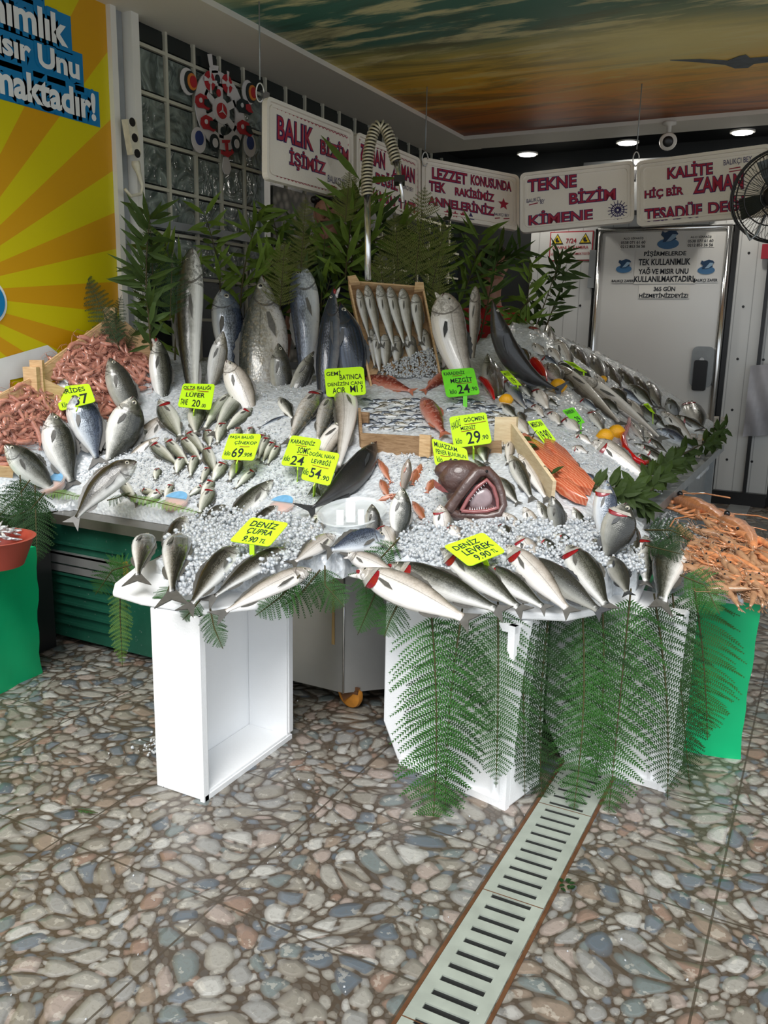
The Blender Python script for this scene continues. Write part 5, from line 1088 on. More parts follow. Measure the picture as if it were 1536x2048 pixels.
a = on(728, 850); MB().box(a+A([0, -.0, .02]), (.05, .014, .08)).build('corner_post', M['woodold'], r)
# sardines
sp_ = []
for i in range(8):
    for j in range(5):
        x = 738+j*24+rng.uniform(-5, 5)+(12 if i % 2 else 0); y = 802+i*8+rng.uniform(-2, 2)
        if x < 872 and (x < 830 or y < 850 or i > 3): sp_.append((x, y))
sp_ += [(905+rng.uniform(0, 90), 790+rng.uniform(0, 30)) for _ in range(12)]+[(975+rng.uniform(0, 50), 820+rng.uniform(0, 28)) for _ in range(8)]
for x, y in sp_:
    d_ = rng.uniform(-4, 4); r0 = 1 if rng.random() < .6 else -1; mt = 'silver' if rng.random() < .6 else 'whiting'
    put('small_whiting', 'long', mt, (x-15*r0, y+d_), (x+15*r0, y-d_), 9.5, 'small silver fish packed in rows in and behind the centre crate', 'small silver fish of the centre crate', s=r0, parts=False, lift=1.3)
# shrimp
def shrimp_mesh(L_, curl, w_=.12, mat='shrimp', legs=True, seed=0, claws=False):
    m_ = MB(); n = 10; P = []
    for i in range(n):
        t_ = i/(n-1); a = curl*(t_**1.3); P.append(A([math.sin(a)/max(curl, .01)*L_, 0, 0]) if False else A([L_*(t_-.5), 0, 0])+A([0, L_*.22*math.sin(PI*t_)*curl, 0]))
    seg = [.35, .8, 1, 1.0, .92, .86, .78, .66, .5, .25]; m_.tube(P, [L_*w_*s_*(1+.16*(i % 2)) for i, s_ in enumerate(seg)], 8)
    T = nrm(P[-1]-P[-2]); B_ = A([-T[1], T[0], 0])
    for s_ in (-1, 0, 1): q = [P[-1], P[-1]+T*L_*.14+B_*s_*L_*.08, P[-1]+T*L_*.17+B_*(s_*.08+.04)*L_]; m_.add([p+A([0, 0, .001]) for p in q]+[p-A([0, 0, .001]) for p in q], [(0, 1, 2), (5, 4, 3), (0, 3, 4, 1), (1, 4, 5, 2)])
    H_ = P[0]
    for s_ in (-1, 1): m_.tube([H_, H_+A([-L_*.18, s_*L_*.05, L_*.02]), H_+A([-L_*.1, s_*L_*.3, 0]), H_+A([L_*.2, s_*L_*.38, -.0])], L_*.008, 3)
    m_.tube([H_, H_+A([-L_*.2, 0, L_*.05])], [L_*.03, L_*.004], 4)
    for k in range(5):
        b_ = P[2+k]; m_.tube([b_, b_+A([0, -L_*.13, -L_*.02]), b_+A([-L_*.04, -L_*.2, 0])], [L_*.02, L_*.015, L_*.006], 3)
    if claws:
        for s_ in (-1, 1): m_.tube([H_+A([L_*.1, s_*L_*.03, 0]), H_+A([-L_*.12, s_*L_*.12, 0]), H_+A([-L_*.32, s_*L_*.09, 0]), H_+A([-L_*.5, s_*L_*.06, 0])], [L_*.018, L_*.022, L_*.03, L_*.008], 6)
    e_ = MB()
    m_.ell(H_+A([L_*.03, L_*.05, L_*.05]), (L_*.025, 0, 0), (0, L_*.025, 0), (0, 0, L_*.025), 1, 6, 4)
    o = m_.build('shrimp', [M[mat], M['pupil']], None, True); return o
def scatter(protos, pts, label, group, cat, name, length_jit=.2, tilt=.35, first=[True]):
    used = set()
    for p, nn, ang in pts:
        k = int(rng.integers(len(protos))); src = protos[k]; o = src if k not in used else src.copy()
        if k in used: COL.objects.link(o)
        used.add(k); o.name = name
        z = nrm(nn+rng.normal(0, tilt, 3)*.6); x = nrm(A([math.cos(ang), math.sin(ang), 0])); x = nrm(x-z*(x@z)); y = np.cross(z, x); s_ = 1+rng.uniform(-length_jit, length_jit)
        Mx = Matrix(((x[0]*s_, y[0]*s_, z[0]*s_, p[0]), (x[1]*s_, y[1]*s_, z[1]*s_, p[1]), (x[2]*s_, y[2]*s_, z[2]*s_, p[2]), (0, 0, 0, 1))); o.matrix_world = Mx
        tag(o, label, cat, group)
PA = [(88, 765), (150, 705), (225, 668), (300, 712), (296, 765), (240, 830), (200, 838), (190, 800), (150, 770)]
PB = [(-10, 822), (70, 778), (108, 790), (122, 826), (160, 850), (140, 850), (90, 845), (75, 890), (20, 890), (-10, 945)]
def patch(poly, name, mat, label, lift=.01):
    P = A(poly, float); lo, hi = P.min(0), P.max(0); st_ = 6; xs_ = np.arange(lo[0], hi[0]+st_, st_); ys_ = np.arange(lo[1], hi[1]+st_, st_)
    gx_, gy_ = np.meshgrid(xs_, ys_); ins_ = inside(gx_, gy_, P); idm = {}; V = []; Fc = []
    for i in range(len(ys_)-1):
        for j in range(len(xs_)-1):
            if ins_[i, j] and ins_[i+1, j] and ins_[i, j+1] and ins_[i+1, j+1]:
                q = []
                for a, b_ in ((i, j), (i+1, j), (i+1, j+1), (i, j+1)):
                    if (a, b_) not in idm: idm[(a, b_)] = len(V); V.append(on(xs_[b_], ys_[a])+A([0, 0, lift+rng.normal(0, .004)]))
                    q.append(idm[(a, b_)])
                Fc.append(tuple(q))
    n = len(V); V2 = V+[v-A([0, 0, .04]) for v in V]; F2 = Fc+[tuple(k+n for k in q[::-1]) for q in Fc]
    o = MB().add(V2, F2).build(name, mat, None, True); return tag(o, label, 'seafood', None, 'stuff')
patch(PA, 'shrimp_pile', M['shrimp'], 'deep layer of pink shrimp filling the upper crate'); patch(PB, 'shrimp_pile', M['shrimp'], 'deep layer of pink shrimp filling the lower left crate')
protos = [shrimp_mesh(.115, c, .10) for c in (.9, .6, 1.2, .4)]
def spts(poly, n, l0=.012, l1=.035):
    return [(p+A([0, 0, rng.uniform(l0, l1)]), snorm(p), rng.uniform(0, 2*PI)) for p in poly_pts(poly, n, 0, on, 0)]
scatter(protos, spts(PA, 150), 'pink shrimp heaped in the upper wooden crate at the left', 'shrimp in the upper crate', 'shrimp', 'shrimp')
protos = [shrimp_mesh(.105, c, .10) for c in (.9, .6, 1.2, .4)]
scatter(protos, spts(PB, 120), 'pink shrimp heaped in the lower wooden crate at the far left', 'shrimp in the lower crate', 'shrimp', 'shrimp')
def crate_from(pxs, label, hs_, m_='wood'):
    P = [on(*q) for q in pxs[:-1]]; r = empty('shrimp_crate', sum(P)/len(P), label, 'crate', None)
    for i in range(len(P)-1):
        a, b_ = P[i]-A([0, 0, .01]), P[i+1]-A([0, 0, .01]); MB().plank(a, b_, (0, -.25, 1), hs_, .012).build('side_board', M[m_], r)
        MB().plank(a+A([0, 0, hs_*.62]), b_+A([0, 0, hs_*.62]), (0, -.25, 1), hs_*.36, .018).build('edge_slat', M[m_], r)
    return r, P
r, P = crate_from([(84, 772), (228, 664), (306, 728), 0], 'pale wooden crate of pink shrimp leaning against the wall at the upper left', .09)
for p in P[:2]: MB().box(p+A([.01, -.03, .05]), (.06, .03, .15), rz=.5).build('corner_post', M['wood'], r)
board((306, 740), (222, 846), .05, '', r, 'front_board', 'woodold', sink=.03)
r, P = crate_from([(-30, 836), (72, 780), (116, 800), 0], 'pale wooden crate of pink shrimp at the far left behind the pinkish fish', .075)
MB().box(P[1]+A([.0, -.02, .04]), (.07, .03, .14), rz=.3).build('corner_post', M['wood'], r)
MB().plank(on(-30, 950), on(25, 955), (0, -.3, 1), .05, .014).build('front_board', M['wood'], r)
# ---------------------------------------------------------------- langoustine tray on the right
# T2 = [(-.62, 3.62), (-.50, 2.72), (-.12, 2.62), (.25, 2.7), (.35, 3.5), (-.1, 3.75)]
def h2(x, y): return .66+.085*math.exp(-((x+.15)**2/.18+(y-3.15)**2/.30))+.05*(y-2.7)
def on2(px_, py_):
    d = ray(px_, py_)
    for tt in np.arange(2, 6, .005):
        q = EYE+d*tt
        if q[2] < h2(q[0], q[1]): return q
    return q
tray([(-.52, 3.5), (-.46, 3.12), (-.36, 2.98), (-.27, 2.99), (-.2, 3.2), (-.2, 3.5)], .605, .64, 'white foam tray edge under the langoustines on the green wrapped crate')
def mound(x0, x1, y0, y1, dz, mat, name, label, cat):
    n1, n2 = 24, 30; X_, Y_ = np.meshgrid(np.linspace(x0, x1, n1), np.linspace(y0, y1, n2)); ef = lambda x, y: min(1, max(0, min((x-x0)/(x1-x0), (x1-x)/(x1-x0), (y-y0)/(y1-y0), (y1-y)/(y1-y0))*3.2))**.6; V = [(x, y, .603+max(0, h2(x, y)-dz+rng.normal(0, .004)-.603)*ef(x, y)) for i, (x, y) in enumerate(zip(X_.ravel(), Y_.ravel()))]
    o = MB().add(V, [(i*n1+j, i*n1+j+1, (i+1)*n1+j+1, (i+1)*n1+j) for i in range(n2-1) for j in range(n1-1)]).build(name, mat, None, True); tag(o, label, cat, None, 'stuff')
mound(-.50, -.18, 3.02, 3.62, .012, M['ice'], 'crushed_ice', 'crushed ice under the prawns at the right edge', 'ice')
mound(-.26, .06, 3.06, 3.62, .014, M['shrimpgrey'], 'prawn_pile', 'deep layer of raw prawns under the langoustines at the right edge', 'seafood')
chunks([on2(x, y)+A([0, 0, .006]) for x, y in [(rng.uniform(1290, 1400), rng.uniform(1005, 1110)) for _ in range(420)]], .006, 'ice_cubes', 'ice grains among the prawns at the right')
protos = [shrimp_mesh(.135, c, .085, 'shrimpgrey') for c in (.3, .55, .15)]
pp = []
for x, y, n_ in ((1275, 1005, 14), (1310, 1000, 8), (1255, 1045, 8), (1400, 1130, 14), (1440, 1120, 12), (1380, 1100, 8), (1350, 1120, 5), (1470, 1150, 10), (1500, 1130, 10), (1460, 1165, 8), (1415, 1075, 8), (1500, 1168, 12), (1470, 1185, 8), (1520, 1190, 8)):
    for _ in range(n_): q = (x+rng.normal(0, 17), y+rng.normal(0, 14)); p = on2(*q); pp.append((p+A([0, 0, rng.uniform(.008, .03)]), A([0, -.2, 1.]), rng.normal(-1.0, .5)))
scatter(protos, pp, 'raw grey-brown prawn on the ice at the right edge', 'raw prawns at the right edge', 'prawn', 'prawn', .15, .3)
LG = [((1350, 1018), (1440, 1060), 'large orange langoustine highest on the right-hand tray'), ((1440, 1060), (1500, 1112), 'orange langoustine at the right-hand tray edge, second from the top'), ((1470, 1085), (1545, 1120), 'orange langoustine running off the right side of the photo'),
      ((1455, 1112), (1535, 1145), 'orange langoustine in the middle of the right-hand row'), ((1440, 1130), (1520, 1170), 'orange langoustine above the lowest one'), ((1432, 1150), (1510, 1185), 'lowest orange langoustine lying over the green crate'), ((1490, 1165), (1560, 1180), 'orange langoustine in the lower right corner of the tray'), ((1400, 1125), (1470, 1150), 'small langoustine near the white foam edge'), ((1500, 1185), (1570, 1205), 'langoustine drooping lowest over the green crate corner')]
for h_, t_, lb in LG:
    a, b_ = on2(*h_), on2(*t_); c = (a+b_)/2+A([0, 0, .035]); o = shrimp_mesh(np.linalg.norm(b_-a)*1.15, .3, .062, 'lango', claws=True); o.name = 'langoustine'
    x = nrm(b_-a); z = nrm(A([0, -.3, 1.])-x*(A([0, -.3, 1.])@x)); y = np.cross(z, x); o.matrix_world = Matrix(((x[0], y[0], z[0], c[0]), (x[1], y[1], z[1], c[1]), (x[2], y[2], z[2], c[2]), (0, 0, 0, 1))); tag(o, lb, 'langoustine', 'orange langoustines')
# ---------------------------------------------------------------- monkfish
def monk():
    c0 = on(930, 950); mouth = on(968, 1018); hc = mouth+snorm(mouth)*.03
    r = empty('monkfish', on(950, 1000), 'brown monkfish with a huge open pink mouth in the centre of the stall', 'fish')
    u = rt; v = up; n = nrm(EYE-hc); k = depth(hc)/F
    def W(px_, py_, z): return hc+u*((px_-968)*k)-v*((py_-1018)*k)+n*z
    m_ = MB(); m_.ell(W(925, 975, -.02), u*48*k, v*42*k+n*.01, n*.06, 0, 20, 14); m_.ell(W(942, 1000, -.02), u*50*k, v*42*k, n*.05, 0, 20, 14)
    m_.ell(W(905, 955, -.03), u*36*k, v*22*k, n*.045, 0, 16, 10)
    m_.build('body', M['monk'], r, True)
    ring = [(900, 1035), (918, 1008), (935, 985), (955, 960), (975, 958), (992, 975), (1003, 1000), (1008, 1025), (1000, 1042), (975, 1048), (945, 1046), (915, 1044), (900, 1035)]
    MB().tube([W(x, y, .045+.01*math.sin(i)) for i, (x, y) in enumerate(ring)], [12*k, 11*k, 12*k, 13*k, 12*k, 11*k, 9*k, 8*k, 9*k, 10*k, 10*k, 11*k, 12*k], 10, cap=False).build('upper_lip', M['monk'], r, True)
    ring = [(925, 1036), (938, 1012), (955, 990), (975, 975), (988, 990), (995, 1012), (997, 1030), (975, 1036), (948, 1038), (925, 1036)]
    MB().tube([W(x, y, .058) for x, y in ring], 4.2*k, 8, cap=False).build('pink_lip', M['monkpink'], r, True)
    q = [W(x, y, .048) for x, y in ring[:-1]]; c = W(965, 1012, .02); MB().add(q+[c], [(i, (i+1) % 9, 9) for i in range(9)]).build('mouth_cavity', M['mouth'], r)
    MB().ell(W(964, 1012, .034), u*26*k, v*23*k+u*6*k, n*.012, 0, 14, 8).build('tongue', M['monkin'], r, True)
    t_ = MB()
    for i in range(12): x = 942+i*4.6; y = 1034+1.5*math.sin(i); t_.lathe([(1.2*k, 0), (.1*k, 6*k)], W(x, y, .058), v+n*.2, 5)
    for i in range(8): f_ = i/7; x = 940+(972-940)*f_; y = 1012-(1012-978)*f_; t_.lathe([(1.1*k, 0), (.1*k, 6*k)], W(x, y, .058), -v*.8+u*.5, 5)
    t_.build('teeth', M['foam'], r)
    e_ = MB()
    for x, y in ((975, 962), (950, 966)): e_.ell(W(x, y-4, .06), u*3*k, v*3*k, n*.006, 0, 8, 6)
    e_.build('eye', M['pupil'], r, True)
    f_ = MB(); ft = [W(868, 972, .0), W(885, 985, .03), W(900, 1000, .035), W(886, 998, .02), W(872, 990, .005)]; f_.add(ft+[p-n*.006 for p in ft], [(0, 1, 2, 3, 4), (9, 8, 7, 6, 5)]+[(i, 5+i, 5+(i+1) % 5, (i+1) % 5) for i in range(5)]); f_.build('side_fin', M['monkpink'], r)
monk()
# ---------------------------------------------------------------- salmon fillets
def fillet(pxs, label, th=.03, skin=False):
    P = [on(*q)+A([0, 0, .012]) for q in pxs]; n = nrm(sum(snorm(p) for p in P)); k = len(P); c = sum(P)/k
    top = [p+n*th for p in P]; m_ = MB(); inn = [c+(p-c)*.82+n*(th*1.25) for p in P]
    m_.add(P+top+inn, [tuple(range(2*k, 3*k))]+[(i, (i+1) % k, k+(i+1) % k, k+i) for i in range(k)]+[(k+i, k+(i+1) % k, 2*k+(i+1) % k, 2*k+i) for i in range(k)])
    o = m_.build('salmon_fillet', M['flesh'], None, True, 50); tag(o, label, 'fish fillet', 'salmon fillets')
    q = [P[i]+n*th*.3+(P[i]-c)*.01 for i in (0, 1)]
    return o
fillet([(1032, 888), (1048, 884), (1092, 912), (1130, 950), (1150, 980), (1120, 975), (1080, 945), (1050, 915)], 'long orange salmon fillet lying against the pale board')
fillet([(1085, 895), (1100, 897), (1130, 920), (1155, 950), (1140, 962), (1115, 935), (1092, 915)], 'narrow salmon fillet uppermost on the right')
fillet([(1096, 925), (1125, 932), (1165, 960), (1186, 985), (1180, 998), (1150, 990), (1120, 965), (1100, 945)], 'broad orange salmon fillet with a cut end facing the viewer')
fillet([(1100, 975), (1130, 975), (1160, 1000), (1172, 1018), (1150, 1012), (1120, 995)], 'lowest salmon fillet beside the foot of the board')
o = MB().plank(on(1022, 885)-A([0, 0, .02]), on(1104, 1004)-A([0, 0, .02]), (.1, -.25, 1), .11, .014).build('wooden_board', M['woodpale']); tag(o, 'pale plank standing on edge between the grey fish and the salmon fillets', 'board')
a = on(1014, 885); o = MB().obox(a+A([0, -.02, .05]), nrm(rt)*.045, A([0, 0, .06]), A([0, .012, 0])).build('board_block', M['woodpale']); tag(o, 'small pale wooden block at the top end of the long plank', 'wood block')
# little leaves on the fillets
def leaf(mb, p, d, n, L_, W_, m=0, fold=.15):
    d = nrm(d); n = nrm(n-d*(n@d)); s_ = np.cross(n, d)
    q = [p, p+d*L_*.3+s_*W_*.5+n*W_*fold, p+d*L_*.65+s_*W_*.42+n*W_*fold*.6, p+d*L_-n*L_*.08, p+d*L_*.65-s_*W_*.42+n*W_*fold*.6, p+d*L_*.3-s_*W_*.5+n*W_*fold, p+d*L_*.3, p+d*L_*.65]
    mb.add(q, [(0, 6, 1), (1, 6, 7, 2), (2, 7, 3), (0, 5, 6), (5, 4, 7, 6), (4, 3, 7)], m)
for i, (x, y) in enumerate(((1076, 920), (1100, 975), (1062, 905))):
    m_ = MB(); p = on(x, y)+A([0, 0, .05]); leaf(m_, p, A([rng.normal(), rng.normal(), .3]), A([0, -.5, 1.]), .06, .03); leaf(m_, p, A([rng.normal(), rng.normal(), .6]), A([0, -.5, 1.]), .06, .025)
    tag(m_.build('garnish_leaf', M['leafdark']), ['dark green garnish leaf on the long salmon fillet', 'dark green garnish leaf between the two lower salmon fillets', 'dark green garnish leaf near the top of the salmon fillets'][i], 'leaf')
# ---------------------------------------------------------------- lemons and chillies
def lemon(x, y, w_, label, ang=0):
    p = on(x, y); k = depth(p)/F*w_/2; c = p+A([0, 0, k*.5]); d = nrm(rt*math.cos(ang)+A([0, 0, math.sin(ang)*.4])); prof = [(.02, -1.28), (.14, -1.2), (.34, -1.05), (.66, -.8), (.88, -.45), (.95, 0), (.88, .45), (.66, .8), (.34, 1.05), (.14, 1.18), (.03, 1.24)]
    MBo = MB().lathe([(a*k, b_*k*.92) for a, b_ in prof], c, d, 18); o = MBo.build('lemon', M['lemon'], None, True); tag(o, label, 'lemon', 'lemons'); return o
lemon(1012, 806, 26, 'lemon beside the first red chilli, nearest the 24.90 tag'); lemon(1116, 780, 32, 'lemon below the second red chilli'); lemon(1206, 762, 15, 'smallest lemon, high on the right ridge')
lemon(1210, 880, 32, 'left lemon of the touching pair'); lemon(1232, 872, 32, 'right lemon of the touching pair', .3); lemon(1402, 880, 12, 'tiny piece of lemon at the right end behind the crate post')
def chilli(pxs, ws, label):
    P = [on(x, y) for x, y in pxs]; k = [depth(p)/F for p in P]; P = [p+A([0, 0, .4*w_*kk+.02]) for p, w_, kk in zip(P, ws, k)]
    # smooth
    Q = []; R_ = []
    for i in range(len(P)-1):
        for f_ in np.linspace(0, 1, 5)[:-1]: Q.append(P[i]*(1-f_)+P[i+1]*f_); R_.append((ws[i]*(1-f_)+ws[i+1]*f_)*k[i]/2)
    Q.append(P[-1]); R_.append(ws[-1]*k[-1]/2)
    o = MB().tube(Q, R_, 12).build('chilli_pepper', M['chilli'], None, True); tag(o, label, 'chilli', 'red chilli peppers'); return o
chilli([(960, 768), (972, 780), (982, 795), (988, 808)], [10, 15, 12, 4], 'short red pepper beside the KARADENİZ MEZGİT tag')
chilli([(1066, 738), (1074, 748), (1086, 762), (1092, 776)], [20, 22, 16, 5], 'thick red pepper leaning on the larger lemon')
chilli([(1258, 846), (1256, 862), (1244, 888), (1250, 912), (1268, 932), (1284, 940), (1296, 936)], [6, 10, 13, 13, 12, 12, 10], 'long curved red chilli hanging over the olive fish bundle')
# ---------------------------------------------------------------- weathered crate posts at the right end
for (x, y0_, y1_), lb in (((1390, 868, 915), 'weathered flaking crate post in front of the silver fish at the right end'), ((1446, 834, 880), 'weathered flaking crate post farthest right on the ledge')):
    p = hit(x, y1_, 2, .802 if x < 1400 else .83); p[0] = min(p[0], -.62); k = depth(p)/F; h_ = (y1_-y0_)*k; m_ = MB(); m_.box(p+A([-.02, 0, h_/2]), (.028, .03, h_)); m_.box(p+A([.018, 0, h_/2]), (.022, .03, h_*.97)); tag(m_.build('crate_post', wood('flaking_white_wood', (.20, .13, .08), (.70, .66, .60)) if x < 1400 else bpy.data.materials['flaking_white_wood']), lb, 'post')
# ---------------------------------------------------------------- price tags
def price(pxq, lines, label, mat='lime', lift=.07, stem=None, base=None, lean=(0, -.75, .66), dpt=None):
    c = A(pxq, float).mean(0); p0 = on(*(base or (c[0], pxq[2][1]+4))); d0 = depth(p0)-lift if dpt is None else dpt
    n = nrm(A(lean)); o_ = dep(c[0], c[1], d0)
    Q = []
    for x, y in pxq: d = ray(x, y); Q.append(EYE+d*(((o_-EYE)@n)/(d@n)))
    TLp, TRp, BRp, BLp = Q; W_, H_ = np.linalg.norm(TRp-TLp), np.linalg.norm(BLp-TLp)
    cr = min(W_, H_)*.10; uv = [(x/W_, y/H_) for x, y in rrect(W_, H_, cr)]
    def bil(u, v): return (TLp*(1-u)+TRp*u)*(1-v)+(BLp*(1-u)+BRp*u)*v
    top = [bil(u, v) for u, v in uv]; k = len(top); nn = n if n@(EYE-o_) > 0 else -n
    m_ = MB().add(top+[p-nn*.003 for p in top], [tuple(range(k)), tuple(range(k, 2*k))[::-1]]+[(i, k+i, k+(i+1) % k, (i+1) % k) for i in range(k)])
    o = m_.build('price_tag', M[mat]); tag(o, label, 'price tag', 'lime green handwritten price tags')
    ink, red = MB(), MB(); BLa = TLp+(BLp-TLp)*1.0
    for ln_ in lines:
        if ln_[0] == '_':
            x0, y0_, x1, y1 = ln_[1]; red.tube([bil(x0, y0_)+nn*.002, bil((x0+x1)/2, (y0_+y1)/2+.01)+nn*.002, bil(x1, y1)+nn*.002], W_*.008, 4)
        else:
            V, Fc = glyphs(ln_[0], .012 if len(ln_) < 3 else ln_[2]); lo, hi = V.min(0), V.max(0); x0, y0_, x1, y1 = ln_[1]; sk = ln_[3] if len(ln_) > 3 else 0
            u_ = x0+(x1-x0)*(V[:, 0]-lo[0])/(hi[0]-lo[0]); v_ = y1-(y1-y0_)*(V[:, 1]-lo[1])/(hi[1]-lo[1])+sk*(u_-x0) if True else 0
            ink.add(A([bil(a, b_)+nn*.0015 for a, b_ in zip(u_, v_)]), Fc)
    ink.build('black_writing', M['ink'], o)
    if red.v: red.build('red_underline', M['redink'], o)
    st0 = stem or ((pxq[2][0]+pxq[3][0])/2, (pxq[2][1]+pxq[3][1])/2)
    a = bil(.5, .98)-nn*.004; b_ = on(st0[0], st0[1]+22)-A([0, 0, .01]); MB().plank(a, b_, nrm(np.cross(nn, b_-a)), W_*.12, .004).build('stem', M[mat], o)
    return o
price([(106, 775), (178, 767), (191, 803), (120, 822)], [('KARİDES', (.05, .06, .84, .36)), ('37', (.42, .48, .86, .96)), ('Kilo', (.1, .7, .26, .92))], 'lime price tag reading KARİDES 37 on the shrimp')
price([(366, 767), (430, 768), (421, 820), (355, 813)], [('OLTA BALIĞI', (.05, .06, .9, .24)), ('LÜFER', (.18, .34, .76, .56)), ('TANE', (.06, .66, .28, .9)), ('20', (.42, .66, .66, .94)), ('.00', (.7, .8, .84, .94)), ('_', (.1, .27, .4, .26)), ('_', (.5, .3, .85, .32))], 'lime price tag reading OLTA BALIĞI LÜFER', lift=.1)
price([(648, 738), (727, 733), (732, 789), (653, 794)], [('GEMİ', (.05, .08, .42, .27)), ('BATINCA', (.38, .26, .94, .44)), ('DENİZİN CANI', (.06, .48, .94, .64)), ('ACIR', (.17, .70, .50, .90)), ('MI ?', (.62, .66, .94, .90)), ], 'lime tag asking GEMİ BATINCA DENİZİN CANI ACIR MI, in front of the bonitos', lift=.12)
price([(882, 740), (947, 735), (960, 788), (893, 795)], [('KARADENİZ', (.06, .06, .7, .22)), ('MEZGİT', (.22, .3, .88, .52)), ('24', (.38, .6, .74, .92)), ('.90', (.78, .72, .96, .86)), ('kilo', (.14, .74, .34, .9)), ('_', (.3, .26, .6, .26)), ('_', (.4, .56, .85, .55))], 'green price tag reading KARADENİZ MEZGİT 24.90', 'limeb', lift=.1)
price([(898, 834), (972, 824), (984, 886), (908, 896)], [('HAKİKİ', (.03, .14, .28, .44), .01, -.4), ('GÖÇMEN', (.38, .08, .92, .27)), ('MEZGİT', (.26, .34, .66, .48)), ('29', (.38, .56, .74, .95)), ('.90', (.76, .72, .94, .86)), ('kilo', (.08, .72, .24, .9)), ('_', (.38, .32, .95, .3)), ('_', (.26, .53, .64, .5))], 'lime price tag reading GÖÇMEN MEZGİT 29.90', lift=.12)
price([(863, 876), (933, 898), (940, 935), (870, 930)], [('MUAZZAM', (.06, .1, .72, .3)), ('PENER BUVURUN', (.08, .38, .94, .56)), ('42', (.36, .66, .74, .98)), ('kilo', (.08, .66, .24, .88)), ('_', (.2, .62, .5, .6)), ('_', (.75, .66, .95, .66))], 'lime price tag reading MUAZZAM 42 beside the monkfish', lift=.06)
price([(583, 870), (643, 879), (628, 936), (561, 930)], [('KARADENİZ', (.06, .08, .84, .26)), ('SOMON', (.36, .36, .88, .56)), ('24', (.26, .66, .66, .96)), ('kilo', (.04, .68, .22, .86)), ('_', (.25, .31, .6, .31)), ('_', (.4, .6, .8, .6))], 'lime price tag reading SOMON 24, partly behind the NAVA tag', lift=.08)
price([(620, 897), (680, 907), (659, 972), (601, 958)], [('DOĞAL NAVA', (.04, .06, .9, .22)), ('LEVREĞİ', (.18, .26, .82, .44)), ('54', (.24, .58, .62, .88)), ('.90', (.66, .74, .92, .88)), ('kilo', (.02, .64, .2, .84)), ('_', (.25, .5, .8, .52))], 'lime price tag reading DOĞAL NAVA LEVREĞİ 54.90', lift=.13)
price([(459, 867), (523, 868), (507, 921), (442, 918)], [('PAŞA BALIĞI', (.06, .06, .8, .22)), ('ÇİNEKOP', (.26, .26, .94, .44)), ('69', (.28, .56, .62, .92)), ('.90₺', (.64, .72, .92, .88)), ('kilo', (.06, .68, .24, .86)), ('_', (.46, .5, .76, .5))], 'lime price tag reading ÇİNEKOP 69.90', lift=.12)
price([(503, 1034), (578, 1046), (538, 1093), (458, 1082)], [('DENİZ', (.14, .05, .82, .34)), ('ÇUPRA', (.2, .40, .84, .66)), ('9.90', (.26, .72, .62, .94)), ('TL', (.68, .76, .84, .92))], 'lime tag reading DENİZ ÇUPRA 9.90 TL on the bream tray', lift=.12, stem=(500, 1100), lean=(.1, -.55, .8))
price([(886, 1092), (966, 1064), (1012, 1103), (938, 1133)], [('DENİZ', (.12, .08, .74, .34)), ('LEVREK', (.2, .40, .92, .64)), ('9.90', (.3, .70, .68, .94)), ('TL', (.74, .74, .86, .90))], 'lime tag reading DENİZ LEVREK 9.90 TL on the sea bass tray', lift=.12, stem=(985, 1120), lean=(0, -.55, .8))
price([(1000, 742), (1016, 741), (1044, 771), (1026, 769)], [('MEZGİT', (.1, .1, .8, .35)), ('19', (.3, .5, .7, .9))], 'small lime tag seen edge-on left of the larger lemon', lift=.05)
price([(1125, 720), (1147, 725), (1175, 746), (1158, 741)], [('LEVREK', (.1, .2, .8, .6))], 'small lime tag highest on the right slope', lift=.05)
price([(1124, 821), (1147, 814), (1170, 845), (1151, 849)], [('BARBUN', (.1, .1, .8, .32)), ('29', (.4, .56, .8, .92))], 'dark lime tag in the middle of the right slope', 'limeb', lift=.05)
price([(1054, 843), (1081, 838), (1112, 880), (1090, 889)], [('MERCAN', (.1, .08, .9, .3)), ('19.90', (.15, .48, .85, .9))], 'lime tag above the salmon fillets', lift=.06)
price([(1286, 808), (1296, 806), (1311, 828), (1300, 822)], [('LEVREK', (.1, .2, .8, .6))], 'narrow lime tag among the dark fish of the right ridge', lift=.04)
# ---------------------------------------------------------------- plastic tubs
def tub(x, y, w_, h_, label, blue=True, food='cutfish', tilt=-.5):
    p = on(x, y); k = depth(p)/F; R_ = w_/2*k; c = p+A([0, 0, .025]); ax = nrm(A([0, tilt, 1.])); r = empty('plastic_tub', p, label, 'tub', 'clear plastic tubs')
    MB().lathe([(R_*.82, -R_*.45), (R_*.95, 0), (R_, .0), (R_, .006), (R_*.93, .006)], c, ax, 28).build('tub', M['clear'], r, True, 40)
    MB().lathe([(R_*.78, -R_*.4), (R_*.88, -.006), (R_*.4, -.001)], c, ax, 20).build('seafood', M[food], r, True)
    x_ = nrm(np.cross(ax, A([0, 1., 0]))); y_ = np.cross(ax, x_)
    if y_@up < 0: y_ = -y_
    q = [c+ax*.0075+x_*R_*.86*math.cos(a)+y_*R_*.86*math.sin(a) for a in np.linspace(.15, PI-.15, 16)]; MB().add(q+[p_-ax*.0015 for p_ in q], [tuple(range(16)), tuple(range(16, 32))[::-1]]+[(i, 16+i, 17+i, i+1) for i in range(15)]).build('printed_lid_label', M['lidblue'], r)
tub(100, 975, 66, 0, 'plastic tub with a blue label at the left end below the pinkish fish'); tub(350, 1012, 62, 0, 'plastic tub of cut orange seafood at the steel edge'); tub(562, 1020, 60, 0, 'plastic tub with a round blue label behind the DENİZ ÇUPRA tag')
p = on(700, 1050); k = depth(p)/F; r = empty('clear_tray', p, 'large round clear plastic tray with white packets in the centre front', 'tray')
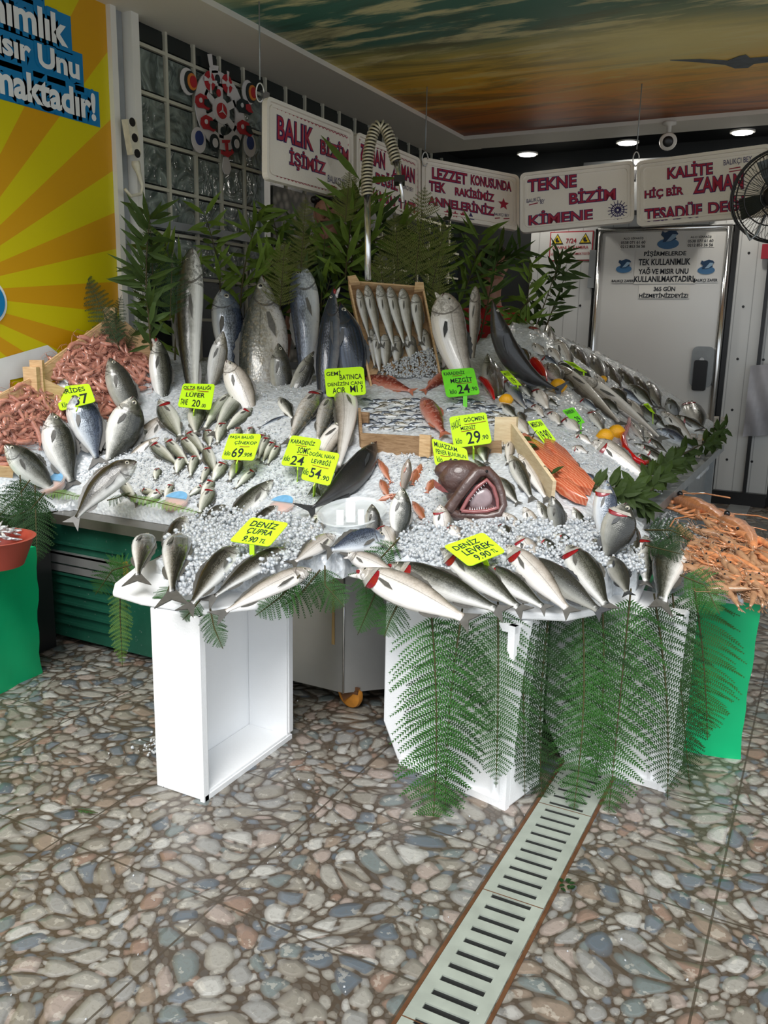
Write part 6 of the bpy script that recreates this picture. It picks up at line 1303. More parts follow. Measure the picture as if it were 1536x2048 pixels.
MB().lathe([(.10, -.02), (.125, .02), (.135, .03), (.13, .034), (.12, .024)], p+A([0, .02, .02]), (0, -.25, 1), 32).build('tray_bowl', M['clear'], r, True, 40)
for i, (x, y, w_, h_) in enumerate(((680, 1046, 14, 30), (701, 1038, 19, 40), (722, 1045, 12, 30))):
    c = on(x, y+14)+A([0, 0, .03]); m_ = MB().obox(c+up*(h_*k*.3), rt*(w_*k/2), up*(h_*k/2), nrm(np.cross(rt, up))*.006); tag(m_.build('white_packet', M['foam']), ['left white packet in the clear tray', 'tallest white packet in the clear tray', 'right white packet in the clear tray'][i], 'packet', 'white packets in the clear tray')
# ---------------------------------------------------------------- ferns
def frond(pts, wid, label, mat='fern', n=26, group=None, nrm_=None, droop=.25, curl=.35, cat='fern frond'):
    P = A(pts, float)
    # resample
    seg = np.r_[0, np.cumsum(np.linalg.norm(np.diff(P, axis=0), axis=1))]; T_ = np.linspace(0, seg[-1], n+1); R_ = np.c_[[np.interp(T_, seg, P[:, i]) for i in range(3)]].T
    L_ = seg[-1]; m_ = MB(); Nv = nrm(nrm_ if nrm_ is not None else EYE-P.mean(0)); tg = np.gradient(R_, axis=0)
    for i in range(2, n):
        t_ = i/n; T = nrm(tg[i]); N = nrm(Nv-T*(Nv@T)); B_ = np.cross(N, T); lw_ = wid*(math.sin(PI*min(1, (t_*.80+.22)))**.8)*(1.0-.15*t_)
        if t_ > .9: lw_ *= (1.02-t_)*8
        lw_ = max(lw_, wid*.05)
        for s_ in (-1, 1):
            l_ = lw_*rng.uniform(.82, 1.08); d0 = nrm(B_*s_+T*rng.uniform(.25, .5)+N*rng.uniform(-.12, .2)); bow = T*rng.uniform(.0, .35)+A([0, 0, -droop*rng.uniform(.5, 1.4)])-N*.25
            k_ = max(6, int(n*.42*l_/wid+4)); st_ = l_/k_; q = [R_[i]+d0*st_*j+bow*(st_*j)**2/max(l_, 1e-4)*.6 for j in range(k_+1)]
            wv = st_*1.25
            for j in range(k_):
                f_ = j/k_; dd_ = nrm(q[j+1]-q[j]); sd = nrm(np.cross(N, dd_)); wj = (L_/n)*.60*(1-f_)**.55+.0016
                a, b_ = q[j], q[j+1]; m1_ = a*.35+b_*.65
                c0_ = a*.5+b_*.5; q1 = a*.1+b_*.9+dd_*st_*.35; m_.add([a, q1+sd*wj, c0_+dd_*st_*.35, q1-sd*wj, a-sd*.0006], [(0, 2, 1), (0, 3, 2)])
    r = empty('fern_frond', P[0], label, cat, group)
    m_.build('leaflets', M[mat], r); MB().tube(R_, np.linspace(.0032, .001, n+1), 5).build('stalk', M['stem'], r, True); return r
def hang(x0, y0, x1, y1, Y0, Y1, out=.02, k=5):
    """frond path from px (x0,y0) at world Y0 hanging to px (x1,y1) at world Y1"""
    P = []; bw = rng.uniform(-14, 14)
    for i in range(k+1):
        f_ = i/k; P.append(hit(x0+(x1-x0)*f_+bw*math.sin(PI*f_), y0+(y1-y0)*f_, 1, Y0+(Y1-Y0)*f_-out*math.sin(PI*f_)))
    return P
HF = [((862, 1240), (862, 1700), 2.30, 2.22, 'leftmost of the long hanging fern fronds, its tip on the floor', .17, 'fern'),
      ((925, 1245), (890, 1640), 2.34, 2.26, 'second long hanging frond from the left over the foam box', .16, 'ferndark'),
      ((996, 1230), (992, 1575), 2.38, 2.30, 'third hanging frond at the right side of the left foam box', .14, 'fern'),
      ((1046, 1235), (1050, 1590), 2.45, 2.42, 'dark hanging frond left of the drain', .15, 'ferndark'),
      ((1100, 1240), (1085, 1620), 2.50, 2.50, 'hanging frond touching the left side of the drain', .15, 'ferndark'),
      ((1165, 1240), (1145, 1640), 2.56, 2.48, 'hanging frond right over the drain', .13, 'fern'),
      ((1262, 1205), (1215, 1650), 2.62, 2.52, 'broad bright hanging frond right of the drain', .17, 'fern'),
      ((1308, 1215), (1335, 1600), 2.70, 2.66, 'hanging frond in front of the right foam box', .15, 'ferndark'),
      ((1345, 1215), (1380, 1580), 2.80, 2.80, 'hanging frond between the right foam box and the green crate', .12, 'ferndark'),
      ((1385, 1180), (1415, 1480), 2.84, 2.80, 'hanging frond in front of the bright green crate', .14, 'fern'),
      ((1205, 1235), (1190, 1560), 2.58, 2.56, 'dark frond behind the broad bright one', .14, 'ferndark')]
for a, b_, Y0, Y1, lb, wd, mt in HF: frond(hang(a[0], a[1]-28, *b_, Y0+.02, Y1), wd, lb, mt, 38, 'fern fronds hanging in front')
SF = [([(760, 1165), (745, 1200), (715, 1270)], 2.45, 'small frond left of the leftmost bass, pointing down', .06, 'fern', 2.40), ([(800, 1200), (780, 1240), (768, 1275)], 2.35, 'small frond under the leftmost bass belly', .07, 'fern', 2.32),
      ([(650, 1130), (650, 1170), (690, 1215)], 2.40, 'frond hanging from the bream tray over the steel cart', .08, 'fern', 2.36), ([(600, 1150), (560, 1195), (510, 1232)], 2.15, 'frond lying along the right end of the bream tray', .07, 'fern', 2.08), ([(640, 1140), (600, 1190), (560, 1215)], 2.22, 'frond beneath the lowest bream', .08, 'ferndark', 2.16),
      ([(420, 1215), (428, 1255), (446, 1298)], 1.93, 'small frond hanging down the front of the left foam box', .045, 'fern', 1.92), ([(400, 1200), (380, 1225), (365, 1240)], 1.95, 'small frond between the bream tails', .045, 'fern', 1.93), ([(340, 1170), (330, 1195), (315, 1215)], 1.98, 'small frond on the white lid under the second bream', .045, 'fern', 1.96),
      ([(240, 1170), (240, 1230), (245, 1335)], 2.55, 'frond hanging down in front of the green cabinet', .06, 'fernlight', 2.52), ([(262, 1130), (225, 1140), (190, 1190)], 2.45, 'frond spreading left from the bream tray over the cabinet', .08, 'fern', 2.42), ([(280, 1160), (250, 1130), (215, 1120)], 2.5, 'short frond behind the leftmost bream', .07, 'fern', 2.52),
      ([(800, 1075), (730, 1150), (735, 1230)], 2.50, 'frond between the bream and the bass trays', .07, 'fern', 2.42),
      ([(1290, 1060), (1340, 1060), (1390, 1080)], 3.0, 'dark frond lying on the ice beside the prawns', .06, 'ferndark', 2.92), ([(1290, 1090), (1330, 1100), (1370, 1110)], 2.9, 'dark frond lying under the prawns', .06, 'ferndark', 2.84), ([(1360, 1150), (1410, 1170), (1440, 1230)], 2.72, 'frond drooping over the top of the green crate', .07, 'fern', 2.66)]
for pts, Y0, lb, wd, mt, Y1 in SF:
    k_ = len(pts)-1; frond([hit(x, y, 1, Y0+(Y1-Y0)*i/k_) for i, (x, y) in enumerate(pts)], wd, lb, mt, 20, 'small fern fronds on the trays')
LF = [([(72, 985), (120, 990), (178, 1002)], 'light green frond on the steel edge at the left', .035, 'fernlight'), ([(250, 995), (310, 1008), (408, 1032)], 'light green frond along the steel edge by the tubs', .03, 'fernlight'), ([(215, 1005), (235, 1000), (262, 990)], 'small frond under the hanging bream', .04, 'fern')]
for pts, lb, wd, mt in LF: frond([hit(x, y, 1, 2.72)+A([0, 0, .01]) for x, y in pts], wd, lb, mt, 20, 'light fern fronds on the steel edge', nrm_=A([0, -.6, .8]))
UF = [([(240, 700), (205, 620), (164, 535)], 3.32, 'dark frond rising against the poster above the shrimp crate', .09), ([(238, 690), (230, 640), (243, 590)], 3.34, 'dark frond rising beside the poster frame', .06), ([(200, 700), (165, 670), (130, 645)], 3.3, 'dark frond reaching left over the crate edge', .035), ([(150, 740), (100, 705), (45, 705)], 3.2, 'bushy dark frond over the lower shrimp crate', .08),
      ([(120, 760), (70, 730), (10, 740)], 3.1, 'dark frond at the far left above the lower crate', .09), ([(146, 690), (138, 720), (135, 745)], 3.15, 'short frond hanging into the shrimp crate', .03), ([(60, 800), (20, 780), (-30, 800)], 3.0, 'dark frond at the left edge of the photo beside the ribbon', .09), ([(250, 700), (275, 655), (278, 630)], 3.4, 'small dark frond right of the crate corner', .04)]
for pts, Y0, lb, wd in UF: frond([hit(x, y, 1, Y0) for x, y in pts], wd, lb, 'ferndark', 20, 'dark fronds by the shrimp crates')
for pts, lb in (([(60, 960), (30, 1000), (-20, 1050)], 'dark frond hanging at the left edge above the red tub'), ([(70, 970), (72, 1050), (75, 1130)], 'dark frond hanging in front of the cabinet beside the green crate'), ([(40, 950), (45, 1010), (50, 1080)], 'dark frond hanging between the tub and the cabinet'), ([(90, 985), (60, 1020), (20, 1035)], 'dark frond under the tub with the blue label')):
    frond([hit(x, y, 1, 2.52-.04*i) for i, (x, y) in enumerate(pts)], .10, lb, 'ferndark', 24, 'dark fronds at the left edge')
frond([hit(x, y, 2, .012) for x, y in ((150, 1618), (172, 1620), (196, 1626))], .014, 'scrap of green fern lying on the pebble floor at the left', 'fern', 12, nrm_=A([0, 0, 1.]), droop=0)
m_ = MB()
for i in range(9): p = hit(1128+rng.uniform(-14, 14), 1772+rng.uniform(-12, 12), 2, .006); leaf(m_, p, A([rng.normal(), rng.normal(), .1]), A([0, 0, 1.]), .02, .012)
tag(m_.build('leaf_scrap', M['ferndark']), 'scrap of dark leaves on the floor right of the drain', 'leaf')
# dark leaves along the right ledge
def branch(pts, nl, L_, W_, label, mat='leaf', group=None, side=1.0, up_=.2, name='leafy_branch', cat='branch'):
    P = A(pts, float); seg = np.r_[0, np.cumsum(np.linalg.norm(np.diff(P, axis=0), axis=1))]; T_ = np.linspace(0, seg[-1], nl+1); R_ = np.c_[[np.interp(T_, seg, P[:, i]) for i in range(3)]].T; tg = np.gradient(R_, axis=0)
    m_ = MB(); r = empty(name, P[0], label, cat, group)
    for i in range(1, nl+1):
        for rep in range(2):
            T = nrm(tg[i]); a = rng.uniform(0, 2*PI); ref = nrm(rng.normal(size=3)); B_ = nrm(np.cross(T, ref)); d = nrm(T*rng.uniform(.2, .8)+B_*side*rng.uniform(.5, 1)+A([0, 0, up_*rng.uniform(-1.5, .6)])); nn = nrm(EYE-R_[i]+rng.normal(0, .8, 3))
            leaf(m_, R_[i], d, nn, L_*rng.uniform(.6, 1.15), W_*rng.uniform(.7, 1.1))
    m_.build('leaves', M[mat], r); MB().tube(R_, np.linspace(.006, .002, nl+1), 5).build('twig', M['stem'], r, True); return r
for i, (x, y, x2, y2) in enumerate(((1180, 985, 1260, 1010), (1250, 1000, 1330, 960), (1290, 960, 1370, 930), (1340, 930, 1440, 890), (1400, 900, 1452, 862), (1300, 990, 1345, 935), (1210, 1000, 1290, 1020))):
    a = on(x, y)+A([0, 0, .02]); b_ = on(x2, y2)+A([0, 0, .03]); branch([a, (a+b_)/2+A([0, 0, .02]), b_], 14, .10, .035, ['dark leaves at the foot of the right slope', 'dark leaves along the right ledge, nearest part', 'dark leaves along the middle of the right ledge', 'dark leaves around the first weathered post', 'pointed dark leaves at the far end of the right ledge', 'leaves hanging below the olive fish bundle', 'low leaves between the prawns and the right slope'][i], 'leafdark', 'leaves along the right ledge')
# ---------------------------------------------------------------- plants behind the stall
PL = []
def plant(x0, y0, x1, y1, d, nl, L_, W_, mat, lb, bow=0):
    P = []
    for f_ in np.linspace(0, 1, 6): P.append(dep(x0+(x1-x0)*f_+bow*math.sin(PI*f_), y0+(y1-y0)*f_, d+.28+.05*math.sin(PI*f_)))
    branch(P, nl, L_, W_, lb, mat, 'cut branches behind the fish', 1.0, .45)
LW = [(640, 640, 650, 470, 4.5, 12, .2, .03, 'leaf', 'leafy branch covering the body of the half-hidden person', 0), (600, 600, 612, 455, 4.5, 12, .2, .03, 'leafdark', 'dark leafy branch left of the half-hidden face', 0), (690, 560, 705, 410, 4.5, 12, .24, .034, 'leaf', 'broad leaves right of the half-hidden face', 0), (300, 660, 300, 430, 3.85, 26, .20, .028, 'leafdark', 'dark leafy branch standing in front of the lower glass blocks', -8), (350, 720, 330, 480, 4.3, 18, .2, .03, 'leaf', 'leafy branch left of the tall grey-brown fish', 10), (400, 560, 320, 500, 4.4, 12, .2, .028, 'leaf', 'branch arching over the tall grey-brown fish', -10),
      (440, 640, 410, 430, 4.6, 16, .2, .03, 'leaf', 'leafy branch behind the silver-blue bream', 12), (480, 620, 520, 420, 4.6, 18, .22, .032, 'leaf', 'leafy branch behind the salmon, leaning right', -8), (560, 640, 545, 430, 4.7, 16, .2, .032, 'leaf', 'leafy branch behind the bright silver fish', 10),
      (590, 600, 610, 480, 4.8, 14, .22, .034, 'leafdark', 'dark leafy branch below the half-hidden head', 0), (650, 640, 712, 420, 4.7, 18, .28, .036, 'leaf', 'broad-leaved branch under the coiled hose', 12), (700, 560, 720, 360, 4.7, 14, .30, .038, 'leaf', 'highest broad-leaved branch in the middle', 0), (730, 600, 760, 420, 4.75, 16, .26, .034, 'leafdark', 'broad-leaved branch above the tilted crate', 0),
      (700, 520, 620, 500, 4.6, 10, .24, .034, 'leaf', 'broad-leaved branch leaning left over the half-hidden head', 0), (700, 500, 800, 460, 4.6, 12, .28, .034, 'leaf', 'broad-leaved branch leaning right over the tilted crate', 0), (860, 650, 900, 440, 4.95, 18, .22, .03, 'leafdark', 'dark branch right of the tilted crate', 0), (900, 640, 960, 470, 5.0, 18, .22, .03, 'leaf', 'branch behind the large pale fish', 10),
      (960, 680, 1000, 490, 5.0, 18, .22, .028, 'leafdark', 'branch standing by the thin brown fish', 0), (1020, 720, 1060, 520, 5.1, 18, .20, .028, 'leaf', 'branch behind the black shark-like fish', 12), (1060, 690, 1120, 520, 5.2, 16, .18, .028, 'leafdark', 'branch in front of the security notice', 0), (1090, 660, 1135, 540, 5.3, 12, .16, .026, 'leafdark', 'small branch farthest right, against the white panels', 0),
      (1110, 560, 1122, 505, 5.3, 8, .14, .022, 'leafdark', 'tip of a branch just below the security notice', 0), (620, 700, 660, 560, 4.5, 14, .2, .03, 'leafdark', 'low branch between the silver fish and the bonitos', 0), (500, 560, 560, 520, 4.5, 12, .22, .03, 'leaf', 'low branch crossing behind the salmon head', 0), (880, 560, 840, 470, 4.9, 14, .22, .03, 'leaf', 'branch right above the tilted crate corner', 0), (302, 700, 292, 560, 3.9, 12, .14, .026, 'leafdark', 'dark branch beside the poster frame', 0),
      (940, 560, 1040, 500, 5.05, 14, .2, .028, 'leafdark', 'branch spreading right below the star sign', 0), (1060, 600, 1020, 640, 5.0, 12, .2, .03, 'leaf', 'branch drooping over the black fish', 0), (780, 560, 830, 500, 4.7, 12, .22, .03, 'leafdark', 'dark branch behind the crate top', 0)]
for a in LW: plant(*a)
def sprig(x0, y0, x1, y1, d, wid, lb, mat='thuja'):
    frond([dep(x0+(x1-x0)*f_, y0+(y1-y0)*f_, d) for f_ in (0, .5, 1)], wid, lb, mat, 26, 'conifer sprigs behind the fish', droop=-.15, cat='conifer sprig')
for a in ((830, 560, 850, 370, 4.8, .16, 'tall yellow-green conifer sprig right of the hose'), (800, 600, 790, 420, 4.8, .15, 'conifer sprig under the hose nozzle'), (860, 600, 890, 440, 4.85, .14, 'conifer sprig behind the star sign corner'), (690, 450, 700, 340, 4.75, .10, 'conifer sprig in front of the second sign'), (600, 560, 612, 390, 4.7, .10, 'conifer sprig left of the half-hidden head'), (560, 620, 570, 480, 4.65, .12, 'conifer sprig between the leaves on the left'), (770, 640, 760, 500, 4.75, .14, 'brownish conifer sprig above the tilted crate'), (860, 680, 880, 560, 4.8, .12, 'conifer sprig at the right side of the tilted crate'), (310, 640, 300, 440, 4.3, .12, 'dark conifer sprig before the glass blocks'), (340, 640, 345, 500, 4.3, .10, 'second dark conifer sprig before the glass blocks')):
    sprig(*a, mat='thuja' if a[0] > 500 else 'ferndark')
# dark screen the plants are tied to: the low partition behind the stall
o = MB().lohi((-2.6, 7.0, 0), (-.1, 7.2, .5)).build('x', M['darkwall']) if False else None
# ---------------------------------------------------------------- people
def person(x, ytop, d, shirt, label, hh_=.0, face=-1):
    top = dep(x, ytop, d); fdir = nrm(A([EYE[0]-top[0], EYE[1]-top[1], 0])) ; fdir = nrm(fdir+rt*face*.35); sd = np.cross(A([0, 0, 1.]), fdir); Hh = .27; zt_ = top[2]
    r = empty('person', (top[0], top[1], max(0, zt_-2.05)), label, 'person')
    J = {'pel': (0, 0, -1.05), 'ch': (0, .02, -.62), 'nk': (0, .02, -.36), 'h0': (0, .04, -.26), 'h1': (0, .03, -.09), 'sl': (-.21, .02, -.45), 'sr': (.21, .02, -.45), 'el': (-.27, .06, -.76), 'er': (.27, .06, -.76), 'wl': (-.28, .10, -1.02), 'wr': (.28, .10, -1.02), 'kl': (-.10, .03, -1.5), 'kr': (.10, .03, -1.5), 'al': (-.10, -.02, -1.97), 'ar': (.10, -.02, -1.97), 'tl': (-.10, .14, -2.03), 'tr': (.10, .14, -2.03)}
    RD = {'pel': .15, 'ch': .17, 'nk': .065, 'h0': .075, 'h1': .105, 'sl': .075, 'sr': .075, 'el': .052, 'er': .052, 'wl': .035, 'wr': .035, 'kl': .07, 'kr': .07, 'al': .045, 'ar': .045, 'tl': .035, 'tr': .035}
    ks = list(J); Wp = [top+sd*J[k_][0]+fdir*J[k_][1]+A([0, 0, J[k_][2]]) for k_ in ks]
    E_ = [('pel', 'ch'), ('ch', 'nk'), ('nk', 'h0'), ('h0', 'h1'), ('ch', 'sl'), ('ch', 'sr'), ('sl', 'el'), ('el', 'wl'), ('sr', 'er'), ('er', 'wr'), ('pel', 'kl'), ('pel', 'kr'), ('kl', 'al'), ('kr', 'ar'), ('al', 'tl'), ('ar', 'tr')]
    hands = []
    for s_, wk in ((-1, 'wl'), (1, 'wr')):
        b_ = A(J[wk]); pk = 'p'+wk; J[pk] = tuple(b_+A([0, .02, -.06])); RD[pk] = .03; ks.append(pk); E_.append((wk, pk))
        for fi in range(5):
            off = (fi-1.5)*.019 if fi < 4 else -s_*.05; ln_ = (.07, .08, .075, .06, .045)[fi]; y_ = .10 if fi < 4 else .05
            a1, a2 = f'{wk}{fi}a', f'{wk}{fi}b'; J[a1] = tuple(b_+A([off, .03, -y_])); J[a2] = tuple(b_+A([off*1.1, .045, -y_-ln_*.8])); RD[a1] = .011; RD[a2] = .008; ks += [a1, a2]; E_ += [(pk, a1), (a1, a2)]
    Wp = [top+sd*J[k_][0]+fdir*J[k_][1]+A([0, 0, J[k_][2]]) for k_ in ks]
    me = bpy.data.meshes.new('b'); me.from_pydata([p.tolist() for p in Wp], [(ks.index(a), ks.index(b_)) for a, b_ in E_], []); o = bpy.data.objects.new('b', me); COL.objects.link(o)
    sk = o.modifiers.new('s', 'SKIN'); sk.use_smooth_shade = True; lay = me.skin_vertices[0].data if me.skin_vertices else None
    if lay is None: me.skin_vertices_add if False else None
    if lay is None:
        bmm = __import__('bmesh').new(); bmm.from_mesh(me); bmm.verts.layers.skin.verify(); bmm.to_mesh(me); bmm.free(); lay = me.skin_vertices[0].data
    for i, k_ in enumerate(ks): lay[i].radius = (RD[k_]*(1.0), RD[k_]*(1.0)); lay[i].use_root = (i == 0)
    sb_ = o.modifiers.new('u', 'SUBSURF'); sb_.levels = 1; sb_.render_levels = 1
    dg = bpy.context.evaluated_depsgraph_get(); mm = bpy.data.meshes.new_from_object(o.evaluated_get(dg)); V = A([v.co[:] for v in mm.vertices]); Fc = [tuple(p.vertices) for p in mm.polygons]; bpy.data.objects.remove(o)
    body = MB().add(V, Fc).build('body', M['skin'], r, True)
    # clothes: the same surface pushed outwards over torso, sleeves and legs
    ctr = top; zz = V[:, 2]-zt_
    cen = A([top+fdir*.02+A([0, 0, z]) for z in zz]); rad = V-cen; rad[:, 2] = 0; ln_ = np.linalg.norm(rad, axis=1)[:, None]; V2 = V+rad/np.maximum(ln_, 1e-6)*.012
    keep = [f_ for f_ in Fc if all(-.93 < zz[i]+0 < -.37 for i in f_)]; MB().add(V2, keep).build('shirt', shirt, r, True)
    keep = [f_ for f_ in Fc if all(-1.94 < zz[i] <= -.90 for i in f_) and all(abs((V[i]-top)@sd) < .215 for i in f_)]; MB().add(V2, keep).build('trousers', M['shirt'], r, True)
    hc = top+fdir*.03+A([0, 0, -.135])
    m_ = MB(); m_.ell(hc, sd*.092, fdir*.115, A([0, 0, .135]), 0, 20, 14); f0 = hc+fdir*.112; m_.ell(f0+A([0, 0, -.02]), sd*.017, fdir*.03, A([0, 0, .03]), 0, 8, 6)
    for s_ in (-1, 1): m_.ell(hc+sd*s_*.095+A([0, 0, -.01]), sd*.012, fdir*.022, A([0, 0, .034]), 0, 8, 6)
    m_.build('head', M['skin'], r, True)
    e_ = MB()
    for s_ in (-1, 1): e_.ell(hc+fdir*.100+sd*s_*.036+A([0, 0, .012]), sd*.014, fdir*.01, A([0, 0, .007]), 0, 8, 5)
    e_.build('eyes', M['mouth'], r, True)
    MB().tube([hc+fdir*.106+sd*x_+A([0, 0, -.062]) for x_ in (-.025, 0, .025)], .004, 5).build('mouth', M['mouth'], r, True)
    h_ = MB(); Vh = []; 
    h_.ell(hc+A([0, 0, .035])-fdir*.018, sd*.104, fdir*.118, A([0, 0, .118]), 0, 20, 14)
    for s_ in np.linspace(-1, 1, 7): h_.ell(hc+fdir*.085+sd*s_*.07+A([0, 0, .085-.02*abs(s_)]), sd*.025, fdir*.03, A([0, 0, .022]), 0, 8, 6)
    h_.build('hair', M['hair'], r, True)
    return r
person(664, 380, 5.16, M['shirt'], 'person with black hair behind the leafy branches, face turned left and half hidden', face=-1)
person(985, 488, 5.7, M['redshirt'], 'person in a red shirt almost hidden behind the branches on the right', face=1)
o = MB().lohi((-3.3, 4.12, 0), (-2.15, 5.9, .2)).build('floor_platform', M['darkwall']); tag(o, 'dark standing platform behind the stall', 'platform')
# ---------------------------------------------------------------- coiled tap hose
pts = []
ctrl = [(735, 400), (733, 360), (736, 310), (745, 265), (760, 247), (775, 262), (786, 300), (797, 340)]
for i in range(len(ctrl)-1):
    for f_ in np.linspace(0, 1, 8)[:-1]: pts.append(dep(ctrl[i][0]*(1-f_)+ctrl[i+1][0]*f_, ctrl[i][1]*(1-f_)+ctrl[i+1][1]*f_, 4.5))
P = A(pts); P = A([P[max(0, i-3):i+4].mean(0) for i in range(len(P))])
r = empty('spring_hose', dep(735, 470, 4.5), 'arched spring hose tap rising above the leaves in front of the second sign', 'hose')
MB().tube(P, .019, 8).build('hose', M['black_'], r, True)
seg = np.r_[0, np.cumsum(np.linalg.norm(np.diff(P, axis=0), axis=1))]; nn_ = 640; T_ = np.linspace(0, seg[-1], nn_); Rr = np.c_[[np.interp(T_, seg, P[:, i]) for i in range(3)]].T; tg = np.gradient(Rr, axis=0); co = []; nt = 34
for i in range(nn_):
    T = nrm(tg[i]); x_ = nrm(np.cross(T, fw)); y_ = np.cross(T, x_); a = 2*PI*nt*i/nn_; co.append(Rr[i]+.026*(math.cos(a)*x_+math.sin(a)*y_))
MB().tube(co, .0065, 5).build('spring_coil', plain('brass_coil', (.50, .45, .33), .35, .4), r, True)
MB().tube([P[0], dep(735, 470, 4.5), dep(736, 560, 4.5)], .018, 8).build('riser_pipe', M['chrome'], r, True)
MB().tube([P[-1], dep(800, 360, 4.5), dep(806, 405, 4.5)], [.02, .012, .01], 8).build('spray_pipe', M['chrome'], r, True)
MB().obox(dep(799, 361, 4.49), rt*.028, up*.018, fw*.03).build('nozzle', M['black_'], r)
# ---------------------------------------------------------------- ship wheel decoration
XD = XW+.07; dc = hit(442, 222, 0, XD)
felt = plain('white_felt', (.62, .58, .56), .8, var=.06); redf = plain('red_felt', (.40, .015, .02), .8); blkf = plain('black_felt', (.012, .02, .02), .8); bluf = plain('blue_felt', (.02, .04, .16), .8); orgf = plain('orange_felt', (.6, .2, .03), .8)
r = empty('ship_wheel_decoration', dc, 'white felt ship wheel with red lifebuoys, fish and an anchor hanging at the glass blocks', 'decoration')
def wp(x, y, l=0): return hit(x, y, 0, XD+l)
a_, b_ = 46, 78   # wheel radii in px along/up
ey_ = A([0, 1., 0]); ez_ = A([0, 0, 1.]); sy_ = np.linalg.norm(wp(488, 222)-dc); sz_ = np.linalg.norm(wp(442, 144)-dc)
def ep(a, k=1.0, l=0): return dc+ey_*sy_*k*math.cos(a)+ez_*sz_*k*math.sin(a)+A([l, 0, 0])
def flat(pts, name, m_, l0, th=.006):
    q = [p+A([l0, 0, 0]) for p in pts]; k = len(q); MB().add(q+[p-A([th, 0, 0]) for p in q], [tuple(range(k)), tuple(range(k, 2*k))[::-1]]+[(i, k+i, k+(i+1) % k, (i+1) % k) for i in range(k)]).build(name, m_, r)
an_ = np.linspace(0, 2*PI, 33); m_ = MB(); V = []
for k_ in (1.0, .62):
    for l_ in (0, -.008): V += [ep(a, k_, l_) for a in an_[:-1]]
m_.add(V, [(i, (i+1) % 32, 64+(i+1) % 32, 64+i) for i in range(32)]+[(32+i, 96+i, 96+(i+1) % 32, 32+(i+1) % 32) for i in range(32)]+[(i, 32+i, 32+(i+1) % 32, (i+1) % 32) for i in range(32)])
for i in range(6):
    a = PI/2+i*PI/3; pd = a+PI/2; w_ = .09; q = [ep(a, .1)+ (ep(pd, w_)-dc), ep(a, .7)+(ep(pd, w_)-dc), ep(a, .7)-(ep(pd, w_)-dc), ep(a, .1)-(ep(pd, w_)-dc)]; m_.add(q+[p-A([.008, 0, 0]) for p in q], [(0, 1, 2, 3), (7, 6, 5, 4), (0, 4, 5, 1), (2, 6, 7, 3)])
m_.build('wheel', felt, r)
flat([ep(a, .34) for a in an_[:-1]], 'hub', felt, .004); flat([ep(a, .2) for a in an_[:-1]], 'hub_disc', redf, .010); 
for i in range(3):
    a = PI/2+i*2*PI/3; pd = a+PI/2; flat([dc+(ep(pd, .03)-dc), ep(a, .18), dc-(ep(pd, .03)-dc)], 'hub_spoke', felt, .014, .002)
def wdisc(x, y, kx, name, m_, l, n=18, k2=1.5):
    c = wp(x, y); flat([c+ey_*sy_*kx*math.cos(t_)+ez_*sy_*kx*k2*math.sin(t_)*.75 for t_ in np.linspace(0, 2*PI, n, endpoint=False)], name, m_, l)
for x, y in ((376, 163), (497, 185), (398, 280), (500, 290)):
    wdisc(x, y, .27, 'handle_knob', felt, .0); top_ = y < 200
    if top_: wdisc(x+4, y+1, .22, 'ball_ring', blkf, .007); wdisc(x+6, y+1, .17, 'ball_ring', orgf, .012); wdisc(x+7, y+1, .12, 'ball_ring', redf, .017)
    else: wdisc(x, y-4, .15, 'blue_dolphin', bluf, .007)
flat([wp(x, y) for x, y in ((416, 108), (424, 108), (426, 130), (437, 132), (436, 146), (424, 146), (420, 130))], 'top_hook', felt, .0)
flat([wp(x, y) for x, y in ((448, 314), (457, 314), (463, 338), (458, 350), (450, 348), (445, 336))], 'lower_handle', felt, .0)
for x, y in ((418, 162), (453, 168)):
    wdisc(x, y, .2, 'lifebuoy', redf, .008); wdisc(x, y, .07, 'lifebuoy_hole', felt, .013); 
    for a in (0, PI/2, PI, 3*PI/2): flat([wp(x, y)+ey_*sy_*.25*math.cos(a+.2)+ez_*sy_*.3*math.sin(a+.2), wp(x, y)+ey_*sy_*.25*math.cos(a-.2)+ez_*sy_*.3*math.sin(a-.2), wp(x, y)], 'lifebuoy_band', felt, .014, .002)
for x, y in ((428, 286), (471, 288)): wdisc(x, y, .19, 'small_buoy', blkf, .008); wdisc(x, y, .1, 'small_buoy_hole', felt, .013)
for x, y in ((434, 158), (445, 262)): wdisc(x, y, .09, 'button', blkf, .008)
wdisc(436, 186, .08, 'red_button', redf, .008)
flat([wp(x, y) for x, y in ((442, 280), (458, 280), (456, 286), (453, 286), (454, 302), (460, 304), (462, 298), (465, 306), (454, 315), (440, 308), (440, 300), (446, 304), (450, 302), (448, 286), (443, 286))], 'anchor', redf, .012)
for (x, y), (c1_, c2_) in (((401, 205), (redf, blkf)), ((412, 248), (redf, blkf)), ((484, 215), (blkf, redf)), ((485, 258), (redf, blkf))):
    sg = 1 if x > 440 else -1
    flat([wp(x+a, y+b__) for a, b__ in ((-13, -12), (-4, -18), (8, -12), (13, 0), (18, 10), (12, 16), (4, 12), (-8, 10), (-14, 0))], 'felt_fish', c1_, .016); flat([wp(x+a, y+b__) for a, b__ in ((2, -6), (10, -6), (13, 4), (16, 12), (8, 10), (2, 4))], 'fish_stripe', c2_, .024, .003); wdisc(x-5, y-4, .05, 'fish_eye', felt, .024)
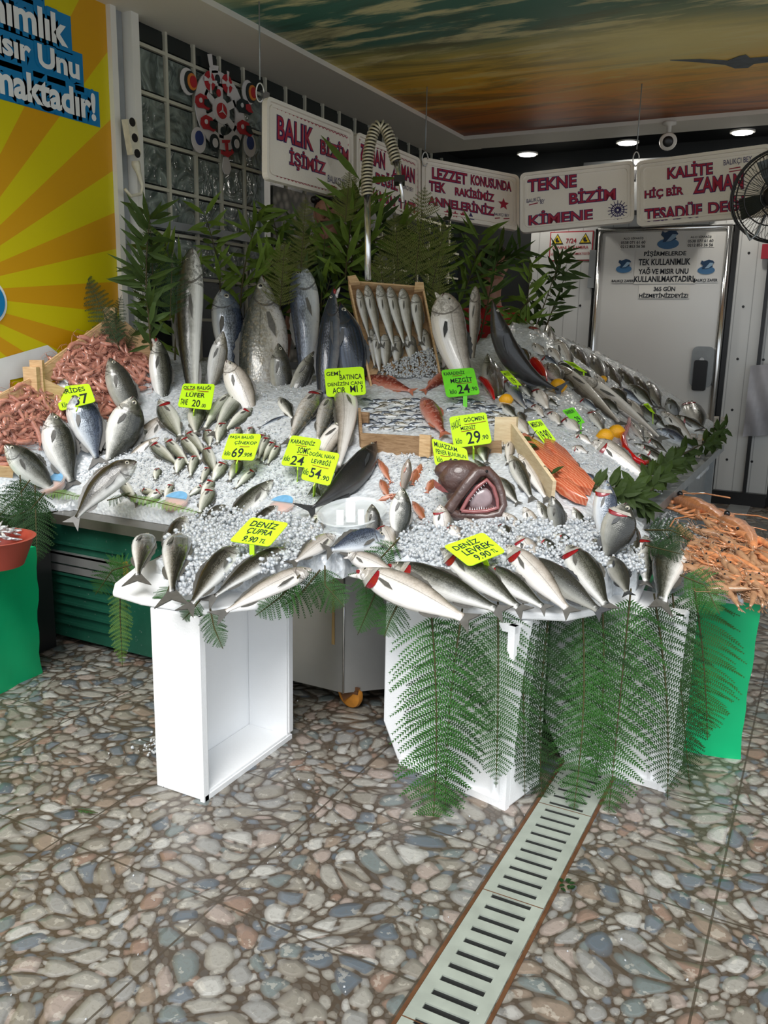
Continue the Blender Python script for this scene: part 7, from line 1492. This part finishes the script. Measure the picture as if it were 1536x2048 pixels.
# ---------------------------------------------------------------- big fan at the right
fc = dep(1556, 392, 4.7); fr_ = .245; fn = nrm(EYE-fc+A([-.9, 0, 0])*1.6); fx = nrm(np.cross(A([0, 0, 1.]), fn)); fy = np.cross(fn, fx)
r = empty('cage_fan', fc, 'large black wire-cage fan at the right edge of the photo', 'fan')
def ringp(R_, z, k=48): return [fc+fn*z+R_*(math.cos(a)*fx+math.sin(a)*fy) for a in np.linspace(0, 2*PI, k+1)]
b_ = MB()
for R_, z, w_ in ((fr_, 0, .007), (fr_*.98, .05, .004), (fr_*.62, .095, .004), (fr_*.25, .11, .004), (fr_*.98, -.05, .004), (fr_*.5, -.10, .004)): b_.tube(ringp(R_, z), w_, 6, cap=False)
for i in range(72):
    a = 2*PI*i/72; d_ = math.cos(a)*fx+math.sin(a)*fy; b_.tube([fc+fn*.11+d_*fr_*.2, fc+fn*.10+d_*fr_*.55, fc+fn*.07+d_*fr_*.85, fc+d_*fr_], .0016, 3); 
    if i % 2: b_.tube([fc-fn*.11+d_*fr_*.2, fc-fn*.10+d_*fr_*.6, fc+d_*fr_], .0016, 3)
b_.build('wire_cage', M['black_'], r, True)
for i in range(4):
    a = 2*PI*i/4+.3; q = []
    for rr, wd in ((.18, .05), (.5, .10), (.85, .12)):
        d_ = math.cos(a)*fx+math.sin(a)*fy; e_ = -math.sin(a)*fx+math.cos(a)*fy; q.append((fc+d_*fr_*rr+e_*wd*.5+fn*.02, fc+d_*fr_*rr-e_*wd*.5-fn*.02))
    V = [q[0][0], q[1][0], q[2][0], q[2][1], q[1][1], q[0][1]]; MB().add(V+[v+fn*.002 for v in V], [(0, 1, 4, 5), (1, 2, 3, 4), (11, 10, 7, 6), (10, 9, 8, 7)]).build('blade', plain('fan_blade', (.03, .035, .032), .3) if i == 0 else bpy.data.materials['fan_blade'], r)
MB().lathe([(.05, -.09), (.06, -.02), (.055, .10), (.03, .125)], fc, fn, 20).build('motor_hub', M['black_'], r, True)
MB().tube([fc-fn*.1, fc-fn*.16, fc-fn*.2+A([.3, .3, .0]), fc-fn*.2+A([.3, .3, .6]), A([fc[0]+.3+(-fn*.2)[0], fc[1]+.3+(-fn*.2)[1], ZC+.03])], .015, 6).build('bracket', M['black_'], r, True)
MB().tube([dep(1490, 460, 4.7), dep(1500, 480, 4.7), dep(1512, 470, 4.7), dep(1530, 430, 4.72)], .007, 6).build('clamp_handle', M['steeldull'], r, True)
# plastic bag and little red things on the right wall
bx = hit(1525, 805, 1, 8.1); bagm = plain('grey_plastic_bag', (.42, .42, .46), .35, var=.3, vs=6)
m_ = MB(); w0, h0 = .36, .62; n_ = 12; V = []
for i in range(n_):
    for j in range(n_): V.append(A([bx[0]-.13+w0*i/(n_-1), 8.12+.02*math.sin(i*1.3+j*.7)-.05*math.sin(PI*i/(n_-1))*math.sin(PI*j/(n_-1)), bx[2]-h0*.5+h0*j/(n_-1)+.05*(i/(n_-1))]))
m_.add(V+[v+A([0, .05, 0]) for v in V], [(i*n_+j, i*n_+j+1, (i+1)*n_+j+1, (i+1)*n_+j) for i in range(n_-1) for j in range(n_-1)]); r = m_.build('plastic_bag', bagm, None, True); tag(r, 'grey-white plastic bag hanging on the wall at the right edge', 'bag')
q = hit(1531, 503, 1, 8.18); o = MB().box((q[0]+.04, 8.18, q[2]), (.14, .03, .12)).build('red_sticker', redp); tag(o, 'small red sign at the right edge under the fan', 'sign')
MB_ = MB(); x_ = hit(1505, 870, 1, 8.2)[0]; MB_.lohi((x_-.03, 8.17, .05), (x_+.0, 8.215, 2.6)); struct(MB_, 'trim_8', M['black_'])
struct(MB().lohi((-2.7, 8.16, 0), (-.40, 8.22, .12)), 'baseboard_back', M['black_'])
# red tub with tiny silver fish at the left edge
p = hit(-8, 1095, 1, 2.12); r = empty('red_tub', (p[0], p[1], .575), 'round red plastic tub of little silver fish on the left green crate', 'tub')
tc_ = A([p[0]-.02, p[1], .575]); MB().lathe([(.11, 0), (.15, .10), (.16, .11), (.145, .11), (.11, .02)], tc_, (0, 0, 1), 32).build('tub', M['red_plastic'], r, True, 40)
for i in range(46):
    a = rng.uniform(0, 2*PI); rr = .12*math.sqrt(rng.random()); c = tc_+A([rr*math.cos(a), rr*math.sin(a), .10+.03*(1-rr/.12)+rng.uniform(0, .02)]); d_ = nrm(A([rng.normal(), rng.normal(), rng.normal()*.2])); e_ = nrm(np.cross(d_, A([0, 0, 1.]))); pts = [c-d_*.035, c-d_*.01+e_*rng.uniform(-.012, .012), c+d_*.015+e_*rng.uniform(-.01, .01), c+d_*.035]
    if i == 0: anch = MB().tube([(-.035, 0, 0), (-.015, .004, 0), (.01, .004, .002), (.03, -.003, 0)], [.002, .006, .005, .001], 6).build('anchovy', M['silver'], None, True); o = anch
    else: o = anch.copy(); COL.objects.link(o)
    y_ = np.cross(A([0, 0, 1.]), d_); y_ = nrm(y_); z_ = np.cross(d_, y_); o.matrix_world = Matrix(((d_[0], y_[0], z_[0], c[0]), (d_[1], y_[1], z_[1], c[1]), (d_[2], y_[2], z_[2], c[2]), (0, 0, 0, 1))); tag(o, 'tiny silver fish heaped in the red tub', 'fish', 'tiny fish in the red tub')
# melted ice on the floor behind the left foam box
chunks([A([-1.95, 2.15, .012])+A([rng.normal(0, .045), rng.normal(0, .04), abs(rng.normal(0, .008))]) for _ in range(260)], .007, 'spilled_ice', 'small heap of spilled ice on the floor behind the left foam box')
chunks([hit(rng.uniform(0, 1536), rng.uniform(1250, 2040), 2, .003) for _ in range(70)], .0035, 'ice_crumbs', 'scattered tiny ice crumbs on the pebble floor')
# ---------------------------------------------------------------- to metres
done = set()
for o in list(bpy.data.objects):
    if o == camo or o.name == 'overcast_sun': continue
    o.location = o.location*S
    if o.type == 'MESH':
        if o.data.name not in done: o.data.transform(Matrix.Scale(S, 4)); done.add(o.data.name)
        for md in o.modifiers:
            if md.type == 'BEVEL': md.width *= S
    if o.type == 'LIGHT' and o.data.type == 'AREA': o.data.size *= S
